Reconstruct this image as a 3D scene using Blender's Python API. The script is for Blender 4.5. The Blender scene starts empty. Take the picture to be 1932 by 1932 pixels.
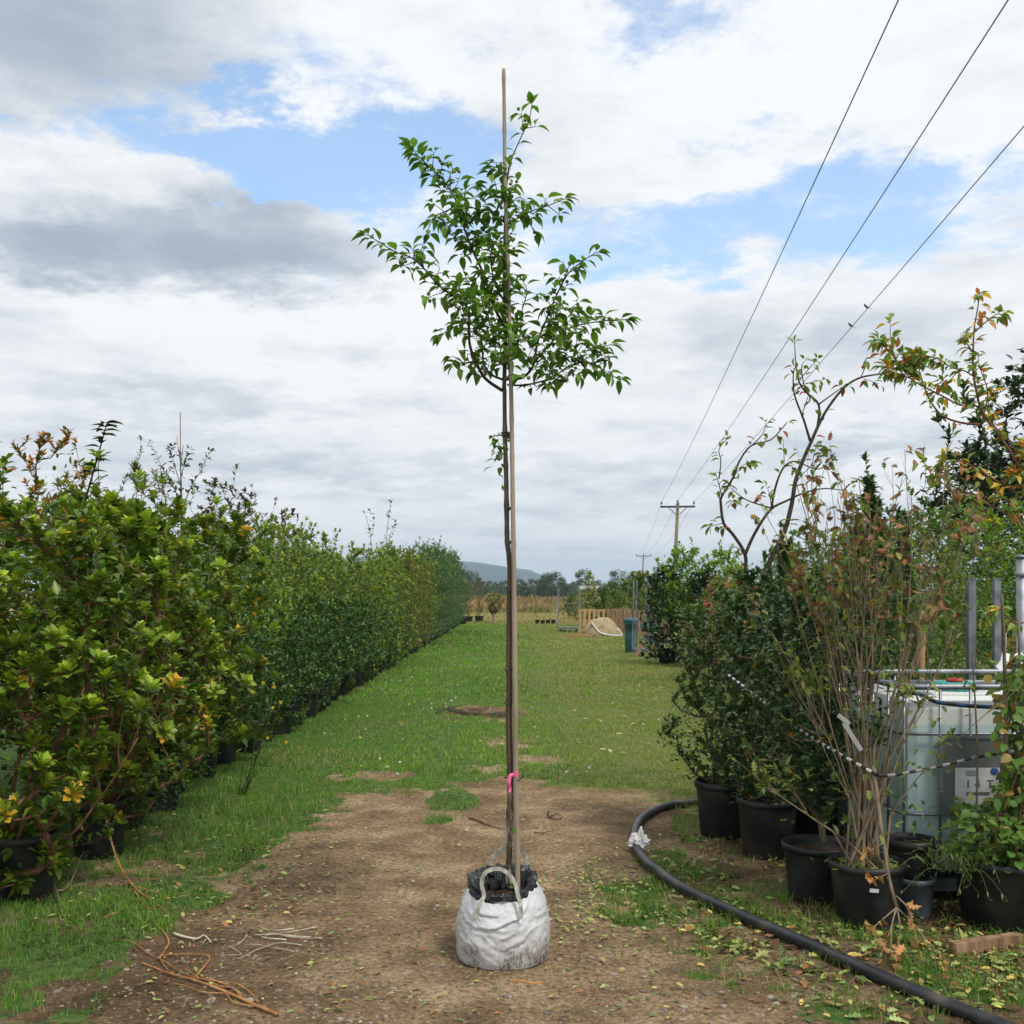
import bpy, math, random
import numpy as np
from mathutils import Vector, Matrix, noise as mnoise
R = math.radians
PI = math.pi
sc = bpy.context.scene
col = bpy.data.collections.new('nursery'); sc.collection.children.link(col)

# ------------------------------------------------------------------ camera
CAMH, FPX, CX, HY, W0 = 1.6, 2000.0, 966.0, 1118.0, 1932.0
cam_d = bpy.data.cameras.new('camera'); cam = bpy.data.objects.new('camera', cam_d); col.objects.link(cam)
cam.location = (0, 0, CAMH); cam.rotation_euler = (R(90), 0, 0)
cam_d.sensor_width = 36; cam_d.lens = 36 * FPX / W0
cam_d.shift_y = (HY - W0 / 2) / W0
cam_d.clip_start = 0.05; cam_d.clip_end = 12000
sc.camera = cam

# ------------------------------------------------------------------ sky, sun, exposure
SUN = Vector((0.36, -0.42, 0.83)).normalized()
world = bpy.data.worlds.new('World'); sc.world = world; world.use_nodes = True
def build_world():
    nt = world.node_tree; N = nt.nodes; L = nt.links; N.clear()
    out = N.new('ShaderNodeOutputWorld')
    def val(x): 
        n = N.new('ShaderNodeValue'); n.outputs[0].default_value = x; return n.outputs[0]
    def m(op, a, b=None, c=None, clamp=False):
        n = N.new('ShaderNodeMath'); n.operation = op; n.use_clamp = clamp
        for i, v in enumerate((a, b, c)):
            if v is None: continue
            if isinstance(v, (int, float)): n.inputs[i].default_value = v
            else: L.new(v, n.inputs[i])
        return n.outputs[0]
    def comb(x, y, z=0.0):
        n = N.new('ShaderNodeCombineXYZ')
        for i, v in enumerate((x, y, z)):
            if isinstance(v, (int, float)): n.inputs[i].default_value = v
            else: L.new(v, n.inputs[i])
        return n.outputs[0]
    def nz(vec, scale, detail=6, rough=0.55, dist=0.0):
        n = N.new('ShaderNodeTexNoise'); n.inputs['Scale'].default_value = scale
        n.inputs['Detail'].default_value = detail; n.inputs['Roughness'].default_value = rough
        n.inputs['Distortion'].default_value = dist
        L.new(vec, n.inputs['Vector']); return n.outputs['Fac']
    def vm(op, a, b):
        n = N.new('ShaderNodeVectorMath'); n.operation = op
        for i, v in enumerate((a, b)):
            if isinstance(v, tuple): n.inputs[i].default_value = v
            else: L.new(v, n.inputs[i])
        return n.outputs[1] if op == 'LENGTH' else n.outputs[0]
    def length(v):
        n = N.new('ShaderNodeVectorMath'); n.operation = 'LENGTH'; L.new(v, n.inputs[0]); return n.outputs['Value']
    def sstep(x, a, b):
        n = N.new('ShaderNodeMapRange'); n.interpolation_type = 'SMOOTHSTEP'
        L.new(x, n.inputs[0]); n.inputs[1].default_value = a; n.inputs[2].default_value = b
        return n.outputs[0]
    tc = N.new('ShaderNodeTexCoord'); sp = N.new('ShaderNodeSeparateXYZ'); L.new(tc.outputs['Generated'], sp.inputs[0])
    X, Y, Z = sp.outputs
    az = m('ARCTAN2', X, Y); el = m('ARCSINE', Z)
    zz = m('ADD', m('MAXIMUM', Z, 0.0), 0.16)
    pl = comb(m('DIVIDE', X, zz), m('DIVIDE', Y, zz), 0.0)          # flat cloud layer overhead
    # wobble for the hand placed masses
    w1 = m('SUBTRACT', nz(pl, 3.4, 8, 0.66), 0.5); w2 = m('SUBTRACT', nz(vm('ADD', pl, (7.3, 2.1, 0)), 3.4, 8, 0.66), 0.5)
    ae = vm('ADD', comb(az, el), comb(m('MULTIPLY', w1, 0.34), m('MULTIPLY', w2, 0.20)))
    ae2 = vm('ADD', comb(az, el), comb(m('MULTIPLY', w2, 0.22), m('MULTIPLY', w1, 0.12)))
    def blob(px, py, sx, sy, amp, co=None):
        u, v = (px - CX) / FPX, (HY - py) / FPX
        a = math.atan2(u, 1.0); e = math.asin(v / math.sqrt(1 + u * u + v * v))
        d = vm('MULTIPLY', vm('SUBTRACT', co or ae, (a, e, 0)), (FPX / sx, FPX / sy, 0))
        return m('MULTIPLY', sstep(length(d), 1.25, 0.15), amp)
    def total(items, base, co=None):
        s = base
        for it in items: s = m('ADD', s, blob(*it, co))
        return s
    # openings of blue (negative = clear)
    cover = total([(330, 240, 340, 115, -.74), (640, 275, 310, 115, -.72), (110, 235, 130, 60, -.3), (800, 400, 260, 120, -.30), (1150, 440, 250, 130, -.46),
                   (1500, 380, 380, 150, -.46), (1800, 440, 300, 150, -.36), (1230, 20, 150, 60, -.38), (850, 20, 130, 50, -.25), (430, 320, 90, 40, -.2),
                   (330, 370, 330, 110, .45), (120, 90, 420, 150, .35), (1500, 230, 600, 110, .30), (966, 800, 1500, 260, .6)],
                  m('ADD', m('ADD', m('MULTIPLY', m('SUBTRACT', nz(pl, 1.5, 8, 0.62), 0.5), 1.7), m('MULTIPLY', m('SUBTRACT', nz(pl, 5.0, 10, 0.68), 0.5), 1.5)), 0.80))
    cov = m('MULTIPLY_ADD', sstep(cover, 0.14, 0.74), 0.90, 0.10)
    dark = total([(60, 450, 190, 75, .62), (430, 450, 330, 150, .66), (540, 500, 250, 110, .30), (170, 140, 420, 190, .50), (60, 60, 250, 130, .22), (640, 660, 200, 50, .35),
                  (250, 860, 600, 60, .25), (900, 900, 700, 40, .18), (1500, 640, 300, 50, .22), (1720, 840, 350, 45, .35), (500, 760, 500, 40, .25), (1350, 960, 500, 40, .2),
                  (300, 330, 220, 60, -.35), (450, 600, 500, 60, -.3), (600, 130, 400, 100, -.1), (1400, 100, 500, 120, -.12)],
                 m('ADD', m('MULTIPLY', m('SUBTRACT', nz(vm('ADD', pl, (3.1, 9.2, 0)), 1.25, 8, 0.6, 0.3), 0.5), 1.25), 0.10), ae2)
    fine = m('ADD', m('MULTIPLY', m('SUBTRACT', nz(comb(m('MULTIPLY', az, 4.0), m('MULTIPLY', el, 14.0)), 1.6, 8, 0.62), 0.5), 0.75), m('MULTIPLY', m('SUBTRACT', nz(vm('ADD', pl, (1, 5, 0)), 4.5, 10, 0.62), 0.5), 0.62))
    dk = m('ADD', dark, fine)
    ramp = N.new('ShaderNodeValToRGB'); L.new(dk, ramp.inputs[0])
    cr = ramp.color_ramp; cr.interpolation = 'B_SPLINE'
    cr.elements[0].position = 0.0; cr.elements[0].color = (0.95, 0.96, 0.97, 1)
    cr.elements[1].position = 1.0; cr.elements[1].color = (0.36, 0.41, 0.48, 1)
    e = cr.elements.new(0.3); e.color = (0.74, 0.77, 0.80, 1)
    e = cr.elements.new(0.62); e.color = (0.48, 0.55, 0.63, 1)
    sky = N.new('ShaderNodeTexSky'); sky.sky_type = 'NISHITA'; sky.sun_disc = False
    sky.sun_elevation = math.asin(SUN.z); sky.sun_rotation = math.atan2(SUN.x, SUN.y)
    sky.air_density = 1.15; sky.dust_density = 0.3; sky.ozone_density = 2.0
    b1 = N.new('ShaderNodeBackground'); b1.inputs[1].default_value = 0.15; hs = N.new('ShaderNodeHueSaturation'); hs.inputs['Saturation'].default_value = 1.0; hs.inputs['Hue'].default_value = 0.498; hs.inputs['Value'].default_value = 1.35; L.new(sky.outputs[0], hs.inputs['Color']); L.new(hs.outputs[0], b1.inputs[0])
    b2 = N.new('ShaderNodeBackground'); b2.inputs[1].default_value = 0.92; L.new(ramp.outputs[0], b2.inputs[0])
    mx = N.new('ShaderNodeMixShader'); L.new(cov, mx.inputs[0]); L.new(b1.outputs[0], mx.inputs[1]); L.new(b2.outputs[0], mx.inputs[2])
    L.new(mx.outputs[0], out.inputs[0])
build_world()
sun_d = bpy.data.lights.new('sun', 'SUN'); sun_d.energy = 2.1; sun_d.angle = R(11); sun_d.color = (1, 0.95, 0.87)
sun = bpy.data.objects.new('sun', sun_d); col.objects.link(sun)
sun.rotation_euler = (-SUN).to_track_quat('-Z', 'Y').to_euler()
sc.view_settings.view_transform = 'Standard'; sc.view_settings.look = 'None'
sc.view_settings.exposure = 0.25; sc.view_settings.gamma = 1.0
sc.cycles.max_bounces = 6; sc.cycles.diffuse_bounces = 3; sc.cycles.transmission_bounces = 4
sc.cycles.transparent_max_bounces = 8; sc.cycles.volume_bounces = 0
sc.cycles.use_denoising = True
sc.cycles.sample_clamp_indirect = 6

# ------------------------------------------------------------------ helpers
def P(px, py, Y): return Vector(((px - CX) / FPX * Y, Y, CAMH - (py - HY) / FPX * Y))
def G(px, py):
    Y = CAMH * FPX / (py - HY); return Vector(((px - CX) / FPX * Y, Y, 0.0))
def tag(o, label=None, cat=None, group=None, kind=None):
    if label: o['label'] = label
    if cat: o['category'] = cat
    if group: o['group'] = group
    if kind: o['kind'] = kind
    return o
def empty(name, loc=(0, 0, 0), rz=0.0):
    o = bpy.data.objects.new(name, None); col.objects.link(o)
    o.location = loc; o.rotation_euler = (0, 0, rz); o.empty_display_size = 0.1; return o
def link(name, mesh, parent=None, loc=(0, 0, 0)):
    o = bpy.data.objects.new(name, mesh); col.objects.link(o); o.location = loc
    if parent: o.parent = parent
    return o
def np_mesh(name, V, loops, totals, mat, colr=None, smooth=True):
    me = bpy.data.meshes.new(name)
    V = np.ascontiguousarray(V, dtype=np.float32); loops = np.ascontiguousarray(loops, dtype=np.int32)
    totals = np.ascontiguousarray(totals, dtype=np.int32)
    me.vertices.add(len(V)); me.vertices.foreach_set('co', V.ravel())
    me.loops.add(len(loops)); me.loops.foreach_set('vertex_index', loops)
    me.polygons.add(len(totals))
    starts = np.zeros(len(totals), dtype=np.int32); starts[1:] = np.cumsum(totals)[:-1]
    me.polygons.foreach_set('loop_start', starts)
    me.update(calc_edges=True)
    me.polygons.foreach_set('use_smooth', np.full(len(totals), smooth, dtype=bool))
    if colr is not None:
        a = me.color_attributes.new('col', 'FLOAT_COLOR', 'POINT')
        c4 = np.ones((len(V), 4), dtype=np.float32); c4[:, :3] = colr; a.data.foreach_set('color', c4.ravel())
    me.materials.append(mat); return me
class MB:
    def __init__(s): s.v = []; s.f = []; s.sm = []; s.c = []
    def add(s, vs, fs, smooth=False, c=None):
        b = len(s.v); s.v += [tuple(v) for v in vs]; s.f += [tuple(i + b for i in f) for f in fs]; s.sm += [smooth] * len(fs)
        if c is not None: s.c += [c] * len(vs)
    def box(s, c, size, rz=0.0, M=None, bev=0.0, cc=None):
        x, y, z = size[0] / 2, size[1] / 2, size[2] / 2
        mt = Matrix.Translation(Vector(c)) @ (M if M is not None else Matrix.Rotation(rz, 4, 'Z'))
        if bev <= 0:
            vs = [mt @ Vector((a * x, b * y, d * z)) for a in (-1, 1) for b in (-1, 1) for d in (-1, 1)]
            s.add(vs, [(0, 1, 3, 2), (4, 6, 7, 5), (0, 4, 5, 1), (2, 3, 7, 6), (0, 2, 6, 4), (1, 5, 7, 3)], False, cc); return
        import bmesh
        bm = bmesh.new(); bmesh.ops.create_cube(bm, size=1.0)
        for v in bm.verts: v.co = Vector((v.co.x * size[0], v.co.y * size[1], v.co.z * size[2]))
        bmesh.ops.bevel(bm, geom=bm.edges[:], offset=bev, segments=2, affect='EDGES', profile=0.5)
        bm.verts.index_update()
        s.add([mt @ v.co for v in bm.verts], [tuple(v.index for v in f.verts) for f in bm.faces], False, cc); bm.free()
    def beam(s, a, b, w, h, up=(0, 0, 1), cc=None):
        a, b = Vector(a), Vector(b); d = (b - a); L_ = d.length; d.normalize()
        u = Vector(up); sd = d.cross(u)
        if sd.length < 1e-4: sd = d.cross(Vector((1, 0, 0)))
        sd.normalize(); u = sd.cross(d)
        vs = [p + sd * (i * w / 2) + u * (j * h / 2) for p in (a, b) for i in (-1, 1) for j in (-1, 1)]
        s.add(vs, [(0, 1, 3, 2), (4, 6, 7, 5), (0, 4, 5, 1), (2, 3, 7, 6), (0, 2, 6, 4), (1, 5, 7, 3)], False, cc)
    def tube(s, pts, rad, n=6, cap=True, cc=None):
        pts = [Vector(p) for p in pts]; m_ = len(pts)
        if isinstance(rad, (int, float)): rad = [rad] * m_
        vs = []; u = None
        for i, p in enumerate(pts):
            d = (pts[min(i + 1, m_ - 1)] - pts[max(i - 1, 0)])
            if d.length < 1e-9: d = Vector((0, 0, 1))
            d.normalize()
            if u is None: u = d.cross(Vector((0.31, 0.92, 0.17)))
            u = u - d * u.dot(d)
            if u.length < 1e-6: u = d.cross(Vector((1, 0, 0)))
            u.normalize(); w = d.cross(u)
            for k in range(n):
                a = 2 * PI * k / n; vs.append(p + (u * math.cos(a) + w * math.sin(a)) * rad[i])
        fs = []
        for i in range(m_ - 1):
            for k in range(n):
                k2 = (k + 1) % n; fs.append((i * n + k, i * n + k2, (i + 1) * n + k2, (i + 1) * n + k))
        if cap: fs.append(tuple(range(n))[::-1]); fs.append(tuple((m_ - 1) * n + k for k in range(n)))
        s.add(vs, fs, True, cc)
    def lathe(s, prof, n=32, c=(0, 0, 0), cc=None, closed=True):
        vs = []; fs = []
        for (r, z) in prof:
            for k in range(n):
                a = 2 * PI * k / n; vs.append((c[0] + r * math.cos(a), c[1] + r * math.sin(a), c[2] + z))
        for i in range(len(prof) - 1):
            for k in range(n):
                k2 = (k + 1) % n; fs.append((i * n + k, i * n + k2, (i + 1) * n + k2, (i + 1) * n + k))
        if closed:
            if prof[0][0] > 1e-5: fs.append(tuple(range(n))[::-1])
            if prof[-1][0] > 1e-5: fs.append(tuple((len(prof) - 1) * n + k for k in range(n)))
        s.add(vs, fs, True, cc)
    def mesh(s, name, mat):
        me = bpy.data.meshes.new(name); me.from_pydata(s.v, [], s.f); me.update()
        me.polygons.foreach_set('use_smooth', s.sm)
        if s.c and len(s.c) == len(s.v):
            a = me.color_attributes.new('col', 'FLOAT_COLOR', 'POINT')
            c4 = np.ones((len(s.v), 4), dtype=np.float32); c4[:, :3] = np.array(s.c); a.data.foreach_set('color', c4.ravel())
        me.materials.append(mat); return me
    def build(s, name, mat, parent=None, loc=(0, 0, 0)): return link(name, s.mesh(name, mat), parent, loc)
def smooth_path(pts, k=4):
    pts = [Vector(p) for p in pts]; out = []
    for i in range(len(pts) - 1):
        p0 = pts[max(i - 1, 0)]; p1 = pts[i]; p2 = pts[i + 1]; p3 = pts[min(i + 2, len(pts) - 1)]
        for j in range(k):
            t = j / k
            out.append(0.5 * ((2 * p1) + (-p0 + p2) * t + (2 * p0 - 5 * p1 + 4 * p2 - p3) * t * t + (-p0 + 3 * p1 - 3 * p2 + p3) * t ** 3))
    out.append(pts[-1]); return out
def vnoise(x, y, seed=0):
    xi = np.floor(x); yi = np.floor(y); fx = x - xi; fy = y - yi
    fx = fx * fx * (3 - 2 * fx); fy = fy * fy * (3 - 2 * fy)
    def h(a, b):
        v = np.sin(a * 127.1 + b * 311.7 + seed * 74.7) * 43758.5453; return v - np.floor(v)
    return (h(xi, yi) * (1 - fx) + h(xi + 1, yi) * fx) * (1 - fy) + (h(xi, yi + 1) * (1 - fx) + h(xi + 1, yi + 1) * fx) * fy
def fbm(x, y, seed=0, o=4):
    s = 0; a = 0.5; t = 0
    for i in range(o): s = s + a * vnoise(x * 2 ** i, y * 2 ** i, seed + i); t += a; a *= .5
    return s / t

# ------------------------------------------------------------------ materials
def newmat(name):
    m = bpy.data.materials.new(name); m.use_nodes = True; nt = m.node_tree
    b = nt.nodes['Principled BSDF']; return m, nt, b
def leaf_mat(name, rough=0.42, trans=0.30, spec=0.45, tint=(1.25, 1.35, 0.55)):
    m, nt, b = newmat(name); N = nt.nodes; L = nt.links
    at = N.new('ShaderNodeAttribute'); at.attribute_name = 'col'
    L.new(at.outputs['Color'], b.inputs['Base Color']); b.inputs['Roughness'].default_value = rough
    b.inputs['Specular IOR Level'].default_value = spec
    tr = N.new('ShaderNodeBsdfTranslucent'); mu = N.new('ShaderNodeMix'); mu.data_type = 'RGBA'; mu.blend_type = 'MULTIPLY'
    mu.inputs[0].default_value = 1; L.new(at.outputs['Color'], mu.inputs[6]); mu.inputs[7].default_value = (*tint, 1)
    L.new(mu.outputs[2], tr.inputs[0])
    mx = N.new('ShaderNodeMixShader'); mx.inputs[0].default_value = trans
    L.new(b.outputs[0], mx.inputs[1]); L.new(tr.outputs[0], mx.inputs[2]); L.new(mx.outputs[0], N['Material Output'].inputs[0]); return m
def noisy(name, c1, c2, scale=8, rough=0.8, bump=0.3, bscale=None, stretch=(1, 1, 1), metal=0.0, detail=6, lo=.35, hi=.65, spec=0.3, coord='Object', bdist=0.01):
    m, nt, b = newmat(name); N = nt.nodes; L = nt.links
    tc = N.new('ShaderNodeTexCoord'); mp = N.new('ShaderNodeMapping'); mp.inputs['Scale'].default_value = stretch
    L.new(tc.outputs[coord], mp.inputs[0])
    n = N.new('ShaderNodeTexNoise'); n.inputs['Scale'].default_value = scale; n.inputs['Detail'].default_value = detail; L.new(mp.outputs[0], n.inputs['Vector'])
    r = N.new('ShaderNodeValToRGB'); r.color_ramp.elements[0].position = lo; r.color_ramp.elements[1].position = hi
    r.color_ramp.elements[0].color = (*c1, 1); r.color_ramp.elements[1].color = (*c2, 1)
    L.new(n.outputs['Fac'], r.inputs[0]); L.new(r.outputs[0], b.inputs['Base Color'])
    b.inputs['Roughness'].default_value = rough; b.inputs['Metallic'].default_value = metal; b.inputs['Specular IOR Level'].default_value = spec
    if bump:
        n2 = N.new('ShaderNodeTexNoise'); n2.inputs['Scale'].default_value = bscale or scale * 3; n2.inputs['Detail'].default_value = 5; L.new(mp.outputs[0], n2.inputs['Vector'])
        bp = N.new('ShaderNodeBump'); bp.inputs['Strength'].default_value = bump; bp.inputs['Distance'].default_value = bdist
        L.new(n2.outputs['Fac'], bp.inputs['Height']); L.new(bp.outputs[0], b.inputs['Normal'])
    return m
M = {}
M['leaf'] = leaf_mat('leaf_glossy', 0.38, 0.26, 0.45)
M['leaf_dark'] = leaf_mat('leaf_holly', 0.34, 0.12, 0.45)
M['leaf_soft'] = leaf_mat('leaf_soft', 0.5, 0.36, 0.35)
M['leaf_far'] = leaf_mat('leaf_far', 0.7, 0.15, 0.15, (1, 1, 1))
M['grass'] = leaf_mat('grass_blades', 0.6, 0.35, 0.2, (1.2, 1.2, 0.8))
M['litter'] = leaf_mat('fallen_leaves', 0.65, 0.1, 0.2, (1, 1, 1))
M['bark_red'] = noisy('bark_red_brown', (.10, .045, .025), (.22, .11, .06), 30, .75, .4, stretch=(1, 1, .3))
M['bark_grey'] = noisy('bark_grey', (.09, .075, .05), (.2, .165, .11), 30, .8, .5, stretch=(1, 1, .3))
M['bark_tan'] = noisy('bark_tan', (.14, .10, .062), (.31, .24, .16), 22, .75, .4, stretch=(1, 1, .3))
M['bark_dark'] = noisy('bark_dark', (.025, .02, .013), (.075, .058, .038), 40, .7, .5, stretch=(1, 1, .4))
M['bark_orange'] = noisy('bark_orange', (.22, .09, .03), (.48, .25, .10), 14, .75, .3)
M['bark_white'] = noisy('bark_bleached', (.28, .23, .17), (.62, .56, .46), 14, .8, .3)
M['pot'] = noisy('black_pot_plastic', (.009, .010, .012), (.05, .046, .042), 6, .5, .1, spec=.4, lo=.42, hi=.78, detail=9)
M['soil'] = noisy('potting_soil', (.02, .012, .008), (.09, .055, .035), 45, .95, .9)
M['steel'] = noisy('galvanised_steel', (.14, .16, .18), (.32, .34, .36), 9, .5, .05, metal=.6)
M['steel_dark'] = noisy('cage_steel', (.14, .155, .175), (.32, .34, .37), 6, .4, .05, metal=.7)
M['wood_pallet'] = noisy('pallet_wood', (.15, .09, .05), (.36, .23, .13), 5, .85, .4, stretch=(6, 6, .6))
M['wood_light'] = noisy('light_wood', (.36, .21, .09), (.55, .36, .17), 6, .75, .3, stretch=(6, 6, .6))
M['wood_pole'] = noisy('pole_wood', (.13, .11, .08), (.23, .20, .14), 3, .9, .2, stretch=(4, 4, .2))
M['iron'] = noisy('dark_iron', (.03, .03, .03), (.08, .075, .07), 10, .7, .1)
M['black'] = noisy('black_rubber', (.008, .008, .009), (.025, .025, .027), 12, .5, .05)
M['white'] = noisy('white_plastic', (.6, .6, .6), (.8, .8, .8), 9, .5, .05)
def flat(name, c, rough=.5, metal=0, spec=.4):
    return noisy(name, tuple(x * .82 for x in c), c, 11, rough, .05, metal=metal, spec=spec)

# ------------------------------------------------------------------ leaf engine
def leaf_t(stations, droop=.12, fold=.25):
    """stations: (t, half width). returns verts, faces; x across, y along, z up"""
    vs = [(0, 0, 0)]; n = len(stations)
    for t, w in stations:
        z = -droop * t * t
        vs += [(0, t, z), (-w, t - .02, z + fold * w), (w, t - .02, z + fold * w)]
    vs.append((0, 1, -droop)); T = len(vs) - 1
    fs = [(0, 1, 2), (0, 3, 1)]
    for i in range(n - 1):
        a = 1 + 3 * i; b = a + 3
        fs += [(a, b, b + 1, a + 1), (a, a + 2, b + 2, b)]
    a = 1 + 3 * (n - 1); fs += [(a, T, a + 1), (a, a + 2, T)]
    return np.array(vs, dtype=np.float32), fs
LT = {
 'oval': leaf_t([(.28, .20), (.68, .21)], .15, .35),
 'oval_fine': leaf_t([(.12, .10), (.32, .23), (.58, .25), (.82, .14)], .45, .5),
 'long': leaf_t([(.3, .12), (.68, .13)], .15, .4),
 'round': leaf_t([(.15, .24), (.45, .38), (.78, .24)], .15, .25),
 'holly': leaf_t([(.10, .07), (.20, .24), (.30, .12), (.43, .28), (.55, .13), (.68, .23), (.80, .08)], .15, .5),
 'obov': leaf_t([(.34, .12), (.74, .22)], .18, .45),
 'far': (np.array([(0, 0, 0), (-.32, .5, .1), (.32, .5, .1), (0, 1, -.1)], dtype=np.float32), [(0, 2, 3, 1)]),
}
class Leaves:
    def __init__(s): s.p = []; s.d = []; s.n = []; s.s = []; s.c = []
    def add(s, p, d, n, size, c): s.p.append(tuple(p)); s.d.append(tuple(d)); s.n.append(tuple(n)); s.s.append(size); s.c.append(c)
    def bulk(s, p, d, n, size, c): s.p += list(map(tuple, p)); s.d += list(map(tuple, d)); s.n += list(map(tuple, n)); s.s += list(size); s.c += list(map(tuple, c))
    def mesh(s, name, mat, tmpl='oval', wid=1.0):
        tv, tf = LT[tmpl]; p = np.array(s.p, dtype=np.float32); d = np.array(s.d, dtype=np.float32); n = np.array(s.n, dtype=np.float32)
        sz = np.array(s.s, dtype=np.float32)[:, None, None]; c = np.array(s.c, dtype=np.float32)
        d /= np.linalg.norm(d, axis=1, keepdims=True) + 1e-9
        x = np.cross(d, n); x /= np.linalg.norm(x, axis=1, keepdims=True) + 1e-6; z = np.cross(x, d)
        V = p[:, None, :] + sz * (tv[None, :, 0:1] * wid * x[:, None, :] + tv[None, :, 1:2] * d[:, None, :] + tv[None, :, 2:3] * z[:, None, :])
        k = len(tv); N_ = len(p)
        lp = np.array([i for f in tf for i in f], dtype=np.int32); tt = np.array([len(f) for f in tf], dtype=np.int32)
        loops = (lp[None, :] + (np.arange(N_) * k)[:, None]).ravel(); tot = np.tile(tt, N_)
        C = np.repeat(np.clip(c, 0, 1), k, axis=0)
        return np_mesh(name, V.reshape(-1, 3), loops, tot, mat, C, True)
def jit(c, rng, a=.22):
    k = 1 + rng.uniform(-a, a); return (max(c[0] * k * (1 + rng.uniform(-a, a) * .7), 0), c[1] * k, max(c[2] * k * (1 + rng.uniform(-a, a) * .5), 0))
def rvec(rng):
    z = rng.uniform(-1, 1); a = rng.uniform(0, 2 * PI); r = math.sqrt(1 - z * z); return Vector((r * math.cos(a), r * math.sin(a), z))
def mixc(a, b, t): return tuple(a[i] * (1 - t) + b[i] * t for i in range(3))

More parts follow.
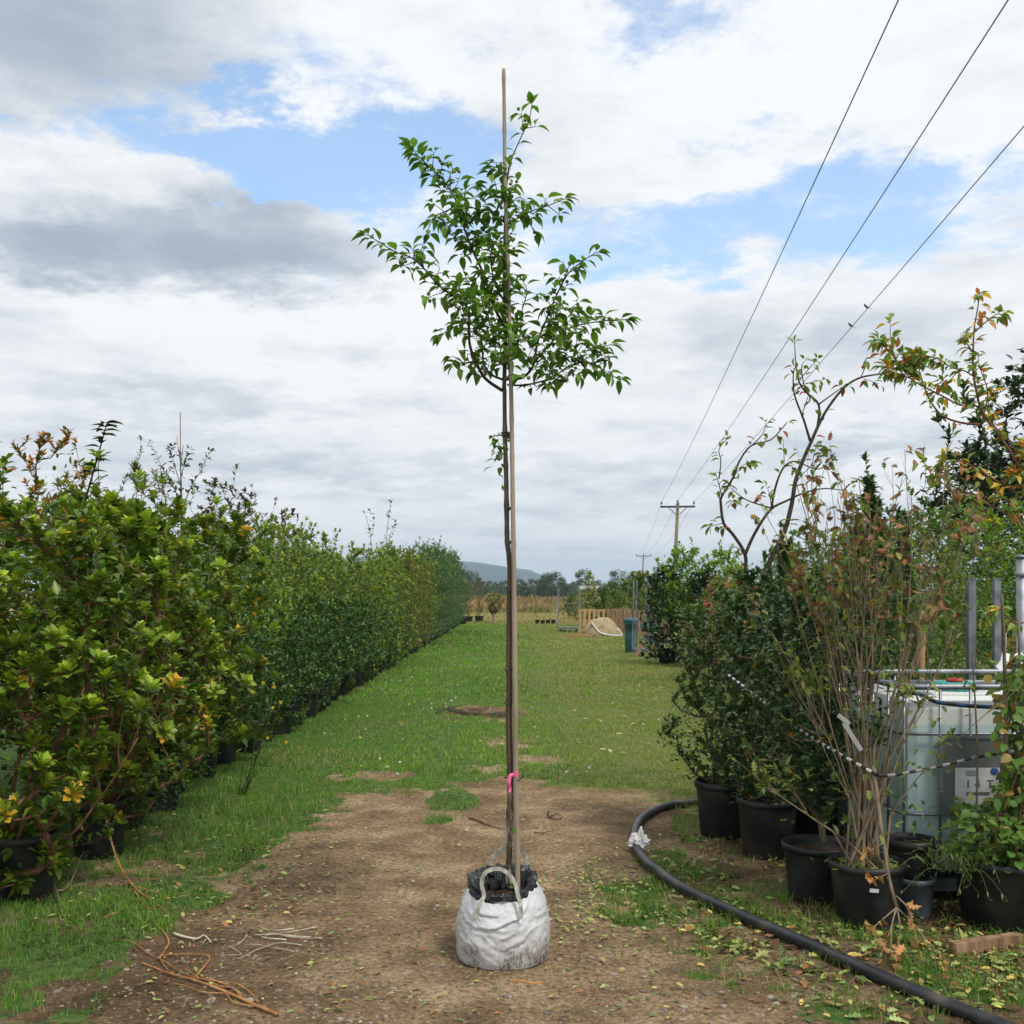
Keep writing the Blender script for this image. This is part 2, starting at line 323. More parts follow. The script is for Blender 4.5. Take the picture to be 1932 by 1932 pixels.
def shrub(seed, r=.55, z0=.30, z1=2.2, ntips=200, base_z=.32, nstem=5, leaf=.07, tmpl='oval', mat='leaf', wood='bark_red',
          new=(.15, .22, .03), old=(.045, .085, .018), third=(.45, .22, .02), p3=.015, ros=11, along=9, infill=900, prof='round',
          lean=(0, 0), tipr=.0018, spray=.35, wid=1.0, shoots=0, base_r=.1, newp=.55, name='shrub'):
    """returns (wood mesh, foliage mesh): stems grown to tips spread through an uneven envelope"""
    rng = random.Random(seed)
    def env(t, a):
        if prof == 'round': e = math.sin(PI * min(max(.12 + .80 * t, 0), 1)) ** .6
        elif prof == 'col': e = min(1, (t + .15) * 3) * (1 - max(0, t - .75) * 2.6)
        elif prof == 'cone': e = (1 - t) ** .75 * min(1, (t + .1) * 5) + .06
        elif prof == 'fan': e = .35 + .75 * t if t < .8 else .95 - (t - .8) * 2.2
        else: e = 1
        lump = .76 + .72 * mnoise.noise(Vector((math.cos(a) * 1.6 + seed * 3.1, math.sin(a) * 1.6, t * 3.2)))
        return max(e, .03) * lump * r
    def ctr(z): t = (z - base_z) / max(z1 - base_z, .1); return Vector((lean[0] * t, lean[1] * t, 0))
    tips = []
    for i in range(ntips):
        t = rng.random() ** .85; a = rng.uniform(0, 2 * PI); z = z0 + (z1 - z0) * t
        rr = env(t, a) * (rng.random() ** .38)
        top = 1 + (rng.random() < .06) * rng.uniform(.03, .12)
        c = ctr(z); tips.append(Vector((c.x + rr * math.cos(a), c.y + rr * math.sin(a), z * top)))
    nodes = []; par = []
    for s in range(nstem):
        a = 2 * PI * s / nstem + rng.uniform(-.5, .5); nodes.append(Vector((math.cos(a) * base_r * rng.random(), math.sin(a) * base_r * rng.random(), base_z - .02))); par.append(-1)
    leaf_v = lambda q: 1.0 + .55 * mnoise.noise(Vector((q.x * 2.2 + seed, q.y * 2.2, q.z * 2.2)))
    tips.sort(key=lambda p: (p - Vector((0, 0, base_z))).length)
    chains = []
    arr = np.array([tuple(p) for p in nodes])
    for tp in tips:
        d = arr - np.array(tuple(tp)); dist = np.sqrt((d ** 2).sum(1)) + np.maximum(0, d[:, 2] + .06) * 4 + rng.random() * .02
        j = int(np.argmin(dist)); q = nodes[j]; L_ = (tp - q).length; k = max(2, int(L_ / .11))
        bend = rvec(rng) * L_ * .07; out = Vector((tp.x - q.x, tp.y - q.y, 0)) * .18; idx = [j]; new_n = []
        for i in range(1, k + 1):
            t = i / k; s_ = math.sin(PI * t); p = q.lerp(tp, t) + (bend + out) * s_ * .8 - Vector((0, 0, L_ * .06 * s_))
            nodes.append(p); par.append(idx[-1]); idx.append(len(nodes) - 1); new_n.append(tuple(p))
        arr = np.vstack([arr, np.array(new_n)]); chains.append(idx)
    for s_ in range(shoots):
        cand = [c for c in chains if nodes[c[-1]].z > z0 + (z1 - z0) * .55]; c0 = rng.choice(cand); j = c0[-1]; p = nodes[j]; L_ = rng.uniform(.10, .27)
        out = Vector((p.x, p.y, 0)); out = out.normalized() if out.length > .01 else Vector((1, 0, 0)); d = (Vector((0, 0, 1)) + out * rng.uniform(.1, .7) + rvec(rng) * .2).normalized(); idx = [j]
        for i in range(1, 4): nodes.append(p + d * L_ * i / 3 + Vector((0, 0, .01 * i * i))); par.append(idx[-1]); idx.append(len(nodes) - 1)
        chains.append(idx)
    cnt = np.zeros(len(nodes))
    for ch in chains: cnt[ch[-1]] += 1
    for i in range(len(nodes) - 1, -1, -1):
        if par[i] >= 0: cnt[par[i]] += cnt[i]
    w = MB()
    for ch in chains:
        rad = [tipr * (max(cnt[i], 1) ** .43) for i in ch]; rad[0] = min(rad[0], rad[1] * 1.25)
        w.tube([nodes[i] for i in ch], rad, 5, False)
    lv = Leaves()
    for ch in chains:
        tp = nodes[ch[-1]]; pr = nodes[ch[-2]]; ax = (tp - pr).normalized() + Vector((0, 0, .35)); ax.normalize()
        u = ax.orthogonal().normalized(); v = ax.cross(u); ph = rng.uniform(0, 6.28); bright = rng.random() < newp
        is3 = rng.random() < p3 * 2.5
        lvs = leaf_v(tp) * rng.uniform(.75, 1.15); hv_ = rng.uniform(.75, 1.2)
        for k in range(ros if rng.random() < .8 else max(3, ros // 2)):
            a = ph + k * 2.4; ti = k / max(ros - 1, 1); op = R(18 + 52 * (1 - ti)) * rng.uniform(.85, 1.15)
            o = u * math.cos(a) + v * math.sin(a); d = ax * math.cos(op) + o * math.sin(op)
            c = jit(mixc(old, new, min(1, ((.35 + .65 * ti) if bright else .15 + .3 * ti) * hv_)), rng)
            if is3 and rng.random() < .6 or rng.random() < p3: c = jit(third, rng)
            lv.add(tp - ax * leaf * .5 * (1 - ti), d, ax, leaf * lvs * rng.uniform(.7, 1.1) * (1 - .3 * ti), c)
        n_al = along
        for k in range(n_al):
            f = rng.random() * (len(ch) - 1); i = int(f); p = nodes[ch[i]].lerp(nodes[ch[min(i + 1, len(ch) - 1)]], f - i)
            d = rvec(rng); d.z = abs(d.z) * .6 + .1; d = (d + ax * .5).normalized()
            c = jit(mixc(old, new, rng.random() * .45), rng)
            if rng.random() < p3: c = jit(third, rng)
            lv.add(p, d, Vector((0, 0, 1)) + rvec(rng) * .4, leaf * rng.uniform(.6, 1.05), c)
    for k in range(infill):
        t = rng.random(); a = rng.uniform(0, 2 * PI); z = z0 + (z1 - z0) * t * .93; rr = env(t * .93, a) * rng.random() ** .6 * .92; c0 = ctr(z)
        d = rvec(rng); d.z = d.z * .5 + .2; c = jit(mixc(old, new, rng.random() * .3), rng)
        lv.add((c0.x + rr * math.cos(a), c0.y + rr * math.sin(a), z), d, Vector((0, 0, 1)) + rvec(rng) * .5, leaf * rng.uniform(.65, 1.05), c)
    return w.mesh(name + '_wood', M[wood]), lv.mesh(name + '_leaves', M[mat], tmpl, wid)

# ------------------------------------------------------------------ ground
LB = [G(0, 1932), G(95, 1932), G(120, 1860), G(200, 1790), G(300, 1745), G(400, 1690), G(470, 1640), G(560, 1580), G(615, 1540), G(640, 1500), G(720, 1492), G(830, 1500), G(920, 1472),
      G(1010, 1470), G(1110, 1490), G(1210, 1512), G(1330, 1530), G(1290, 1575), G(1215, 1610), G(1190, 1680), G(1180, 1730), G(1260, 1800), G(1400, 1880), G(1560, 1932)]
POLY = np.array([(-1.7, 1.0)] + [(p.x, p.y) for p in LB[1:]] + [(1.4, 1.0)])
def poly_sd(x, y, poly):
    inside = np.zeros(x.shape, dtype=bool); dmin = np.full(x.shape, 1e9); n = len(poly)
    for i in range(n):
        x1, y1 = poly[i]; x2, y2 = poly[(i + 1) % n]
        cond = ((y1 > y) != (y2 > y)) & (x < (x2 - x1) * (y - y1) / ((y2 - y1) + 1e-12) + x1); inside ^= cond
        dx, dy = x2 - x1, y2 - y1; t = np.clip(((x - x1) * dx + (y - y1) * dy) / (dx * dx + dy * dy + 1e-12), 0, 1)
        dmin = np.minimum(dmin, np.hypot(x - x1 - t * dx, y - y1 - t * dy))
    return np.where(inside, dmin, -dmin)
def ell(x, y, px, py, sx, sy):
    c = G(px, py); a = sx / FPX * c.y; b = (G(px, py - sy).y - G(px, py + sy).y) / 2
    return ((x - c.x) / a) ** 2 + ((y - c.y) / b) ** 2
def dirt_mask(x, y):
    n = (fbm(x * 2.2, y * 1.5, 3, 4) - .5) * 1.1 + (fbm(x * 9, y * 7, 8, 3) - .5) * 1.3
    s = poly_sd(x, y, POLY); m_ = np.clip((s + n * .5) / .34 + .5, 0, 1)
    for e in ((855, 1512, 52, 20), (827, 1548, 32, 7), (800, 1470, 60, 10), (1250, 1475, 50, 12)):          # tufts inside the bare earth
        q = ell(x, y, *e) + n * .9; m_ = m_ * np.clip((q - .6) * 1.3, 0, 1)
    for e in ((905, 1345, 105, 18), (960, 1400, 60, 16), (1010, 1430, 50, 10), (700, 1466, 90, 12), (1180, 1500, 150, 14), (940, 1450, 80, 10)):
        q = ell(x, y, *e) + n * 1.5; m_ = np.maximum(m_, np.clip((1.0 - q) * 1.6, 0, 1) * (.95 if e[0] == 905 else .7))
    # right hand strip of trodden earth under the pots: thin grass, more earth painted in for shade
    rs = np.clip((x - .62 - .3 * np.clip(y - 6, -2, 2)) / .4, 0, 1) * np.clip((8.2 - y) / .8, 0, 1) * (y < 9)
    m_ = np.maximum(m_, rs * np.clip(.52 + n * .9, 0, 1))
    ls = np.clip((-1.7 - x) / .3, 0, 1) * np.clip((9 - y) / 2, 0, 1); m_ = np.maximum(m_, ls * np.clip(.36 + n * .9, 0, 1))
    return m_
def H(x, y):
    x = np.asarray(x, dtype=float); y = np.asarray(y, dtype=float)
    h = (fbm(x * .9, y * .9, 21, 3) - .5) * .05 * np.clip(y / 12, .3, 1) + (fbm(x * 5, y * 5, 31, 3) - .5) * .014
    bank = np.exp(-((y - 96) / 13) ** 2) * (.9 + .7 * (fbm(x * .12, y * .1, 41, 2) - .5)) * np.clip((y - 70) / 12, 0, 1)
    return h + bank
def h1(x, y): return float(H(np.array([x]), np.array([y]))[0])
def geo(a, b, s0, k):
    o = [a]; s = s0
    while o[-1] < b: o.append(o[-1] + s); s *= k
    return o
gx = np.arange(-3.6, 3.6001, .05); gr = np.array(geo(3.65, 4700, .08, 1.13)); gx = np.concatenate([-gr[::-1], gx, gr])
gy = np.concatenate([np.array([-60, -30, -14, -6, -2, 0, 1.5, 2.6]), np.arange(3.2, 12, .045), np.array(geo(12.0, 5200, .06, 1.022))])
def build_ground():
    X, Y = np.meshgrid(gx, gy); nx, ny = len(gx), len(gy); x = X.ravel(); y = Y.ravel()
    V = np.stack([x, y, H(x, y)], 1)
    i = np.arange((ny - 1) * (nx - 1)); r_ = i // (nx - 1); c_ = i % (nx - 1); a = r_ * nx + c_
    loops = np.stack([a, a + 1, a + nx + 1, a + nx], 1).ravel()
    m, nt, b = newmat('ground_earth_and_turf'); N = nt.nodes; L = nt.links
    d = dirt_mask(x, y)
    dry = np.clip((y - 50) / 8, 0, 1) * .95 + np.clip((x + .3) / 1.5, 0, 1) * .35 * (y < 50) * (y > 7)
    blk = np.maximum(np.clip(1.3 - ell(x, y, 905, 1345, 95, 16) - (fbm(x * 4, y * 3, 5) - .5) * 2, 0, 1), np.clip((-.35 - x) / 1.0, 0, 1) * np.clip((6.2 - y) / 1.4, 0, 1) * 1.0 * (y < 7) + np.clip((x - .6) / .8, 0, 1) * .75 * (y < 8))  # dark spot, moist left earth, and a corner vignette painted into the colour
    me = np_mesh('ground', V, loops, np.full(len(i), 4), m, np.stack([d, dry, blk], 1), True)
    at = N.new('ShaderNodeAttribute'); at.attribute_name = 'col'; sp = N.new('ShaderNodeSeparateColor'); L.new(at.outputs['Color'], sp.inputs[0])
    tc = N.new('ShaderNodeTexCoord')
    def nz(s, det=6, ro=.6, dist=0):
        n = N.new('ShaderNodeTexNoise'); n.inputs['Scale'].default_value = s; n.inputs['Detail'].default_value = det; n.inputs['Roughness'].default_value = ro; n.inputs['Distortion'].default_value = dist
        L.new(tc.outputs['Object'], n.inputs['Vector']); return n.outputs['Fac']
    def ramp(f, stops):
        r = N.new('ShaderNodeValToRGB'); L.new(f, r.inputs[0]); e = r.color_ramp.elements
        e[0].position, e[0].color = stops[0][0], (*stops[0][1], 1); e[1].position, e[1].color = stops[-1][0], (*stops[-1][1], 1)
        for p_, c_ in stops[1:-1]: q = e.new(p_); q.color = (*c_, 1)
        return r.outputs[0]
    def mix(f, a, b_, bt='MIX'):
        n = N.new('ShaderNodeMix'); n.data_type = 'RGBA'; n.blend_type = bt
        for i_, v in ((0, f), (6, a), (7, b_)):
            if isinstance(v, (int, float)): n.inputs[i_].default_value = v
            elif isinstance(v, tuple): n.inputs[i_].default_value = (*v, 1)
            else: L.new(v, n.inputs[i_])
        return n.outputs[2]
    earth = ramp(nz(2.2, 10, .68), [(.32, (.12, .080, .044)), (.5, (.245, .170, .098)), (.66, (.40, .295, .18))])
    gr1 = ramp(nz(38, 8, .75), [(.34, (.3, .28, .25)), (.5, (.95, .95, .95)), (.64, (1.6, 1.55, 1.5))]); earth = mix(.95, earth, gr1, 'MULTIPLY')
    vo = N.new('ShaderNodeTexVoronoi'); vo.inputs['Scale'].default_value = 55; L.new(tc.outputs['Object'], vo.inputs['Vector'])
    st = ramp(vo.outputs['Distance'], [(.10, (1, 1, 1)), (.24, (0, 0, 0))]); pres = ramp(nz(9, 3), [(.52, (0, 0, 0)), (.60, (1, 1, 1))])
    stm = mix(1.0, st, pres, 'MULTIPLY'); earth = mix(stm, earth, (.36, .31, .26))
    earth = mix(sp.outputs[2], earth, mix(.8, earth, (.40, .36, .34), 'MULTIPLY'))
    turf = ramp(nz(14, 6, .7), [(.35, (.035, .065, .016)), (.5, (.062, .125, .026)), (.68, (.15, .18, .055))])
    dryc = ramp(nz(3, 7, .7), [(.35, (.16, .14, .05)), (.5, (.26, .22, .085)), (.65, (.33, .27, .12))])
    turf = mix(sp.outputs[1], turf, dryc)
    ad = N.new('ShaderNodeMath'); ad.operation = 'ADD'; L.new(sp.outputs[0], ad.inputs[0])
    s2 = N.new('ShaderNodeMath'); s2.operation = 'MULTIPLY_ADD'; L.new(nz(16, 6, .7), s2.inputs[0]); s2.inputs[1].default_value = 1.2; s2.inputs[2].default_value = -.6; L.new(s2.outputs[0], ad.inputs[1])
    mr = N.new('ShaderNodeMapRange'); mr.interpolation_type = 'SMOOTHSTEP'; L.new(ad.outputs[0], mr.inputs[0]); mr.inputs[1].default_value = .35; mr.inputs[2].default_value = .6
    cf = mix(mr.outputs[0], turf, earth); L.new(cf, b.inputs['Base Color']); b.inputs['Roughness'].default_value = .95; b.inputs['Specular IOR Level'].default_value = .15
    bp = N.new('ShaderNodeBump'); bp.inputs['Strength'].default_value = .9; bp.inputs['Distance'].default_value = .02; L.new(nz(30, 9, .72), bp.inputs['Height'])
    b2 = N.new('ShaderNodeBump'); b2.inputs['Strength'].default_value = .7; b2.inputs['Distance'].default_value = .012; L.new(stm, b2.inputs['Height']); L.new(bp.outputs[0], b2.inputs['Normal']); L.new(b2.outputs[0], b.inputs['Normal'])
    tag(link('ground', me), kind='structure')
build_ground()

def build_grass():
    rg = np.random.default_rng(5); PX = []; 
    zones = [(3.95, 5.5, -2.9, 2.8, 5600, .0042, .062), (5.5, 9, -3.0, 3.4, 3600, .0045, .045), (9, 16, -3.0, 4.5, 2100, .008, .047), (16, 30, -3.2, 8, 750, .016, .055), (30, 62, -4, 14, 210, .036, .07)]
    allV, allC = [], []
    for (y0, y1, x0, x1, dens, wd, ht) in zones:
        n = int((y1 - y0) * (x1 - x0) * dens); x = rg.uniform(x0, x1, n); y = rg.uniform(y0, y1, n)
        keep = (np.abs(x) < y * .5 + .3); x, y = x[keep], y[keep]
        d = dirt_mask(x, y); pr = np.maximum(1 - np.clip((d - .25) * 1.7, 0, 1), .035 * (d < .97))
        wob = .18 * np.sin(y * .25) + .1 * np.sin(y * .9); trk = np.exp(-((x - .75 - wob) / .26) ** 2) + np.exp(-((x + .75 - wob) / .26) ** 2); trk = trk * np.clip((y - 6) / 4, 0, 1) * np.clip(fbm(x * 1.5, y * .5, 61, 3) * 2.2 - .4, 0, 1)
        clump = fbm(x * 6, y * 6, 77, 2); pr = pr * (1 - .6 * trk) * np.clip(.55 + (clump - .4) * 2.2, .12, 1) + .006 * (clump > .68)
        keep = rg.random(len(x)) < pr; x, y = x[keep], y[keep]; n = len(x); clump = clump[keep]
        z = H(x, y); tall = fbm(x * .8, y * .8, 55, 3)
        h = ht * .72 * rg.uniform(.45, 1.25, n) * (.35 + 1.2 * tall) * (.7 + .6 * clump)
        lush = np.clip(1.2 - ((x + 1.95) / .45) ** 2, 0, 1) * (y > 5.9) * (y < 8.6); h = h * (1 + 1.3 * lush * rg.random(n))
        edge = np.clip(1 - np.abs(x + 2.35) / .35, 0, 1) * np.clip(fbm(x * 3, y * 1.5, 71, 3) * 2 - .6, 0, 1.4) * (y < 60); h = h * (1 + .8 * edge)
        a = rg.uniform(0, 2 * np.pi, n); ln = rg.uniform(.2, .9, n) * h; la = rg.uniform(0, 2 * np.pi, n)
        w = wd * rg.uniform(.6, 1.2, n)
        sx, sy = np.cos(a) * w / 2, np.sin(a) * w / 2; bx, by = np.cos(la) * ln, np.sin(la) * ln
        v = np.zeros((n, 5, 3)); v[:, 0] = np.stack([x - sx, y - sy, z - .004], 1); v[:, 1] = np.stack([x + sx, y + sy, z - .004], 1)
        v[:, 2] = np.stack([x + sx * .8 + bx * .3, y + sy * .8 + by * .3, z + h * .6], 1); v[:, 3] = np.stack([x - sx * .8 + bx * .3, y - sy * .8 + by * .3, z + h * .6], 1)
        v[:, 4] = np.stack([x + bx, y + by, z + h], 1)
        g1 = np.array([.064, .19, .024]); g2 = np.array([.19, .39, .048]); dryc = np.array([.38, .34, .15])
        t = rg.random(n)[:, None]; big = fbm(x * .45, y * .35, 91, 3)[:, None]; sidew = np.clip((x + 1.2) / 2.4, 0, 1)[:, None] * np.clip((y - 6) / 4, 0, 1)[:, None]; g3 = np.array([.32, .40, .075]); c = g1 + (g2 - g1) * np.clip(t * .6 + (big - .5) * 1.8 + .25, 0, 1); c = c + (g3 - c) * np.clip(sidew * (.15 + 1.5 * np.clip(fbm(x * .7, y * .45, 33, 3)[:, None] - .4, 0, 1)) + .08, 0, .8)
        pd = .15 + .30 * np.clip((x + .6) / 1.6, 0, 1) * np.clip((y - 5) / 5, 0, 1) + .25 * np.clip((fbm(x * 1.3, y * .9, 64, 3) - .52) * 5, 0, 1) + np.clip((y - 50) / 10, 0, 1) * .7
        isd = (rg.random(n) < pd)[:, None]; c = np.where(isd, dryc * rg.uniform(.6, 1.2, (n, 1)), c) * rg.uniform(.8, 1.2, (n, 1))
        allV.append(v); allC.append(np.repeat(c[:, None, :], 5, 1))
    V = np.concatenate(allV); C = np.concatenate(allC).reshape(-1, 3); n = len(V)
    lp = np.array([0, 1, 2, 3, 3, 2, 4]); loops = (lp[None] + (np.arange(n) * 5)[:, None]).ravel(); tot = np.tile(np.array([4, 3]), n)
    print('blades', n)
    me = np_mesh('grass', V.reshape(-1, 3), loops, tot, M['grass'], C, True)
    tag(link('grass', me), 'short patchy green grass growing over the nursery lane', 'grass', kind='stuff')
build_grass()

def build_weeds():
    # low broad leaved weeds in the grass and round the hose
    rg = random.Random(8); lv = Leaves()
    spots = []
    for _ in range(900):
        y = rg.uniform(4.1, 8.6); x = rg.uniform(.45, 3.0); spots.append((x, y))
    for _ in range(420):
        y = rg.uniform(4.0, 7.8); spots.append((rg.uniform(-y * .49, -1.1 - (7.8 - y) * .1), y))
    for _ in range(420): spots.append((rg.uniform(-.9, 1.9), rg.uniform(7.6, 9.6)))
    for (x, y) in spots:
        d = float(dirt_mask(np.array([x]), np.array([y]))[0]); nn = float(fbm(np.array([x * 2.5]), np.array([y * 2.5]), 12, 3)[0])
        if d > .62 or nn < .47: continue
        z = h1(x, y); hh = rg.uniform(.015, .07) * (1.5 if nn > .58 else 1)
        for k in range(rg.randint(6, 14)):
            d3 = rvec(rg); d3.z = abs(d3.z) * .5 + .15; t = rg.random()
            lv.add((x + rg.gauss(0, .02), y + rg.gauss(0, .02), z + hh * t), d3, Vector((0, 0, 1)) + rvec(rg) * .3, rg.uniform(.012, .028), jit((.075, .14, .025), rg, .3))
    o = link('weeds', lv.mesh('weeds', M['leaf_soft'], 'oval'))
    tag(o, 'low small leaved weeds spreading along the edges of the bare earth', 'weeds', kind='stuff')
build_weeds()
def build_clover():
    rg = random.Random(66); lv = Leaves(); b = MB()
    for _ in range(150):
        y = rg.uniform(9, 34); x = rg.choice([rg.gauss(-1.3, .5), rg.uniform(-2.2, 2.5)]); z = h1(x, y) + rg.uniform(.04, .07)
        c = (.75, .72, .65) if rg.random() < .8 else (.75, .60, .05)
        for k in range(8): lv.add((x, y, z), rvec(rg), rvec(rg), .016, c)
    tag(link('clover_flowers', lv.mesh('clover_flowers', M['litter'], 'round')), 'tiny white clover and yellow flowers dotted through the lane grass', 'flowers', kind='stuff')
build_clover()

def build_litter():
    rg = random.Random(18); lv = Leaves(); hv = Leaves()
    greens = [(.30, .36, .10), (.38, .40, .14), (.20, .27, .08), (.12, .17, .06)]; browns = [(.28, .13, .05), (.20, .10, .05), (.34, .18, .08), (.14, .075, .04), (.09, .055, .03), (.11, .07, .04)]; yel = [(.5, .42, .12)]
    def put(x, y, s, c, holly=False):
        d = rvec(rg); d.z = rg.uniform(-.12, .35); n = Vector((0, 0, 1)) + rvec(rg) * .45
        (hv if holly else lv).add((x, y, h1(x, y) + .006 + rg.random() * .012), d, n, s, jit(c, rg, .25))
    for _ in range(6500):                               # thick drift by the pots on the right
        px = rg.uniform(1170, 1932); py = rg.uniform(1560, 1932)
        g = G(px, py); f = min(1, max(0, (px - 1170) / 160)); 
        edge = 1700 + (px - 1300) * .42
        if py > edge + 70: f *= .35
        if rg.random() > f * (.10 + 2.6 * max(0, float(fbm(np.array([g.x * 3]), np.array([g.y * 3]), 4, 3)[0]) - .32)): continue
        c = rg.choice(greens) if rg.random() < .56 else rg.choice(browns + yel)
        put(g.x, g.y, rg.uniform(.014, .055) if rg.random() < .9 else rg.uniform(.05, .075), c, rg.random() < .55)
    for _ in range(330):                                # streak to the right of the bag
        px = rg.gauss(1130, 60); py = rg.gauss(1700, 45); g = G(px, max(py, 1520)); put(g.x, g.y, rg.uniform(.022, .04), rg.choice(greens[:3]))
    for _ in range(1000):
        px = rg.uniform(230, 1300); py = rg.uniform(1520, 1930); g = G(px, py); put(g.x, g.y, rg.uniform(.015, .036), rg.choice(greens + browns[:2]))
    for _ in range(620):
        px = rg.uniform(60, 560); py = rg.uniform(1520, 1760); g = G(px, py); put(g.x, g.y, rg.uniform(.02, .045), rg.choice(browns + yel + greens))
    for _ in range(140):
        px = rg.gauss(560, 90); py = rg.gauss(1640, 35); g = G(px, max(py, 1540)); put(g.x, g.y, rg.uniform(.018, .035), rg.choice(greens[:3]))
    for _ in range(26): px = rg.uniform(1080, 1260); py = rg.uniform(1290, 1460); g = G(px, py); put(g.x, g.y + .0, .08, (.5, .5, .2))
    hm = hv.mesh('litter_spiny', M['litter'], 'holly')
    o = link('fallen_leaves', lv.mesh('fallen_leaves', M['litter'], 'oval')); tag(o, 'fallen yellow green and brown leaves scattered on the bare earth', 'fallen leaves', kind='stuff')
    o2 = link('spiny_fallen_leaves', hm); tag(o2, 'spiny fallen holly leaves drifted around the black hose', 'fallen leaves', kind='stuff')
    # straw wisps
    w = MB()
    for _ in range(520):
        px = rg.choice([rg.gauss(1130, 90), rg.gauss(720, 90), rg.gauss(1010, 90), rg.uniform(250, 900)]); py = rg.choice([rg.gauss(1515, 22), rg.gauss(1490, 15), rg.uniform(1560, 1900)]); py = max(py, 1470)
        g = G(px, py); a = rg.uniform(0, 6.28); l = rg.uniform(.03, .12); z = h1(g.x, g.y) + .006
        w.tube([(g.x, g.y, z), (g.x + math.cos(a) * l * .5, g.y + math.sin(a) * l * .5, z + .008), (g.x + math.cos(a + .4) * l, g.y + math.sin(a + .4) * l, z)], .0011, 3, False)
    tag(w.build('straw', flat('straw_dry', (.50, .38, .2), .8)), 'thin wisps of dry straw strewn over the bare earth', 'straw', kind='stuff')
    # gravel
    bv = [];  bf = []
    import bmesh
    bm = bmesh.new(); bmesh.ops.create_icosphere(bm, subdivisions=1, radius=1); iv = np.array([tuple(v.co) for v in bm.verts]); fi = [tuple(v.index for v in f.verts) for f in bm.faces]; bm.free()
    VV = []; n = 0; CC = []
    for _ in range(1900):
        px = rg.uniform(80, 1600); py = 1500 + 432 * rg.random() ** .6; g = G(px, py)
        d = float(dirt_mask(np.array([g.x]), np.array([g.y]))[0])
        if d < .55: continue
        s = rg.uniform(.003, .009) if rg.random() < .93 else rg.uniform(.010, .020); q = iv * np.array([s * rg.uniform(.8, 1.5), s * rg.uniform(.8, 1.3), s * rg.uniform(.35, .6)])
        q = q * (1 + .2 * np.array([[rg.uniform(-1, 1)] for _ in range(len(iv))])); a = rg.uniform(0, 6.28); ca, sa = math.cos(a), math.sin(a)
        q = q @ np.array([[ca, sa, 0], [-sa, ca, 0], [0, 0, 1]]); VV.append(q + np.array([g.x, g.y, h1(g.x, g.y) + s * .12])); k = rg.uniform(.4, 1.0); CC.append(np.tile(np.array([.33 * k, .27 * k, .21 * k]), (len(iv), 1)))
    V = np.concatenate(VV); lp = np.array([i for f in fi for i in f]); m_ = len(VV); loops = (lp[None] + (np.arange(m_) * len(iv))[:, None]).ravel()
    gm = leaf_mat('gravel_stone', .85, 0.0, .2); me = np_mesh('gravel', V, loops, np.full(m_ * len(fi), 3), gm, np.concatenate(CC), False)
    tag(link('gravel', me), 'small pale pebbles pressed into the bare brown earth', 'gravel', kind='stuff')
build_litter()

# ------------------------------------------------------------------ hills and far country
def build_hills():
    Yh = 3600; ridge = [(560, 1060), (700, 1050), (800, 1052), (850, 1058), (905, 1062), (960, 1071), (1000, 1076), (1015, 1084), (1060, 1100), (1120, 1105), (1200, 1110), (1400, 1112)]
    px = np.array([p[0] for p in ridge]); py = np.array([p[1] for p in ridge])
    xs = np.linspace(400, 1500, 140); ts = np.linspace(0, 1, 14); V = []
    for t in ts:
        for x_ in xs:
            top = np.interp(x_, px, py, left=1064, right=1113); hgt = (HY - top) / FPX * Yh + CAMH
            n = (fbm(np.array([x_ * .02]), np.array([t * 3.0]), 9, 4)[0] - .5)
            yy = Yh - 900 * (1 - t); V.append(((x_ - CX) / FPX * Yh, yy, -2 + (hgt + 2) * (math.sin(t * PI / 2) ** 1.2) + n * 10 * math.sin(PI * t)))
        
    for x_ in xs: V.append(((x_ - CX) / FPX * Yh, Yh + 900, -3))
    V = np.array(V); nx = len(xs); ny = len(ts) + 1; i = np.arange((ny - 1) * (nx - 1)); a = (i // (nx - 1)) * nx + i % (nx - 1)
    loops = np.stack([a, a + 1, a + nx + 1, a + nx], 1).ravel()
    m = noisy('hill_pasture', (.035, .06, .045), (.075, .095, .055), .006, .95, 0, lo=.42, hi=.58)
    tag(link('hills', np_mesh('hills', V, loops, np.full(len(i), 4), m, None, True)), kind='structure')
build_hills()
def build_haze():
    b = MB(); b.box((0, 2500, 75), (11400, 6400, 160)); m = bpy.data.materials.new('haze'); m.use_nodes = True; nt = m.node_tree; nt.nodes.clear()
    o = nt.nodes.new('ShaderNodeOutputMaterial'); v = nt.nodes.new('ShaderNodeVolumePrincipled'); v.inputs['Density'].default_value = HAZE; v.inputs['Color'].default_value = (.60, .80, 1.0, 1); v.inputs['Anisotropy'].default_value = .1
    nt.links.new(v.outputs[0], o.inputs['Volume']); tag(b.build('haze', m), 'thin pale blue haze softening the far trees and hill', 'haze', kind='stuff')
HAZE = 2.3e-4
build_haze()

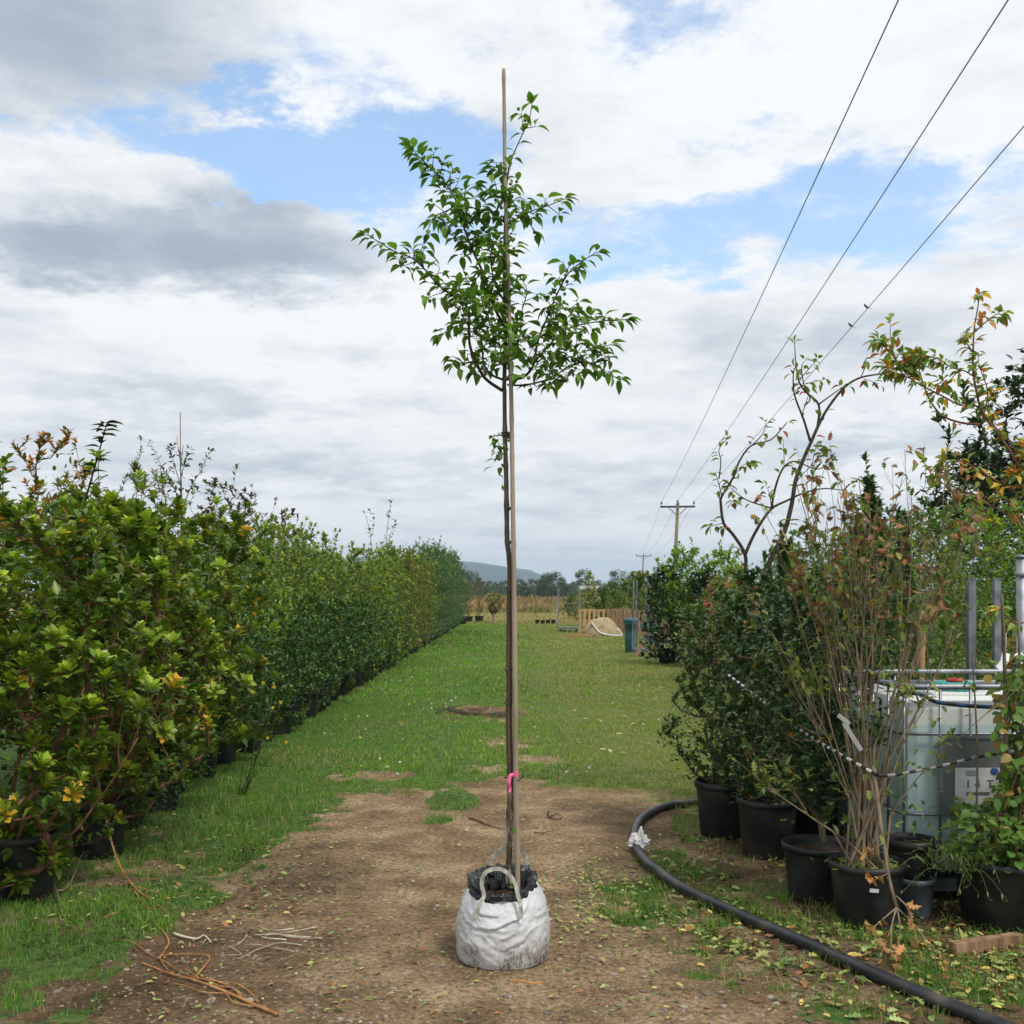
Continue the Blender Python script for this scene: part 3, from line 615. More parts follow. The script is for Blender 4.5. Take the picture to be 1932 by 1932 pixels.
def crown_mesh(name, seed, hgt, rad, n=1500, kind='round', leaf=.9, c1=(.03, .055, .02), c2=(.065, .10, .035), mat='leaf_far', clumps=26, trunk_h=.25):
    rng = random.Random(seed); lv = Leaves(); w = MB(); cl = []
    for i in range(clumps):
        t = rng.random(); z = hgt * (trunk_h * .6 + (1 - trunk_h * .6) * t)
        if kind == 'poplar': e = math.sin(PI * min(.08 + .9 * t, 1)) ** .7
        elif kind == 'wide': e = math.sin(PI * min(.15 + .7 * t, 1)) ** .5
        else: e = math.sin(PI * min(.1 + .78 * t, 1)) ** .6
        a = rng.uniform(0, 2 * PI); rr = rad * e * rng.random() ** .5 * .8
        cl.append((Vector((rr * math.cos(a), rr * math.sin(a), z * .94)), rad * rng.uniform(.22, .42) * (.6 if kind == 'poplar' else 1)))
    for i in range(n):
        c, r_ = rng.choice(cl); d = rvec(rng); p = c + d * r_ * (rng.random() ** .4) * rng.uniform(.8, 1.2); 
        if p.z < .1 * hgt * trunk_h: p.z = .1 * hgt * trunk_h + rng.random() * .1 * hgt
        dd = rvec(rng); dd.z = dd.z * .6 + .1
        lv.add(p, dd, d + Vector((0, 0, .4)) + rvec(rng) * .5, leaf * rng.uniform(.6, 1.3), jit(mixc(c1, c2, rng.random()), rng, .2))
    w.tube([(0, 0, -.3), (0, 0, hgt * .3), (rad * .05, 0, hgt * .8)], [hgt * .022, hgt * .017, hgt * .004], 7)
    for c, r_ in cl[:10]: w.tube(smooth_path([(0, 0, hgt * trunk_h * .8), Vector((c.x * .5, c.y * .5, (hgt * trunk_h + c.z) / 2)), c], 2), [hgt * .009, hgt * .008, hgt * .006, hgt * .004, hgt * .003], 5)
    return w.mesh(name + '_trunk', M['bark_grey']), lv.mesh(name + '_crown', M[mat], 'far')
def tree_inst(name, meshes, loc, rz, s, label, cat, group=None, parts=('trunk', 'crown')):
    e = empty(name, loc, rz); e.scale = (s, s, s) if isinstance(s, (int, float)) else s; tag(e, label, cat, group)
    for pn, me in zip(parts, meshes): link(pn, me, e)
    return e
def far_trees():
    g = dict(c1=(.045, .08, .03), c2=(.085, .13, .045))
    A = [crown_mesh('broad_a', 11, 14, 7, 2600, 'wide', .8, **g), crown_mesh('broad_b', 12, 13, 6, 2400, 'round', .8, **g), crown_mesh('broad_c', 13, 15, 5.5, 2400, 'round', .8, clumps=18, **g)]
    Pp = crown_mesh('poplar', 21, 17, 2.6, 2200, 'poplar', .7, c1=(.03, .055, .02), c2=(.055, .085, .03), clumps=34, trunk_h=.1)
    op = crown_mesh('open_tree', 22, 16, 8, 1900, 'wide', .75, clumps=17, trunk_h=.4, c1=(.035, .06, .025), c2=(.07, .10, .045))
    Yt = 420.0
    spec = [  # px, top py, mesh, depth, label
     (790, 1088, 0, 400, 'broad dark tree just above the far end of the left hedge', 'tree'), (838, 1092, 1, 430, 'tree at the left end of the far tree line', 'tree'),
     (882, 1078, 0, 380, 'rounded tree under the left end of the blue hill, tallest of its clump', 'tree'), (905, 1090, 1, 360, 'lower round tree right of the tallest one under the hill', 'tree'),
     (925, 1096, 2, 430, 'short tree in the dip left of the planted sapling trunk', 'tree'), (945, 1097, 0, 420, 'wide low tree touching the sapling trunk on its left', 'tree'),
     (978, 1092, 2, 400, 'tree directly right of the bamboo cane in the far line', 'tree'), (990, 1100, 1, 250, 'darker nearer tree low behind the brown bank right of the cane', 'tree'),
     (1008, 1094, 0, 430, 'tree between the cane and the large dark oak', 'tree'), (1040, 1082, 0, 300, 'large dark round oak in front of the tree line', 'tree'),
     (1060, 1092, 1, 310, 'right shoulder tree beside the large dark oak', 'tree'), (1024, 1086, 1, 320, 'left shoulder tree beside the large dark oak', 'tree'),
     (1083, 1098, 1, 420, 'low tree in the gap right of the dark oak', 'tree'), (1103, 1075, 2, 420, 'tall dark tree standing up behind the trolley posts', 'tree'),
     (1122, 1096, 0, 430, 'low spreading tree at the foot of the tall dark tree', 'tree'),
     (1165, 1077, 'o', 430, 'large open crowned tree left of the wooden power poles', 'tree'), (1150, 1097, 1, 400, 'low bushy tree below the open crowned one', 'tree'),
     (1190, 1086, 1, 400, 'rounded tree behind the second power pole', 'tree'), (1210, 1094, 0, 390, 'low tree right behind the second power pole', 'tree'),
     (1233, 1076, 'p', 440, 'taller left one of the two upright poplars', 'poplar'), (1250, 1083, 'p', 440, 'shorter right one of the two upright poplars', 'poplar'),
     (1222, 1102, 2, 450, 'faint small tree left of the two poplars', 'tree'), (1285, 1090, 0, 400, 'round tree right behind the nearest power pole', 'tree'), (1320, 1093, 1, 400, 'tree glimpsed over the ivy covered frame', 'tree')]
    for i, (px, top, k, Y, lab, cat) in enumerate(spec):
        ms = op if k == 'o' else Pp if k == 'p' else A[k]; base = {0: 14, 1: 13, 2: 15, 'o': 16, 'p': 17}[k]
        hh = (HY - top) / FPX * Y + CAMH; s = hh / base
        sx = s * (1.25 if k in (0, 1) else 1)
        tree_inst('poplar_tree' if k == 'p' else 'far_tree', ms, ((px - CX) / FPX * Y, Y, 0), i * 1.3, (sx, sx, s), lab, cat, 'trees of the far tree line')
    # low far hedge as one mass
    rng = random.Random(3); lv = Leaves()
    for i in range(9000):
        x = rng.uniform(-60, 110); y = 330 + rng.uniform(-8, 60); top = 3.6 + 2.2 * mnoise.noise(Vector((x * .08, 1, 2)))
        lv.add((x, y, rng.random() ** .7 * top), rvec(rng), Vector((0, -.3, 1)) + rvec(rng) * .6, rng.uniform(.7, 1.4), jit((.045, .075, .028), rng, .3))
    tag(link('far_hedgerow', lv.mesh('far_hedgerow', M['leaf_far'], 'far')), 'continuous dark green hedgerow filling the gaps under the far trees', 'hedgerow', kind='stuff')
far_trees()

def build_bank():
    rg = np.random.default_rng(9); n = 60000
    x = rg.uniform(-26, 46, n); y = rg.uniform(78, 118, n); z = H(x, y); h = rg.uniform(.12, .45, n) * (.3 + 1.3 * fbm(x * .25, y * .25, 3, 3))
    spike = rg.random(n) < .01; h = np.where(spike, h * 2.2, h); w = rg.uniform(.03, .08, n); a = rg.uniform(0, np.pi, n)
    lx = rg.normal(0, .7, n) * h; ly = rg.normal(0, .3, n) * h
    v = np.zeros((n, 3, 3)); v[:, 0] = np.stack([x - np.cos(a) * w, y - np.sin(a) * w, z - .05], 1); v[:, 1] = np.stack([x + np.cos(a) * w, y + np.sin(a) * w, z - .05], 1); v[:, 2] = np.stack([x + lx, y + ly, z + h], 1)
    f = fbm(x * .12, y * .12, 17, 3)[:, None]; t = rg.random((n, 1)); c = np.where(t < .60 - (f - .5) * 1.5, np.array([.34, .225, .12]), np.array([.13, .15, .055])) * rg.uniform(.6, 1.3, (n, 1))
    low = (y < 82)[:, None]; c = np.where(low & (t > .4), np.array([.09, .14, .035]), c)
    me = np_mesh('dry_weeds', v.reshape(-1, 3), np.arange(n * 3), np.full(n, 3), M['grass'], np.repeat(c, 3, 0), False)
    tag(link('dry_weeds', me), 'tall dead brown weeds covering the low bank beyond the lane', 'dry weeds', kind='stuff')
    n = 16000; x = rg.uniform(-12, 24, n); y = rg.uniform(54, 80, n); z = H(x, y); h = rg.uniform(.05, .16, n); w = rg.uniform(.02, .05, n); a = rg.uniform(0, np.pi, n); v = np.zeros((n, 3, 3))
    v[:, 0] = np.stack([x - np.cos(a) * w, y, z - .02], 1); v[:, 1] = np.stack([x + np.cos(a) * w, y, z - .02], 1); v[:, 2] = np.stack([x + rg.normal(0, .03, n), y, z + h], 1)
    c = np.where(rg.random((n, 1)) < .75, np.array([.38, .32, .13]), np.array([.12, .17, .04])) * rg.uniform(.7, 1.2, (n, 1))
    tag(link('straw_grass', np_mesh('straw_grass', v.reshape(-1, 3), np.arange(n * 3), np.full(n, 3), M['grass'], np.repeat(c, 3, 0), False)), 'mown straw coloured grass between the lane and the brown bank', 'dry grass', kind='stuff')
build_bank()

# ------------------------------------------------------------------ power line
def catmull_r(p, r0, r1): return [r0 + (r1 - r0) * i / (len(p) - 1) for i in range(len(p))]
def pole(px_top, py_top, px_base, Y, arm_z, arm_half, label, rad=.135):
    top = P(px_top, py_top, Y); base = P(px_base, HY, Y); base = Vector((base.x - (top.x - base.x) * CAMH / max(top.z - CAMH, 1), Y, -.3))
    e = empty('power_pole', (base.x, Y, 0)); tag(e, label, 'power pole', 'wooden poles carrying the three wires')
    o = Vector((base.x, Y, 0)); ax = (top - base).normalized()
    b = MB(); b.tube([base - o, top - o], [rad * 1.15, rad * .8], 12); b.build('pole', M['wood_pole'], e)
    c = base + ax * ((arm_z - base.z) / ax.z) - o; d = Vector((1, -.1, 0)).normalized()
    b = MB(); b.beam(c - d * arm_half, c + d * arm_half, .1, .13); b.build('crossarm', M['iron'], e)
    for s in (-1, 1):
        b = MB(); b.beam(c + d * s * .62 - Vector((0, 0, .08)), c - Vector((0, 0, .55)) + d * s * .12, .05, .05); b.build('brace', M['iron'], e)
    ends = []
    for s in (-1, 0, 1):
        q = c + d * s * (arm_half - .08) + Vector((0, 0, .07 + (.12 if s == 0 else 0))); b = MB()
        b.lathe([(.018, 0), (.018, .12), (.06, .13), (.07, .17), (.04, .19), (.065, .21), (.05, .27), (.02, .30)], 10, q); b.build('insulator', M['iron'], e); ends.append(o + q + Vector((0, 0, .27)))
    return ends
E1 = pole(1279, 948, 1271, 74, 1.6 + 162 / 2000 * 74, 1.2, 'nearest wooden power pole, tallest of those behind the ivy')
E2 = pole(1214.5, 1046, 1210, 172, 1.6 + 69 / 2000 * 172, 1.25, 'second wooden power pole, beyond the grey trolley posts')
E3 = pole(1196.5, 1077, 1195, 307, 1.6 + 38 / 2000 * 307, 1.3, 'farthest and smallest wooden power pole')
E0 = [Vector((1.7 + 3.6 + s * 1.25, -26, 7.9)) for s in (-1, 0, 1)]
# the near span leaves the frame at these picture points
wm = noisy('wire_metal', (.05, .05, .05), (.10, .10, .10), 3, .5, 0)
near = [(1695, 0), (1902, 0), (1932, 238)]
for i, (nm, lab) in enumerate((('power_line', 'left overhead wire of the three'), ('power_line', 'middle overhead wire of the three'), ('power_line', 'right overhead wire, with two small birds on it'))):
    b = MB(); A_ = E1[i]; q = near[i]
    v = (HY - q[1]) / FPX; u = (q[0] - CX) / FPX
    # direction of the line taken from the pole spacing
    zt = 7.6; Yq = (zt - CAMH) / v; Q = Vector((u * Yq, Yq, zt)); dirn = (Q - A_); Z0 = Q + dirn * ((-26 - Q.y) / dirn.y)
    Z0.z = 8.2
    def cat(a, c, sag, n=26): return [a.lerp(c, t / n) - Vector((0, 0, sag * 4 * (t / n) * (1 - t / n))) for t in range(n + 1)]
    # sag fitted so that the wire passes through Q
    t = (A_.y - Q.y) / (A_.y - Z0.y); zl = A_.z + (Z0.z - A_.z) * t; sag = (zl - Q.z) / (4 * t * (1 - t))
    pts = cat(A_, Z0, max(min(sag, 1.2), .1), 40)
    b.tube(pts[::-1] + cat(E1[i], E2[i], 1.1)[1:] + cat(E2[i], E3[i], 1.3)[1:], .008, 5)
    tag(b.build(nm, wm), lab, 'overhead wire', 'three overhead wires')
    if i == 2: WIRE = pts
def bird(px, label):
    p = min(WIRE, key=lambda q: abs((q.x / max(q.y, .1)) * FPX + CX - px) if q.y > 3 else 1e9)
    # interpolate on the wire
    best = None
    for a, c in zip(WIRE, WIRE[1:]):
        if a.y < 3 or c.y < 3: continue
        pa = a.x / a.y * FPX + CX; pc = c.x / c.y * FPX + CX
        if (pa - px) * (pc - px) <= 0: best = a.lerp(c, (px - pa) / (pc - pa + 1e-9))
    p = best or p; e = empty('bird', p + Vector((0, 0, .012))); tag(e, label, 'bird', 'birds on the wire')
    me = bpy.data.meshes.new('bird_body'); b = MB()
    prof = [(0, -.085, .012, .002), (0, -.05, .03, .012), (0, -.02, .055, .026), (0, .01, .08, .032), (0, .035, .108, .028), (0, .048, .128, .021), (0, .055, .145, .022), (0, .066, .152, .016), (0, .078, .15, .004)]
    b.tube([(x, y, z) for x, y, z, r in prof], [r for *_, r in prof], 10)
    b.build('body', flat('bird_brown', (.09, .07, .055), .8), e)
    t = MB(); t.beam((0, -.04, .025), (0, -.15, -.02), .022, .006); t.build('tail', flat('bird_tail', (.05, .04, .03), .8), e)
    for s in (-1, 1):
        w_ = MB(); w_.add([(s * .03, .03, .10), (s * .036, -.02, .085), (s * .02, -.09, .03), (s * .03, -.03, .045), (s * .034, .01, .06)], [(0, 1, 2, 3, 4)]); w_.add([(s * .024, .03, .10), (s * .028, -.02, .085), (s * .014, -.09, .03), (s * .024, -.03, .045), (s * .026, .01, .06)], [(4, 3, 2, 1, 0)])
        w_.build('wing', bpy.data.materials['bird_tail'], e)
        l = MB(); l.tube([(s * .01, 0, .05), (s * .01, 0, -.005)], .003, 4); l.build('leg', bpy.data.materials['bird_tail'], e)
    e.rotation_euler = (0, 0, .9); e.scale = (.75, .75, .75)
bird(1636, 'upper right small dark bird perched on the right wire'); bird(1605, 'lower left small dark bird perched on the right wire')

# ------------------------------------------------------------------ potted shrubs
def pot_mesh(r=.2, h=.34, n=28):
    b = MB(); b.lathe([(r * .78, 0), (r * .82, .01), (r * .96, h * .86), (r * .965, h * .88), (r * 1.03, h * .885), (r * 1.045, h * .94), (r * 1.03, h), (r * .97, h), (r * .95, h * .9), (r * .93, h * .8), (0, h * .8)], n, closed=False)
    return b.mesh('pot', M['pot'])
def soil_mesh(r=.2, h=.34):
    b = MB(); n = 20; vs = [(0, 0, h * .83)]; fs = []
    for j, q in enumerate((.35, .7, .94)):
        for k in range(n): a = 2 * PI * k / n; vs.append((r * q * math.cos(a), r * q * math.sin(a), h * .825 + random.uniform(-.006, .01)))
    for k in range(n): fs.append((0, 1 + k, 1 + (k + 1) % n))
    for j in range(2):
        for k in range(n): a = 1 + j * n + k; c = 1 + j * n + (k + 1) % n; fs.append((a, a + n, c + n, c))
    b.add(vs, fs, True); return b.mesh('soil', M['soil'])
random.seed(4)
POT = pot_mesh(.2, .34); SOIL = soil_mesh(.2, .34); POT_L = pot_mesh(.19, .34)
ORD = ['', 'first', 'second', 'third', 'fourth', 'fifth', 'sixth', 'seventh', 'eighth', 'ninth', 'tenth', 'eleventh', 'twelfth', 'thirteenth', 'fourteenth', 'fifteenth', 'sixteenth', 'seventeenth', 'eighteenth', 'nineteenth', 'twentieth']
def potted(name, meshes, loc, rz, s, label, cat, group=None, pot=POT, soil=SOIL, ps=1.0, sz=None):
    e = empty(name, (loc[0], loc[1], h1(loc[0], loc[1]) - .004), rz); tag(e, label, cat, group)
    if pot: o = link('pot', pot, e); o.scale = (ps, ps, 1)
    if soil: o = link('soil', soil, e); o.scale = (ps, ps, 1)
    for n_, me in zip(('stems', 'foliage'), meshes): o = link(n_, me, e); o.scale = (s, s, sz or s)
    return e
YG = (.15, .235, .022); DG = (.035, .075, .016)
near_k = dict(leaf=.078, tmpl='obov', mat='leaf', wood='bark_red', new=(.38, .50, .038), old=(.026, .078, .014), third=(.66, .38, .03), p3=.011, ros=17, along=8, tipr=.0021, wid=1.15, newp=.62, shoots=8)  # old leaves darkened to paint the depth shade inside the shrubs
SH = {}
SH['arb0'] = shrub(1, r=.72, z0=.18, z1=2.0, ntips=240, infill=600, lean=(.12, 0), nstem=6, name='arb0', **near_k)
SH['arb1'] = shrub(2, r=.70, z0=.25, z1=2.12, ntips=230, infill=550, lean=(.05, .1), nstem=5, name='arb1', **near_k)
SH['arb2'] = shrub(3, r=.70, z0=.10, z1=1.95, ntips=240, infill=700, lean=(.15, -.1), nstem=6, name='arb2', **near_k)
mid_k = dict(leaf=.066, tmpl='oval', mat='leaf', wood='bark_grey', third=(.40, .28, .05), p3=.01, ros=8, along=9)
SH['dk0'] = shrub(4, r=.60, z0=.10, z1=1.45, ntips=190, infill=700, new=(.15, .28, .045), old=(.028, .08, .02), name='dk0', **mid_k)
SH['dk1'] = shrub(5, r=.66, shoots=10, z0=.18, z1=2.1, ntips=200, infill=700, new=(.32, .50, .055), old=(.045, .125, .025), name='dk1', **mid_k)
SH['ye0'] = shrub(6, r=.64, shoots=16, z0=.18, z1=2.25, ntips=210, infill=600, new=(.52, .60, .075), old=(.09, .19, .03), name='ye0', **mid_k)
SH['ye1'] = shrub(7, r=.64, shoots=16, z0=.16, z1=2.4, ntips=210, infill=600, new=(.46, .52, .07), old=(.08, .165, .03), name='ye1', **mid_k)
far_k = dict(leaf=.085, tmpl='oval', mat='leaf_soft', wood='bark_grey', p3=.02, ros=5, along=6)
SH['ol0'] = shrub(8, r=.66, shoots=16, z0=.14, z1=2.45, ntips=190, infill=600, new=(.36, .40, .075), old=(.09, .13, .03), third=(.46, .28, .09), name='ol0', **far_k)
SH['bl0'] = shrub(9, r=.68, shoots=18, z0=.14, z1=2.9, ntips=190, infill=600, new=(.16, .27, .09), old=(.065, .135, .05), third=(.12, .17, .08), prof='col', name='bl0', **far_k)
SH['bl1'] = shrub(10, r=.66, shoots=18, z0=.14, z1=3.1, ntips=190, infill=500, new=(.17, .28, .10), old=(.07, .14, .06), third=(.12, .17, .08), prof='col', name='bl1', **far_k)
SH['br0'] = shrub(11, r=.60, z0=.3, z1=2.8, ntips=220, infill=700, new=(.33, .18, .07), old=(.15, .14, .045), third=(.30, .13, .05), name='br0', **far_k)

def left_row():
    # (first eight follow the pots seen in the photograph)
    near = [(-3.02, 4.95, 'arb1', 2.6), (-2.58, 5.6, 'arb2', .3), (-2.52, 6.46, 'arb0', 1.1), (-2.66, 7.2, 'arb1', 2.0), (-2.60, 7.78, 'arb0', 3.9), (-2.76, 8.5, 'arb2', 4.6), (-2.72, 9.2, 'arb1', 5.2)]
    labs = ['yellow green shrub cut by the left edge, closest of all to the camera', 'glossy yellow green shrub in the first visible black pot on the left', 'bushy shrub with red brown stems in the second black pot from the left corner',
            'bright leafy shrub leaning over the third black pot from the left corner', 'shrub with orange tinged lower leaves in the fourth black pot on the left',
            'tall bright green shrub in the fifth pot, behind the yellow flowered weed', 'bright shrub in the round rimmed black pot with grass growing out']
    for (x, y, k, rz), lb in zip(near, labs):
        potted('potted_shrub', SH[k], (x, y), rz, 1.07, lb, 'shrub', 'potted shrubs lining the left edge of the lane', ps=.86)
    rng = random.Random(31); y = 9.95; i = 7; cnt = {}
    words = {'dk0': 'low dark green shrub in the left front row', 'dk1': 'mid green leafy shrub in the left front row', 'ye0': 'yellow green small leaved shrub in the left front row', 'ye1': 'light olive green shrub in the left front row',
             'ol0': 'olive brown tinged shrub in the left front row', 'br0': 'rust coloured thin shrub in the left front row', 'bl0': 'blue green tall shrub in the left front row', 'bl1': 'grey green upright sapling in the left front row'}
    while y < 52:
        if y < 19: k = 'dk0'
        elif y < 25: k = rng.choice(['ye0', 'ye1', 'dk0'])
        elif y < 32: k = rng.choice(['ye1', 'ol0', 'ol0', 'br0'])
        else: k = rng.choice(['bl0', 'bl1', 'bl0'])
        cnt[k] = cnt.get(k, 0) + 1
        potted('potted_shrub', SH[k], (-2.69 + rng.uniform(-.06, .04), y), rng.uniform(0, 6.28), rng.uniform(.86, 1.08) * (1.05 if y > 30 else 1), f'{words[k]}, {ORD[cnt[k]]} of its kind', 'shrub', 'potted shrubs lining the left edge of the lane', soil=None, ps=.9)
        y += .72 if y < 20 else .9
        i += 1
    y = 10.0; cm = {}
    mw = {'dk1': 'mid green shrub standing just behind the low dark front row', 'ye0': 'yellow green shrub standing just behind the low dark front row', 'ye1': 'olive green shrub standing just behind the low dark front row'}
    while y < 20:
        k = rng.choice(['dk1', 'ye0']) if y < 14 else rng.choice(['ye0', 'ye1', 'ye0']); cm[k] = cm.get(k, 0) + 1
        potted('potted_shrub', SH[k], (-3.22 + rng.uniform(-.08, .08), y), rng.uniform(0, 6.28), rng.uniform(.82, 1.08), f'{mw[k]}, {ORD[cm[k]]} of its kind', 'shrub', 'shrubs just behind the low front row', soil=None, ps=.9)
        y += .75
    # second row, taller
    bw = {'arb1': 'bright green shrub standing behind the left front row', 'ye1': 'light green shrub rising behind the left front row', 'dk1': 'mid green shrub rising behind the left front row', 'bl0': 'tall blue green shrub behind the left front row', 'bl1': 'grey green sapling behind the left front row'}
    y = 5.9; cb = {}
    while y < 50:
        k = 'arb1' if y < 9.5 else rng.choice(['dk1', 'ye1']) if y < 20 else 'ye1' if y < 30 else rng.choice(['bl0', 'bl1'])
        cb[k] = cb.get(k, 0) + 1
        s = rng.uniform(1.02, 1.12) if y < 9.5 else rng.uniform(.84, 1.06); 
        potted('tall_shrub', SH[k], (-4.0 + rng.uniform(-.2, .15), y), rng.uniform(0, 6.28), s, f'{bw[k]}, {ORD[cb[k]]} of its kind', 'shrub', 'taller shrubs in the second left row', soil=None, pot=None)
        y += 1.0 if y < 20 else 1.5
left_row()
def leaning_stems():
    # the two nearest pots have thick bare stems leaning out to the right
    rg = random.Random(44); near = sorted([o for o in bpy.data.objects if o.name.startswith('potted_shrub') and o.parent is None and 5.3 < o.location.y < 6.9], key=lambda o: o.location.y)
    for e, fans in zip(near, ([((-.10, -.02), (60, 1480), (150, 1330), .020), ((.02, .0), (100, 1540), (205, 1330), .018), ((-.14, .05), (20, 1520), (60, 1280), .017), ((.08, -.06), (150, 1560), (262, 1390), .010), ((-.05, -.1), (30, 1590), (100, 1420), .014)],
                              [((-.08, 0), (190, 1420), (300, 1160), .019), ((.03, .03), (235, 1450), (330, 1270), .017), ((.08, -.05), (255, 1455), (330, 1340), .009), ((-.02, .06), (170, 1450), (215, 1200), .014)])):
        lvx = Leaves(); b = MB(); Mi = Matrix.Translation(e.location) @ Matrix.Rotation(e.rotation_euler.z, 4, 'Z'); Mi = Mi.inverted()
        for (bx, by), q1, q2, r in fans:
            Y = e.location.y - .12; pts = smooth_path([e.location + Vector((bx, by, .27)), P(q1[0], q1[1], Y), P(q2[0], q2[1], Y - .05)], 5); pts = [Mi @ (p + rvec(rg) * .006) for p in pts]; b.tube(pts, catmull_r(pts, r, r * .4), 8)
            for k in range(3):
                tip = pts[-1] + Mi.to_3x3() @ Vector((rg.uniform(-.12, .14), rg.uniform(-.1, .05), rg.uniform(.15, .3))); tp = smooth_path([pts[-1 - k], pts[-1 - k].lerp(tip, .5) + rvec(rg) * .02, tip], 3); b.tube(tp, catmull_r(tp, r * .35, .0025), 5)
                ax = (tp[-1] - tp[-2]).normalized(); u = ax.orthogonal().normalized(); v = ax.cross(u)
                for j in range(16): a = j * 2.4; op = R(20 + 50 * (1 - j / 15)); lvx.add(tp[-1] - ax * .03 * (1 - j / 15), ax * math.cos(op) + (u * math.cos(a) + v * math.sin(a)) * math.sin(op), ax, rg.uniform(.06, .09), jit(mixc((.05, .12, .02), (.38, .50, .045), j / 15), rg))
        b.build('leaning_stems', M['bark_red'], e); link('foliage', lvx.mesh('stem_tip_leaves', M['leaf'], 'obov', 1.15), e)
leaning_stems()
def left_specials():
    au = shrub(40, r=.62, z0=1.2, z1=2.72, ntips=110, infill=120, leaf=.062, new=(.26, .17, .03), old=(.10, .11, .02), third=(.50, .17, .02), p3=.22, ros=6, along=6, wood='bark_red', mat='leaf_soft', base_z=.3, name='autumn_shrub')
    potted('autumn_shrub', au, (-3.3, 7.6), .4, 1.02, 'orange and olive leaved shrub rising above the hedge at the upper left', 'shrub', pot=None, soil=None)
    # single upright dark shoot
    b = MB(); pts = smooth_path([P(148, 1000, 6.7), P(165, 930, 6.65), P(182, 870, 6.62), P(193, 830, 6.6), P(203, 795, 6.6)], 5); b.tube(pts, catmull_r(pts, .008, .003), 6)
    base = Vector((pts[0].x, pts[0].y, 0)); b.tube([base, base + Vector((.01, 0, .9)), pts[0]], [.012, .01, .008], 6)
    e = empty('dark_shoot', base); tag(e, 'single dark leafy shoot sticking up left of the thin fruit tree', 'shoot')
    def rel(bb, name, mat):
        bb.v = [(v[0] - base.x, v[1] - base.y, v[2]) for v in bb.v]; return bb.build(name, mat, e)
    rel(b, 'stem', M['bark_dark']); lv = Leaves(); rg = random.Random(2)
    for i in range(40):
        t = rg.random() ** .45; p = pts[min(int(t * (len(pts) - 1)), len(pts) - 1)] - base; a = i * 2.4; d = Vector((math.cos(a), math.sin(a) * .8, .45)); lv.add(p, d, (0, 0, 1), rg.uniform(.06, .1), jit((.03, .065, .018), rg))
    link('foliage', lv.mesh('shoot_leaves', M['leaf_dark'], 'oval_fine'), e)
    # thin fruit tree with a cane behind
    def thin_tree(name, label, paths, Y, leaf, c, n_leaf, woodm='bark_grey', rad=.012, cat='tree', tm='oval', matl='leaf_soft', group=None, kk=60, c2=None):
        rg = random.Random(kk); b = MB(); lv = Leaves(); base = None
        for ip, (pth, r0, dens) in enumerate(paths):
            pts = smooth_path([P(q[0], q[1], Y + (q[2] if len(q) > 2 else 0)) for q in pth], 4)
            if base is None: base = Vector((pts[0].x, pts[0].y, 0)); b.tube([base - base, Vector((0, 0, .02)), pts[0] - base], [r0 * 1.3, r0 * 1.3, r0], 7)
            b.tube([p - base for p in pts], catmull_r(pts, r0, max(r0 * .25, .0015)), 6)
            nl = int(dens * n_leaf)
            for k in range(nl):
                t = rg.uniform(.12, 1) ** .8; f = t * (len(pts) - 1); i0 = min(int(f), len(pts) - 2); p = pts[i0].lerp(pts[i0 + 1], f - i0)
                ax = (pts[i0 + 1] - pts[i0]).normalized(); d = (rvec(rg) + ax * .7); d.normalize(); p = p + d * rg.uniform(0, leaf * .6)
                cc = jit(c if c2 is None or rg.random() < .6 else rg.choice(c2), rg, .25)
                lv.add(p - base, d + Vector((0, 0, -.15)), Vector((0, 0, 1)) + rvec(rg) * .6, leaf * rg.uniform(.6, 1.1), cc)
        e = empty(name, base); tag(e, label, cat, group); b.build('trunk', M[woodm], e)
        if lv.p: link('foliage', lv.mesh(name + '_leaves', M[matl], tm), e)
        return e, base
    global THIN; THIN = thin_tree
    thin_tree('fruit_tree', 'thin small leaved fruit tree against the sky above the left hedge', [
        ([(350, 1100), (346, 1000), (343, 950), (341, 890), (340, 860)], .014, .9), ([(346, 985), (335, 935), (318, 905), (300, 870), (285, 838)], .006, 1.3), ([(344, 960), (362, 915), (378, 890), (398, 846)], .006, 1.3),
        ([(342, 920), (330, 880), (322, 850), (330, 838)], .005, .9), ([(342, 940), (330, 950), (310, 930)], .004, .6), ([(341, 900), (350, 870), (356, 850)], .004, .8)], 9.6, .05, (.035, .075, .022), 42, 'bark_grey', matl='leaf_dark', tm='oval')
    b = MB(); a = P(342, 1050, 9.7); t = P(340, 778, 9.7); bs = Vector((a.x, 9.7, 0)); b.tube([(0, 0, 0), a - bs, t - bs], [.009, .008, .004], 6); b.tube([P(340, 870, 9.7) - bs, P(333, 822, 9.7) - bs], [.004, .002], 5); b.tube([P(341, 880, 9.7) - bs, P(346, 838, 9.7) - bs], [.004, .002], 5)
    tag(b.build('bare_leader', M['bark_red'], None, bs), 'bare reddish leader rising highest out of the thin fruit tree', 'cane')
    # mixed tops behind the hedge
    pu = shrub(41, r=.7, z0=1.3, z1=2.9, ntips=120, infill=60, leaf=.07, new=(.16, .03, .03), old=(.07, .02, .02), third=(.10, .12, .03), p3=.25, ros=6, along=5, wood='bark_dark', mat='leaf_soft', name='purple_shrub')
    potted('purple_shrub', pu, (-4.3, 15.6), 1, 1.12, 'purple leaved shrub poking above the hedge about halfway along', 'shrub', pot=None, soil=None)
    potted('purple_shrub', pu, (-4.5, 20.8), 3, 1.12, 'second purple leaved shrub, farther along behind the hedge', 'shrub', pot=None, soil=None)
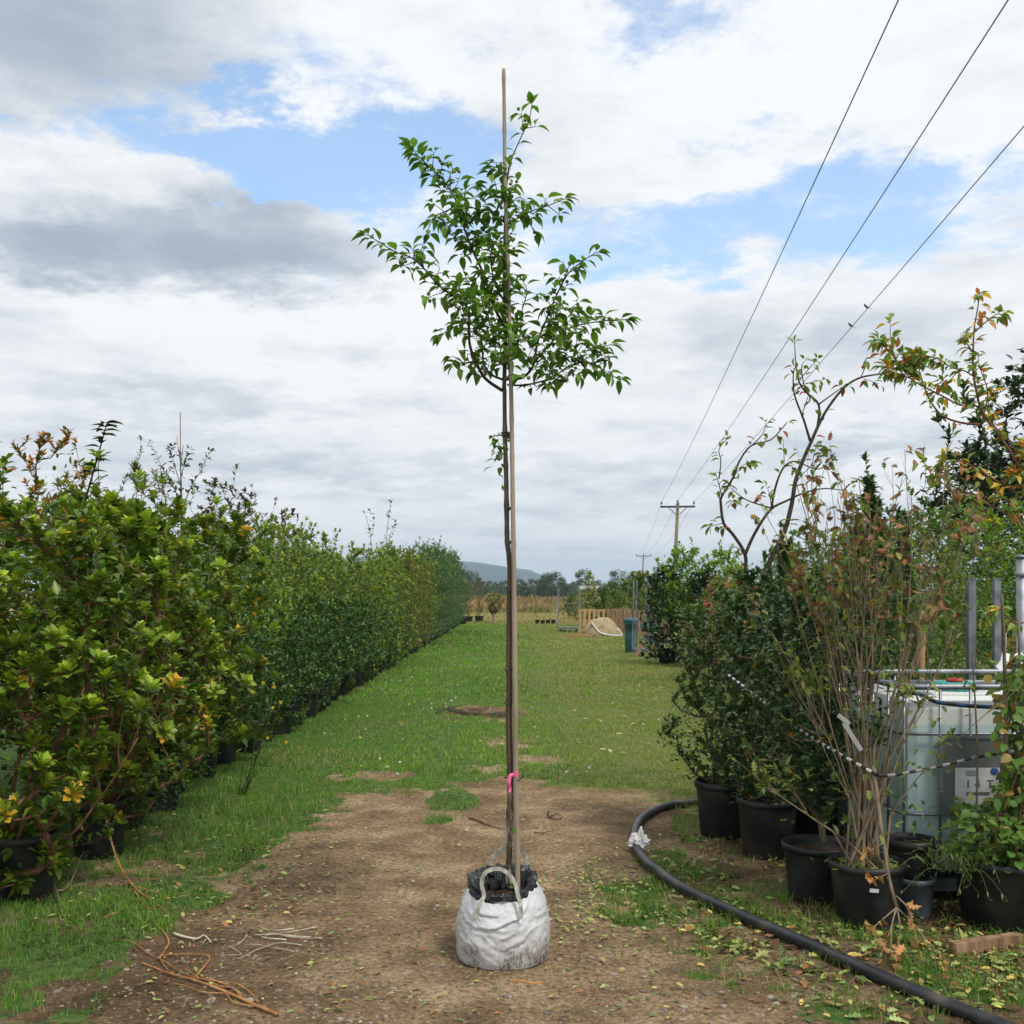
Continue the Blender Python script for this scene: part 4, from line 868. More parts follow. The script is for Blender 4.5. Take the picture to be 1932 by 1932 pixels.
    fe = shrub(42, r=.75, z0=1.2, z1=2.95, ntips=150, infill=100, leaf=.07, new=(.20, .22, .05), old=(.08, .10, .03), third=(.25, .10, .05), p3=.08, ros=7, along=6, wood='bark_grey', mat='leaf_soft', tmpl='long', name='feathery_shrub')
    potted('feathery_shrub', fe, (-4.5, 13.2), .2, 1.08, 'feathery yellow green shrub rising behind the hedge left of the purple ones', 'shrub', pot=None, soil=None)
    potted('feathery_shrub', fe, (-4.6, 17.9), 2.2, 1.05, 'feathery light shrub between the two purple ones', 'shrub', pot=None, soil=None)
    thin_tree('birch_sapling', 'tallest wispy sapling above the far half of the hedge', [([(722, 1080), (728, 1030), (732, 985), (738, 945)], .012, 1), ([(728, 1030), (740, 1000), (748, 980)], .005, .6)], 27, .10, (.06, .10, .035), 26, cat='sapling', kk=3)
    thin_tree('birch_sapling', 'shorter forked sapling left of the tallest wispy one', [([(706, 1080), (700, 1020), (695, 990), (686, 968)], .011, .8), ([(700, 1015), (706, 985), (700, 965)], .005, .6)], 25, .10, (.07, .11, .03), 22, cat='sapling', kk=4)
    # yellow flowered weed by pots
    e0 = G(455, 1500); b = MB(); lv = Leaves(); fl = Leaves(); rg = random.Random(77)
    for (px, py) in ((497, 1288), (518, 1296), (530, 1325), (478, 1305), (540, 1400), (505, 1392), (515, 1335)):
        t = P(px, py, e0.y - .1); s = Vector((e0.x + rg.uniform(-.05, .05), e0.y, 0)); pts = smooth_path([s, s.lerp(t, .5) + rvec(rg) * .03, t], 4); b.tube([p - e0 for p in pts], catmull_r(pts, .004, .0015), 5)
        for k in range(14): fl.add(t - e0, Vector((math.cos(k * .45 * 1), -.3, math.sin(k * .45))), (0, -1, 0), .014, (.75, .62, .03))
        for k in range(12): q = pts[rg.randint(0, 6)]; d = rvec(rg); d.z = abs(d.z) * .3; lv.add(q - e0, d, (0, 0, 1), rg.uniform(.03, .09), jit((.06, .12, .03), rg))
    e = empty('flowering_weed', e0); tag(e, 'spindly weed with small yellow flowers growing beside the left pots', 'weed'); b.build('stems', noisy('weed_stem', (.06, .1, .03), (.1, .15, .04), 9, .7, 0), e); link('foliage', lv.mesh('weed_leaves', M['leaf_soft'], 'long'), e); link('flowers', fl.mesh('weed_flowers', M['leaf_soft'], 'oval'), e)
    # long grass growing from pots
    gb = MB(); gv = Leaves()
    for (px, py, Y, nm) in ((432, 1400, 9.3, 'tuft of long grass spilling over the rim of the round rimmed pot'), (475, 1395, 10.0, 'second grass tuft beyond the round rimmed pot')):
        c = P(px, py, Y); lv = Leaves()
        for k in range(170):
            a = rg.uniform(0, 6.28); d = Vector((math.cos(a), math.sin(a), rg.uniform(.4, 2.0))); lv.add((rg.gauss(0, .04), rg.gauss(0, .04), -.02), d, (0, 0, 1), rg.uniform(.12, .3), jit((.13, .2, .04), rg))
        o = link('grass_tuft', lv.mesh('grass_tuft', M['grass'], 'long', .13), None, c); tag(o, nm, 'grass tuft')
    # bluish weeds at foot of pots C, D
    lv = Leaves()
    for k in range(1500):
        px = rg.uniform(235, 400); g = G(px, rg.uniform(1530, 1625) - (px - 235) * .1); h_ = rg.random() ** .8 * .42; d = rvec(rg); d.z = abs(d.z) * .6
        if float(fbm(np.array([g.x * 4]), np.array([g.y * 3]), 2, 3)[0]) < .45: continue
        lv.add((g.x, g.y, h_), d, (0, 0, 1), rg.uniform(.025, .055), jit((.05, .10, .045), rg))
    tag(link('nettles', lv.mesh('nettles', M['leaf_soft'], 'long')), 'grey green weeds in front of the third and fourth left pots', 'weeds', kind='stuff')
left_specials()

# ------------------------------------------------------------------ dead branches on the ground, left
def ground_branch(name, label, paths, mat, r0, cat='branch', lift=.02, group=None):
    b = MB(); g0 = G(*paths[0][0][:2]); rg = random.Random(len(paths))
    for pi, pth in enumerate(paths):
        pts = smooth_path([Vector((*G(q[0], q[1]).xy, (q[2] if len(q) > 2 else 0) + lift * .6)) for q in pth], 4); pts = [Vector((p.x, p.y, p.z + h1(p.x, p.y))) for p in pts]
        rr = r0 * (1 if pi == 0 else rg.uniform(.4, .75)); b.tube([p - g0 for p in pts], catmull_r(pts, rr, rr * .4), 6)
    return tag(b.build(name, M[mat], None, g0), label, cat, group)
ground_branch('dead_branch', 'bundle of orange brown dead stems lying on the earth at the bottom left', [
    [(523, 1921), (461, 1894), (410, 1872), (369, 1855), (325, 1844), (294, 1831), (265, 1822)], [(455, 1882), (420, 1862), (390, 1852), (340, 1848), (320, 1838), (300, 1812)], [(487, 1898), (465, 1875), (440, 1862), (400, 1856), (350, 1843), (310, 1818), (280, 1806)],
    [(480, 1905), (440, 1898), (425, 1882), (385, 1880), (350, 1866), (320, 1860), (318, 1850)], [(375, 1852), (372, 1845), (395, 1808), (330, 1805), (298, 1810)], [(375, 1850), (358, 1838), (340, 1826)], [(455, 1888), (440, 1872), (410, 1866), (380, 1848)],
    [(300, 1815), (318, 1785), (310, 1765), (290, 1745)], [(282, 1805), (262, 1790), (245, 1780), (210, 1776)]], 'bark_orange', .0075)
ground_branch('tree_root', 'tangle of bleached pale roots lying on the earth left of the bag', [
    [(608, 1776), (560, 1772), (520, 1768), (480, 1768)], [(570, 1790), (530, 1786), (505, 1790), (480, 1800), (455, 1812)], [(600, 1752), (550, 1762), (500, 1770)], [(555, 1802), (520, 1795), (490, 1788), (470, 1786)], [(540, 1780), (500, 1775), (488, 1766)], [(445, 1788), (460, 1778), (466, 1766), (455, 1762)],
    [(432, 1790), (445, 1798), (455, 1806), (432, 1806)], [(555, 1756), (520, 1760), (490, 1755)], [(585, 1778), (540, 1772), (500, 1760)]], 'bark_white', .0055)
ground_branch('driftwood_piece', 'short bleached curved stick left of the pale roots', [[(327, 1766), (350, 1772), (372, 1776), (385, 1770), (398, 1782)]], 'bark_white', .007)
ground_branch('arching_twig', 'orange twig arching from the left shrubs down to the ground', [[(169, 1506, .55), (181, 1574, .42), (202, 1629, .22), (222, 1660, .09), (253, 1682, .01), (290, 1706), (318, 1727)], [(253, 1682, .01), (280, 1684), (320, 1702)], [(250, 1680), (275, 1715), (303, 1720)]], 'bark_orange', .008)
ground_branch('bent_twig', 'thin pale twig curving out of the shrub at the far bottom left', [[(46, 1640, .08), (70, 1645, .09), (92, 1668, .07), (108, 1700, .03), (118, 1730)], [(108, 1695, .03), (130, 1685, .03), (158, 1645, .1)]], 'bark_tan', .006)
ground_branch('fallen_stick', 'brown stick on the bare earth left of the trunk', [[(885, 1545), (905, 1551), (930, 1562), (953, 1567)]], 'bark_red', .009, group='sticks lying on the earth')
ground_branch('fallen_stick', 'short stick on the earth right of the bamboo cane', [[(1008, 1573), (1025, 1574), (1045, 1569)]], 'bark_red', .007, group='sticks lying on the earth')
ground_branch('vine_ring', 'small curled vine lying on the earth right of the cane', [[(1035, 1535), (1034, 1542), (1042, 1548), (1055, 1549), (1062, 1545)], [(1036, 1545), (1050, 1540), (1060, 1544)]], 'bark_dark', .006, cat='vine')
ground_branch('bark_strip', 'reddish brown strip of bark on the ground in front of the bag', [[(960, 1853), (985, 1853), (1003, 1856), (1028, 1853)]], 'bark_orange', .009, cat='bark', lift=.004)
rgx = random.Random(12)
for k, lb in enumerate(['twig litter on the dark bare spot, left piece', 'twig litter on the dark bare spot, middle piece', 'twig litter on the dark bare spot, right piece']):
    c = (850 + k * 45, 1340 + k * 6)
    ground_branch('brushwood', lb, [[(c[0] + rgx.uniform(-30, 30), c[1] + rgx.uniform(-9, 9)), (c[0] + rgx.uniform(-30, 30), c[1] + rgx.uniform(-9, 9))] for _ in range(16)], 'bark_dark', .01, cat='twigs')

# ------------------------------------------------------------------ far end of the lane
def pallet(name, label, px0, px1, pyt, Y, slats, mat, rail=True, gap=.3, lean=.0, h=None, dirn=None, base_py=None, group='wooden pallets standing on edge'):
    x0, x1 = (px0 - CX) / FPX * Y, (px1 - CX) / FPX * Y; top = CAMH - (pyt - HY) / FPX * Y
    w = x1 - x0; e = empty(name, (x0, Y, 0)); tag(e, label, 'pallet', group)
    d = Vector((1, 0, 0)) if dirn is None else Vector(dirn); 
    rg = random.Random(int(px0))
    for k in range(slats):
        b = MB(); cx = w * (k + .5) / slats; b.box((cx, .0, top / 2 + rg.uniform(-.01, .01)), (w / slats * (1 - gap), .025, top - .02 + rg.uniform(-.03, .03)), M=Matrix.Rotation(rg.uniform(-.012, .012), 4, 'Y')); b.build('slat', mat, e)
    for z in (.12, top * .52, top - .06):
        b = MB(); b.box((w / 2, .075, z), (w, .12, .09)); b.build('rail', mat, e)
    e.rotation_euler = (lean, 0, 0); return e
pallet('pallet', 'pale narrow slatted pallet at the left end of the pallet fence', 1090, 1143, 1149, 41.5, 6, M['wood_light'], gap=.45)
pallet('pallet', 'dark wide slatted pallet directly behind the covered heap', 1144, 1192, 1148, 41.8, 6, M['wood_pallet'], gap=.12)
pallet('pallet', 'pallet right of the dark one, partly behind the blue green bin', 1193, 1246, 1151, 41.2, 6, M['wood_pallet'], gap=.2)
p4 = pallet('pallet', 'nearer weathered pallet with wide boards beside the ivy', 1247, 1290, 1174, 27.0, 2, M['wood_pallet'], gap=.3)
b = MB()
for z in (.12, .42, .78): b.box((.3, -.03, z), (.6, .03, .13))
b.build('board', M['wood_pallet'], p4)
def burlap():
    c = P(1137, 1200, 39); b = MB(); nu, nv = 40, 14; vs = []; fs = []
    for j in range(nv):
        t = j / (nv - 1)
        for i in range(nu):
            a = 2 * PI * i / nu; r = math.cos(t * PI / 2) ** .55; nz_ = 1 + .16 * mnoise.noise(Vector((math.cos(a) * 2, math.sin(a) * 2, t * 2.5))) + .05 * mnoise.noise(Vector((math.cos(a) * 7, math.sin(a) * 7, t * 8)))
            vs.append((r * .66 * math.cos(a) * nz_ + .05 * t, r * .45 * math.sin(a) * nz_, .62 * math.sin(t * PI / 2) * nz_ * (1 - .22 * max(0, math.cos(a)) * r)))
    for j in range(nv - 1):
        for i in range(nu): k = (i + 1) % nu; fs.append((j * nu + i, j * nu + k, (j + 1) * nu + k, (j + 1) * nu + i))
    fs.append(tuple((nv - 1) * nu + i for i in range(nu)))
    b.add(vs, fs, True); e = empty('covered_heap', (c.x, c.y, 0)); tag(e, 'heap under tan sacking in front of the pallet fence', 'heap'); b.build('sacking', noisy('sacking', (.30, .23, .13), (.46, .37, .22), 3, .9, .5), e)
    b = MB(); b.tube(smooth_path([(-.42, -.36, .50), (-.30, -.42, .32), (-.12, -.47, .14), (.25, -.50, .05), (.55, -.42, .04), (.68, -.25, .06), (.50, -.32, .28)], 4), .028, 6); b.build('white_edging', M['white'], e)
    b = MB()
    for k in range(9): b.tube(smooth_path([(-.62 + .02 * k, -.30 + .02 * k, .04 + .035 * k), (-.42, -.42 + .015 * k, .08 + .045 * k), (-.24 + .01 * k, -.40, .06 + .03 * k)], 4), .03, 6)
    b.build('folds', bpy.data.materials['sacking'], e)
burlap()
def trolley(label, px0, px1, py_top, Y, depth=.55, extra=True):
    x0, x1 = (px0 - CX) / FPX * Y, (px1 - CX) / FPX * Y; top = CAMH - (py_top - HY) / FPX * Y; w = x1 - x0
    e = empty('plant_trolley', (x0, Y, 0)); tag(e, label, 'trolley', 'grey metal plant trolleys')
    for (x, y, lx) in ((0, 0, .05), (w, 0, .02), (0, depth, .03), (w, depth, .03)):
        b = MB(); b.beam((x, y, .14), (x + lx, y, top), .034, .034, (0, 1, 0)); 
        b.build('post', M['steel'], e)
    b = MB(); b.box((w / 2, depth / 2, .18), (w, depth, .04)); b.box((w / 2, 0, .16), (w, .03, .08)); b.box((w / 2, depth, .16), (w, .03, .08)); b.build('base_shelf', M['steel'], e)
    for x in (.1, w - .1):
        for y in (.08, depth - .08):
            b = MB(); b.tube([(x - .02, y, .06), (x + .02, y, .06)], .06, 12); b.build('wheel', M['black'], e)
    if extra:
        b = MB(); b.tube([(0, 0, top * .62), (w, depth * .5, top * .66)], .008, 5); b.build('strap', M['steel_dark'], e)
    return e
trolley('tall empty plant trolley standing left of the pallet fence', 1053, 1093, 1109, 43)
trolley('nearer plant trolley with bright posts beside the blue green bin', 1198, 1222, 1094, 26.3, .5, False)
def bin_():
    e = empty('compost_bin', (G(1190, 1232).x, 28, 0)); tag(e, 'blue green plastic bin standing behind the bright trolley posts', 'bin'); m_ = noisy('blue_green_plastic', (.03, .09, .11), (.06, .15, .17), 4, .5, .1)
    b = MB(); b.lathe([(.13, 0), (.15, .02), (.17, .45), (.16, .75), (.18, .76), (.18, .82), (.16, .83)], 8); b.build('body', m_, e); b = MB(); b.lathe([(.19, .82), (.20, .84), (.20, .90), (.15, .93), (0, .94)], 8); b.build('lid', m_, e)
    for i in range(4):
        b = MB(); b.box((.22 + .28, .02, .12 + i * .2), (.5, .03, .12)); b.build('side_board', m_ if i % 2 else M['wood_pallet'], e)
bin_()
b = MB(); b.beam((0, 0, 0), (.03, 0, .78), .07, .05); tag(b.build('wooden_post', M['wood_light'], None, G(1189, 1228)), 'short orange wooden post in front of the blue green bin', 'post')
b = MB(); b.beam((0, 0, 0), (.22, .1, .42), .12, .04); tag(b.build('leaning_board', M['wood_pallet'], None, G(1199, 1240)), 'short board leaning against the bright trolley post', 'board')
b = MB(); b.beam((0, 0, 0), (0, 0, 1.1), .1, .1); tag(b.build('wooden_post', M['wood_light'], None, G(1052, 1177)), 'orange wooden post at the far left of the tall trolley', 'post')
def straw_heap():
    rg = random.Random(5); b = MB(); c = G(1088, 1201)
    for k in range(420):
        a = rg.uniform(0, 6.28); r = rg.random() ** .6; x, y = r * .62 * math.cos(a), r * .5 * math.sin(a); z = .10 * (1 - r) * rg.random(); b2 = rg.uniform(0, 3.14); l = rg.uniform(.05, .16)
        b.tube([(x, y, z + .02), (x + l * math.cos(b2), y + l * math.sin(b2) * .6, z + .03)], .006, 3, False)
    tag(b.build('straw_heap', flat('straw_orange', (.46, .27, .12), .9), None, c), 'flat heap of orange straw in front of the tall trolley', 'straw heap')
straw_heap()
cr = shrub(50, r=.45, z0=.35, z1=.95, base_z=.02, ntips=150, infill=150, leaf=.075, new=(.42, .40, .16), old=(.12, .16, .04), p3=.05, third=(.45, .30, .1), ros=6, along=3, wood='bark_tan', mat='leaf_soft', nstem=12, base_r=.25, prof='fan', tipr=.005, name='cream_bush')
potted('cream_flowered_bush', cr, (G(934, 1176).x, 55, ), 0, 1.75, 'bush with cream yellow tops and bare stems left of the trunk in the distance', 'bush', pot=None, soil=None, sz=1.6)
rsh = shrub(51, r=.6, z0=.4, z1=2.4, base_z=.02, ntips=160, infill=200, leaf=.08, new=(.20, .16, .06), old=(.10, .09, .035), p3=.05, third=(.3, .18, .08), ros=5, along=6, wood='bark_tan', mat='leaf_soft', tmpl='long', prof='fan', name='brown_shrub')
for k, (px, lb) in enumerate(((884, 'upright brownish shrub just beyond the end of the left hedge'), (903, 'rightmost upright brownish shrub beyond the left hedge'))):
    potted('brown_shrub', rsh, (G(px, 1174).x, 57 + k), k * 2, .95, lb, 'shrub', pot=POT_L, soil=None, ps=1.3)
gsh = shrub(52, r=.55, z0=.3, z1=2.2, base_z=.02, ntips=150, infill=300, leaf=.09, new=(.22, .26, .04), old=(.08, .13, .03), ros=5, along=6, wood='bark_tan', mat='leaf_soft', name='yellow_shrub')
potted('yellow_green_shrub', gsh, (G(872, 1178).x, 53), 0, 1.0, 'yellow green shrub at the very end of the left hedge', 'shrub', pot=POT_L, soil=None, ps=1.3)
fl = shrub(53, r=.5, z0=.9, z1=2.6, base_z=.02, ntips=110, infill=60, leaf=.10, new=(.55, .55, .32), old=(.20, .26, .06), ros=6, along=3, wood='bark_tan', mat='leaf_soft', prof='cone', name='yucca_flower')
potted('cream_flower_spike', fl, ((1112 - CX) / FPX * 46, 46), 0, 1.15, 'tall cream flowered plant above the left end of the pallet fence', 'plant', pot=None, soil=None, sz=.98)
potted('cream_flower_spike', fl, ((1092 - CX) / FPX * 48, 48), 2, .7, 'shorter cream flowered plant beside the tall one over the pallets', 'plant', pot=None, soil=None)
gb_ = shrub(54, r=.9, z0=.2, z1=1.9, base_z=.02, ntips=200, infill=900, leaf=.12, new=(.26, .34, .06), old=(.09, .15, .03), p3=.04, third=(.5, .38, .05), ros=5, along=6, wood='bark_tan', mat='leaf_soft', name='garden_bush')
gd_ = shrub(55, r=.9, z0=.2, z1=2.0, base_z=.02, ntips=200, infill=900, leaf=.11, new=(.15, .24, .045), old=(.05, .10, .028), p3=.02, third=(.3, .2, .05), ros=5, along=6, wood='bark_tan', mat='leaf_soft', name='dark_garden_bush')
for k, (px, Y, s, dk, lb) in enumerate([(1105, 50, .8, 0, 'low bush behind the pale pallet'), (1130, 47, .95, 1, 'green bush behind the middle pallets, under the cream flowers'), (1160, 49, .9, 0, 'yellow green bush over the dark pallet'),
      (1190, 46, 1.15, 0, 'tall bush with yellow fruit behind the right pallet'), (1212, 44, 1.3, 0, 'highest bush behind the bright trolley posts'), (1235, 46, 1.05, 1, 'dark bush between the bright posts and the ivy'),
      (1248, 38, 1.0, 0, 'bush showing above the weathered pallet'), (1150, 60, 1.1, 1, 'distant bush above the pallet fence, left of the open tree'), (1080, 62, .8, 1, 'dark low bush behind the tall trolley posts'), (1262, 60, 1.2, 0, 'distant bush below the near power pole'), (1222, 62, 1.2, 0, 'distant yellowish bush under the two poplars')]):
    potted('garden_bush', gd_ if dk else gb_, ((px - CX) / FPX * Y, Y), k * 1.1, s, lb, 'bush', 'bushes behind the pallet fence', pot=None, soil=None)
jn = shrub(56, r=.16, z0=.1, z1=.75, base_z=.02, ntips=70, infill=250, leaf=.04, new=(.07, .12, .03), old=(.03, .06, .02), ros=4, along=6, wood='bark_grey', mat='leaf_soft', tmpl='long', prof='cone', name='juniper')
for k, px in enumerate((1222, 1233, 1242)):
    potted('small_conifer', jn, ((px - CX) / FPX * 29, 29), k, 1, ['left', 'middle', 'right'][k] + ' of three small upright conifers above the weathered pallet', 'conifer', 'small conifers', pot=pot_mesh(.14, .45) if k == 0 else bpy.data.meshes['pot'], soil=None, ps=.8).location.z = .28
POT_S = pot_mesh(.16, .22, 16)
for k, (px, py, lb) in enumerate([(1044, 1178, 'dark blue pot lying by the orange post far down the lane'), (1034, 1177, 'small brown pot left of the dark blue one'), (1014, 1177, 'small brown pot farthest left in the distant pot group'), (1024, 1178, 'round brown pot in the middle of the distant group')]):
    g = G(px, py); potted('plant_pot', (), (g.x, g.y), k, 1, lb, 'pot', 'pots at the far end of the lane', pot=POT_S, soil=None, ps=.72)
def barn():
    Y = 150.0; x0 = (1095 - CX) / FPX * Y; x1 = (1152 - CX) / FPX * Y; zt = CAMH - (1105 - HY) / FPX * Y; ze = CAMH - (1112 - HY) / FPX * Y
    e = empty('barn', (x0, Y, 0)); tag(e, 'low barn with a long pale grey roof behind the cream flowers', 'barn'); w = x1 - x0
    b = MB(); b.box((w / 2, 3, ze / 2), (w - .3, 5.6, ze)); b.build('wall', M['wood_pole'], e)
    b = MB(); b.add([(0, -.2, ze), (w, -.2, ze), (w, 3, zt), (0, 3, zt), (0, 6.2, ze), (w, 6.2, ze)], [(0, 1, 2, 3), (3, 2, 5, 4), (0, 3, 4), (1, 5, 2)]); b.build('roof', noisy('barn_roof', (.26, .25, .24), (.36, .35, .33), 1, .8, .1), e)
barn()

# ------------------------------------------------------------------ right side: back rows
RS = {}
rk = dict(wood='bark_tan', tmpl='oval')
RS['green'] = shrub(60, r=.62, z0=.3, z1=1.9, ntips=190, infill=1500, leaf=.055, new=(.20, .34, .045), old=(.07, .145, .03), ros=7, along=8, mat='leaf', p3=.01, name='r_green', **rk)
RS['lime'] = shrub(61, r=.6, z0=.3, z1=2.1, ntips=190, infill=1100, leaf=.055, new=(.36, .46, .05), old=(.14, .23, .03), ros=7, along=8, mat='leaf_soft', p3=.05, third=(.5, .4, .04), name='r_lime', **rk)
RS['autumn'] = shrub(62, r=.62, z0=.3, z1=1.75, ntips=170, infill=500, leaf=.05, new=(.48, .23, .06), old=(.20, .19, .045), ros=5, along=7, mat='leaf_soft', p3=.25, third=(.45, .10, .03), name='r_autumn', **rk)
RS['ivy'] = shrub(63, r=.72, z0=.05, z1=2.2, ntips=240, infill=2400, leaf=.08, new=(.09, .17, .04), old=(.03, .065, .02), ros=6, along=8, mat='leaf_dark', p3=.0, wood='bark_dark', tmpl='round', prof='col', name='r_ivy')
RS['ivytop'] = shrub(64, r=.75, z0=1.0, z1=2.55, ntips=220, infill=900, leaf=.09, new=(.36, .54, .07), old=(.14, .26, .04), ros=7, along=8, mat='leaf_soft', p3=.0, wood='bark_dark', tmpl='oval', name='r_ivytop')
def right_rows():
    items = [(3.45, 23.6, 'ivy', 1, 1.0, 'dark ivy clad bush at the far left end of the right hand plants'), (4.1, 22.6, 'ivy', 2, .95, 'second ivy clad bush, just right of the first'), (3.75, 23.2, 'ivytop', 0, 1.0, 'bright green climber topping the ivy bushes'), (4.6, 23.0, 'ivytop', 2, .98, 'right hand bright climber behind the ivy bushes'),
      (4.2, 19.8, 'lime', 1, .92, 'lime green shrub right of the ivy'), (3.7, 18.6, 'autumn', 3, .95, 'thin autumn coloured shrub right of the ivy, near the pink flowers'), (4.7, 18.2, 'lime', 2.2, 1.05, 'taller lime shrub behind the pink flowers'), (3.75, 16.6, 'green', .5, .85, 'mid green shrub just beyond the leaning canes'),
      (4.4, 15.4, 'autumn', .3, 1.0, 'rusty shrub behind the leaning canes'), (3.8, 14.2, 'green', 2.5, 1.0, 'green bush behind the left edge of the hollies'), (4.7, 13.4, 'lime', 4, 1.05, 'lime bush behind the bare branched tree'), (3.6, 12.4, 'green', 5, 1.08, 'green bush between the hollies and the ivy'),
      (4.4, 11.6, 'green', 1.5, 1.15, 'dense green bush under the pointed holly'), (5.2, 11.8, 'lime', .7, 1.05, 'lime bush right of the pointed holly'), (3.6, 10.4, 'green', 3.3, 1.0, 'green bush just left of the wooden stake'), (4.5, 9.8, 'green', 4.4, .98, 'dense dark bush behind the wooden stake'),
      (5.3, 10.2, 'lime', 2.9, .95, 'yellowing bush between the stake and the steel posts'), (4.3, 8.7, 'autumn', 1.9, .78, 'orange red low shrub behind the water tank'), (5.0, 8.9, 'autumn', .2, .9, 'orange shrub behind the steel posts'), (3.4, 8.7, 'green', 5.5, .72, 'low green bush behind the left corner of the water tank'),
      (6.0, 12.2, 'green', 3, 1.2, 'green bush at the right edge behind the steel posts'), (5.7, 9.8, 'lime', 5, .9, 'small lime bush at the right edge'), (6.2, 15, 'green', 1, 1.3, 'large green bush farther back at the right edge'), (5.4, 16.5, 'green', 2, 1.2, 'green bush in the back row left of the dark tree'),
      (5.2, 20.5, 'green', 4, 1.1, 'green bush in the back row behind the bare tree'), (6.0, 19, 'lime', 3, 1.15, 'lime bush in the back row under the dark tree')]
    for (x, y, k, rz, s, lb) in items:
        s *= 1.14 if 9 < y < 22 else 1.0
        potted('bush' if k not in ('ivy', 'ivytop') else ('ivy_bush' if k == 'ivy' else 'climber'), RS[k], (x, y), rz, s, lb, 'bush' if k not in ('ivy', 'ivytop') else 'climber', 'mixed plants on the right of the lane', soil=None, pot=(None if k in ('ivytop',) else POT), ps=1.05)
    # leaning canes
    for k in range(3):
        a = G(1283 + 13 * k, 1262); b = MB(); t = P(1316 + 7 * k, 1150, a.y + .2); b.tube([Vector((0, 0, 0)), t - a], [.013, .011], 7)
        tag(b.build('bamboo_stake', M['bark_tan'], None, a), ['left', 'middle', 'right'][k] + ' of three bamboo stakes leaning together by the ivy', 'stake', 'leaning bamboo stakes')
    # pink flower cluster
    c = P(1330, 1145, 17.5); lv = Leaves(); rg = random.Random(6)
    for k in range(60): lv.add(rvec(rg) * rg.random() * .13, rvec(rg), rvec(rg), .09, jit((.55, .10, .12), rg))
    b = MB(); b.tube([(0, 0, -c.z), (.03, 0, -.6), (0, 0, 0)], .008, 5); e = empty('pink_flowers', c); tag(e, 'patch of pink red flowers among the shrubs right of the ivy', 'flowers'); b.build('stem', M['bark_tan'], e); link('petals', lv.mesh('pink_petals', M['leaf_soft'], 'round'), e)
right_rows()
def dark_trees():
    dt = shrub(70, r=2.2, z0=.8, z1=6.2, base_z=.05, ntips=520, infill=5200, leaf=.17, new=(.08, .15, .04), old=(.032, .068, .022), ros=8, along=9, mat='leaf_dark', wood='bark_grey', nstem=2, tipr=.006, prof='round', p3=.004, third=(.3, .3, .05), name='dark_tree')
    e = empty('dark_tree', (9.75, 18, 0)); tag(e, 'tall dark leaved tree cut by the right edge of the picture', 'tree'); 
    for n_, m_ in zip(('trunk', 'crown'), dt): link(n_, m_, e)
    d2 = shrub(71, r=2.3, z0=.5, z1=4.3, base_z=.05, ntips=420, infill=4800, leaf=.17, new=(.08, .15, .04), old=(.032, .068, .022), ros=8, along=9, mat='leaf_dark', wood='bark_grey', nstem=2, tipr=.006, prof='round', p3=.004, name='dark_tree_low')
    e = empty('dark_tree', (9.0, 19.5, 0), 2.0); tag(e, 'broader lower dark tree left of the tall one at the right edge', 'tree')
    for n_, m_ in zip(('trunk', 'crown'), d2): link(n_, m_, e)
dark_trees()

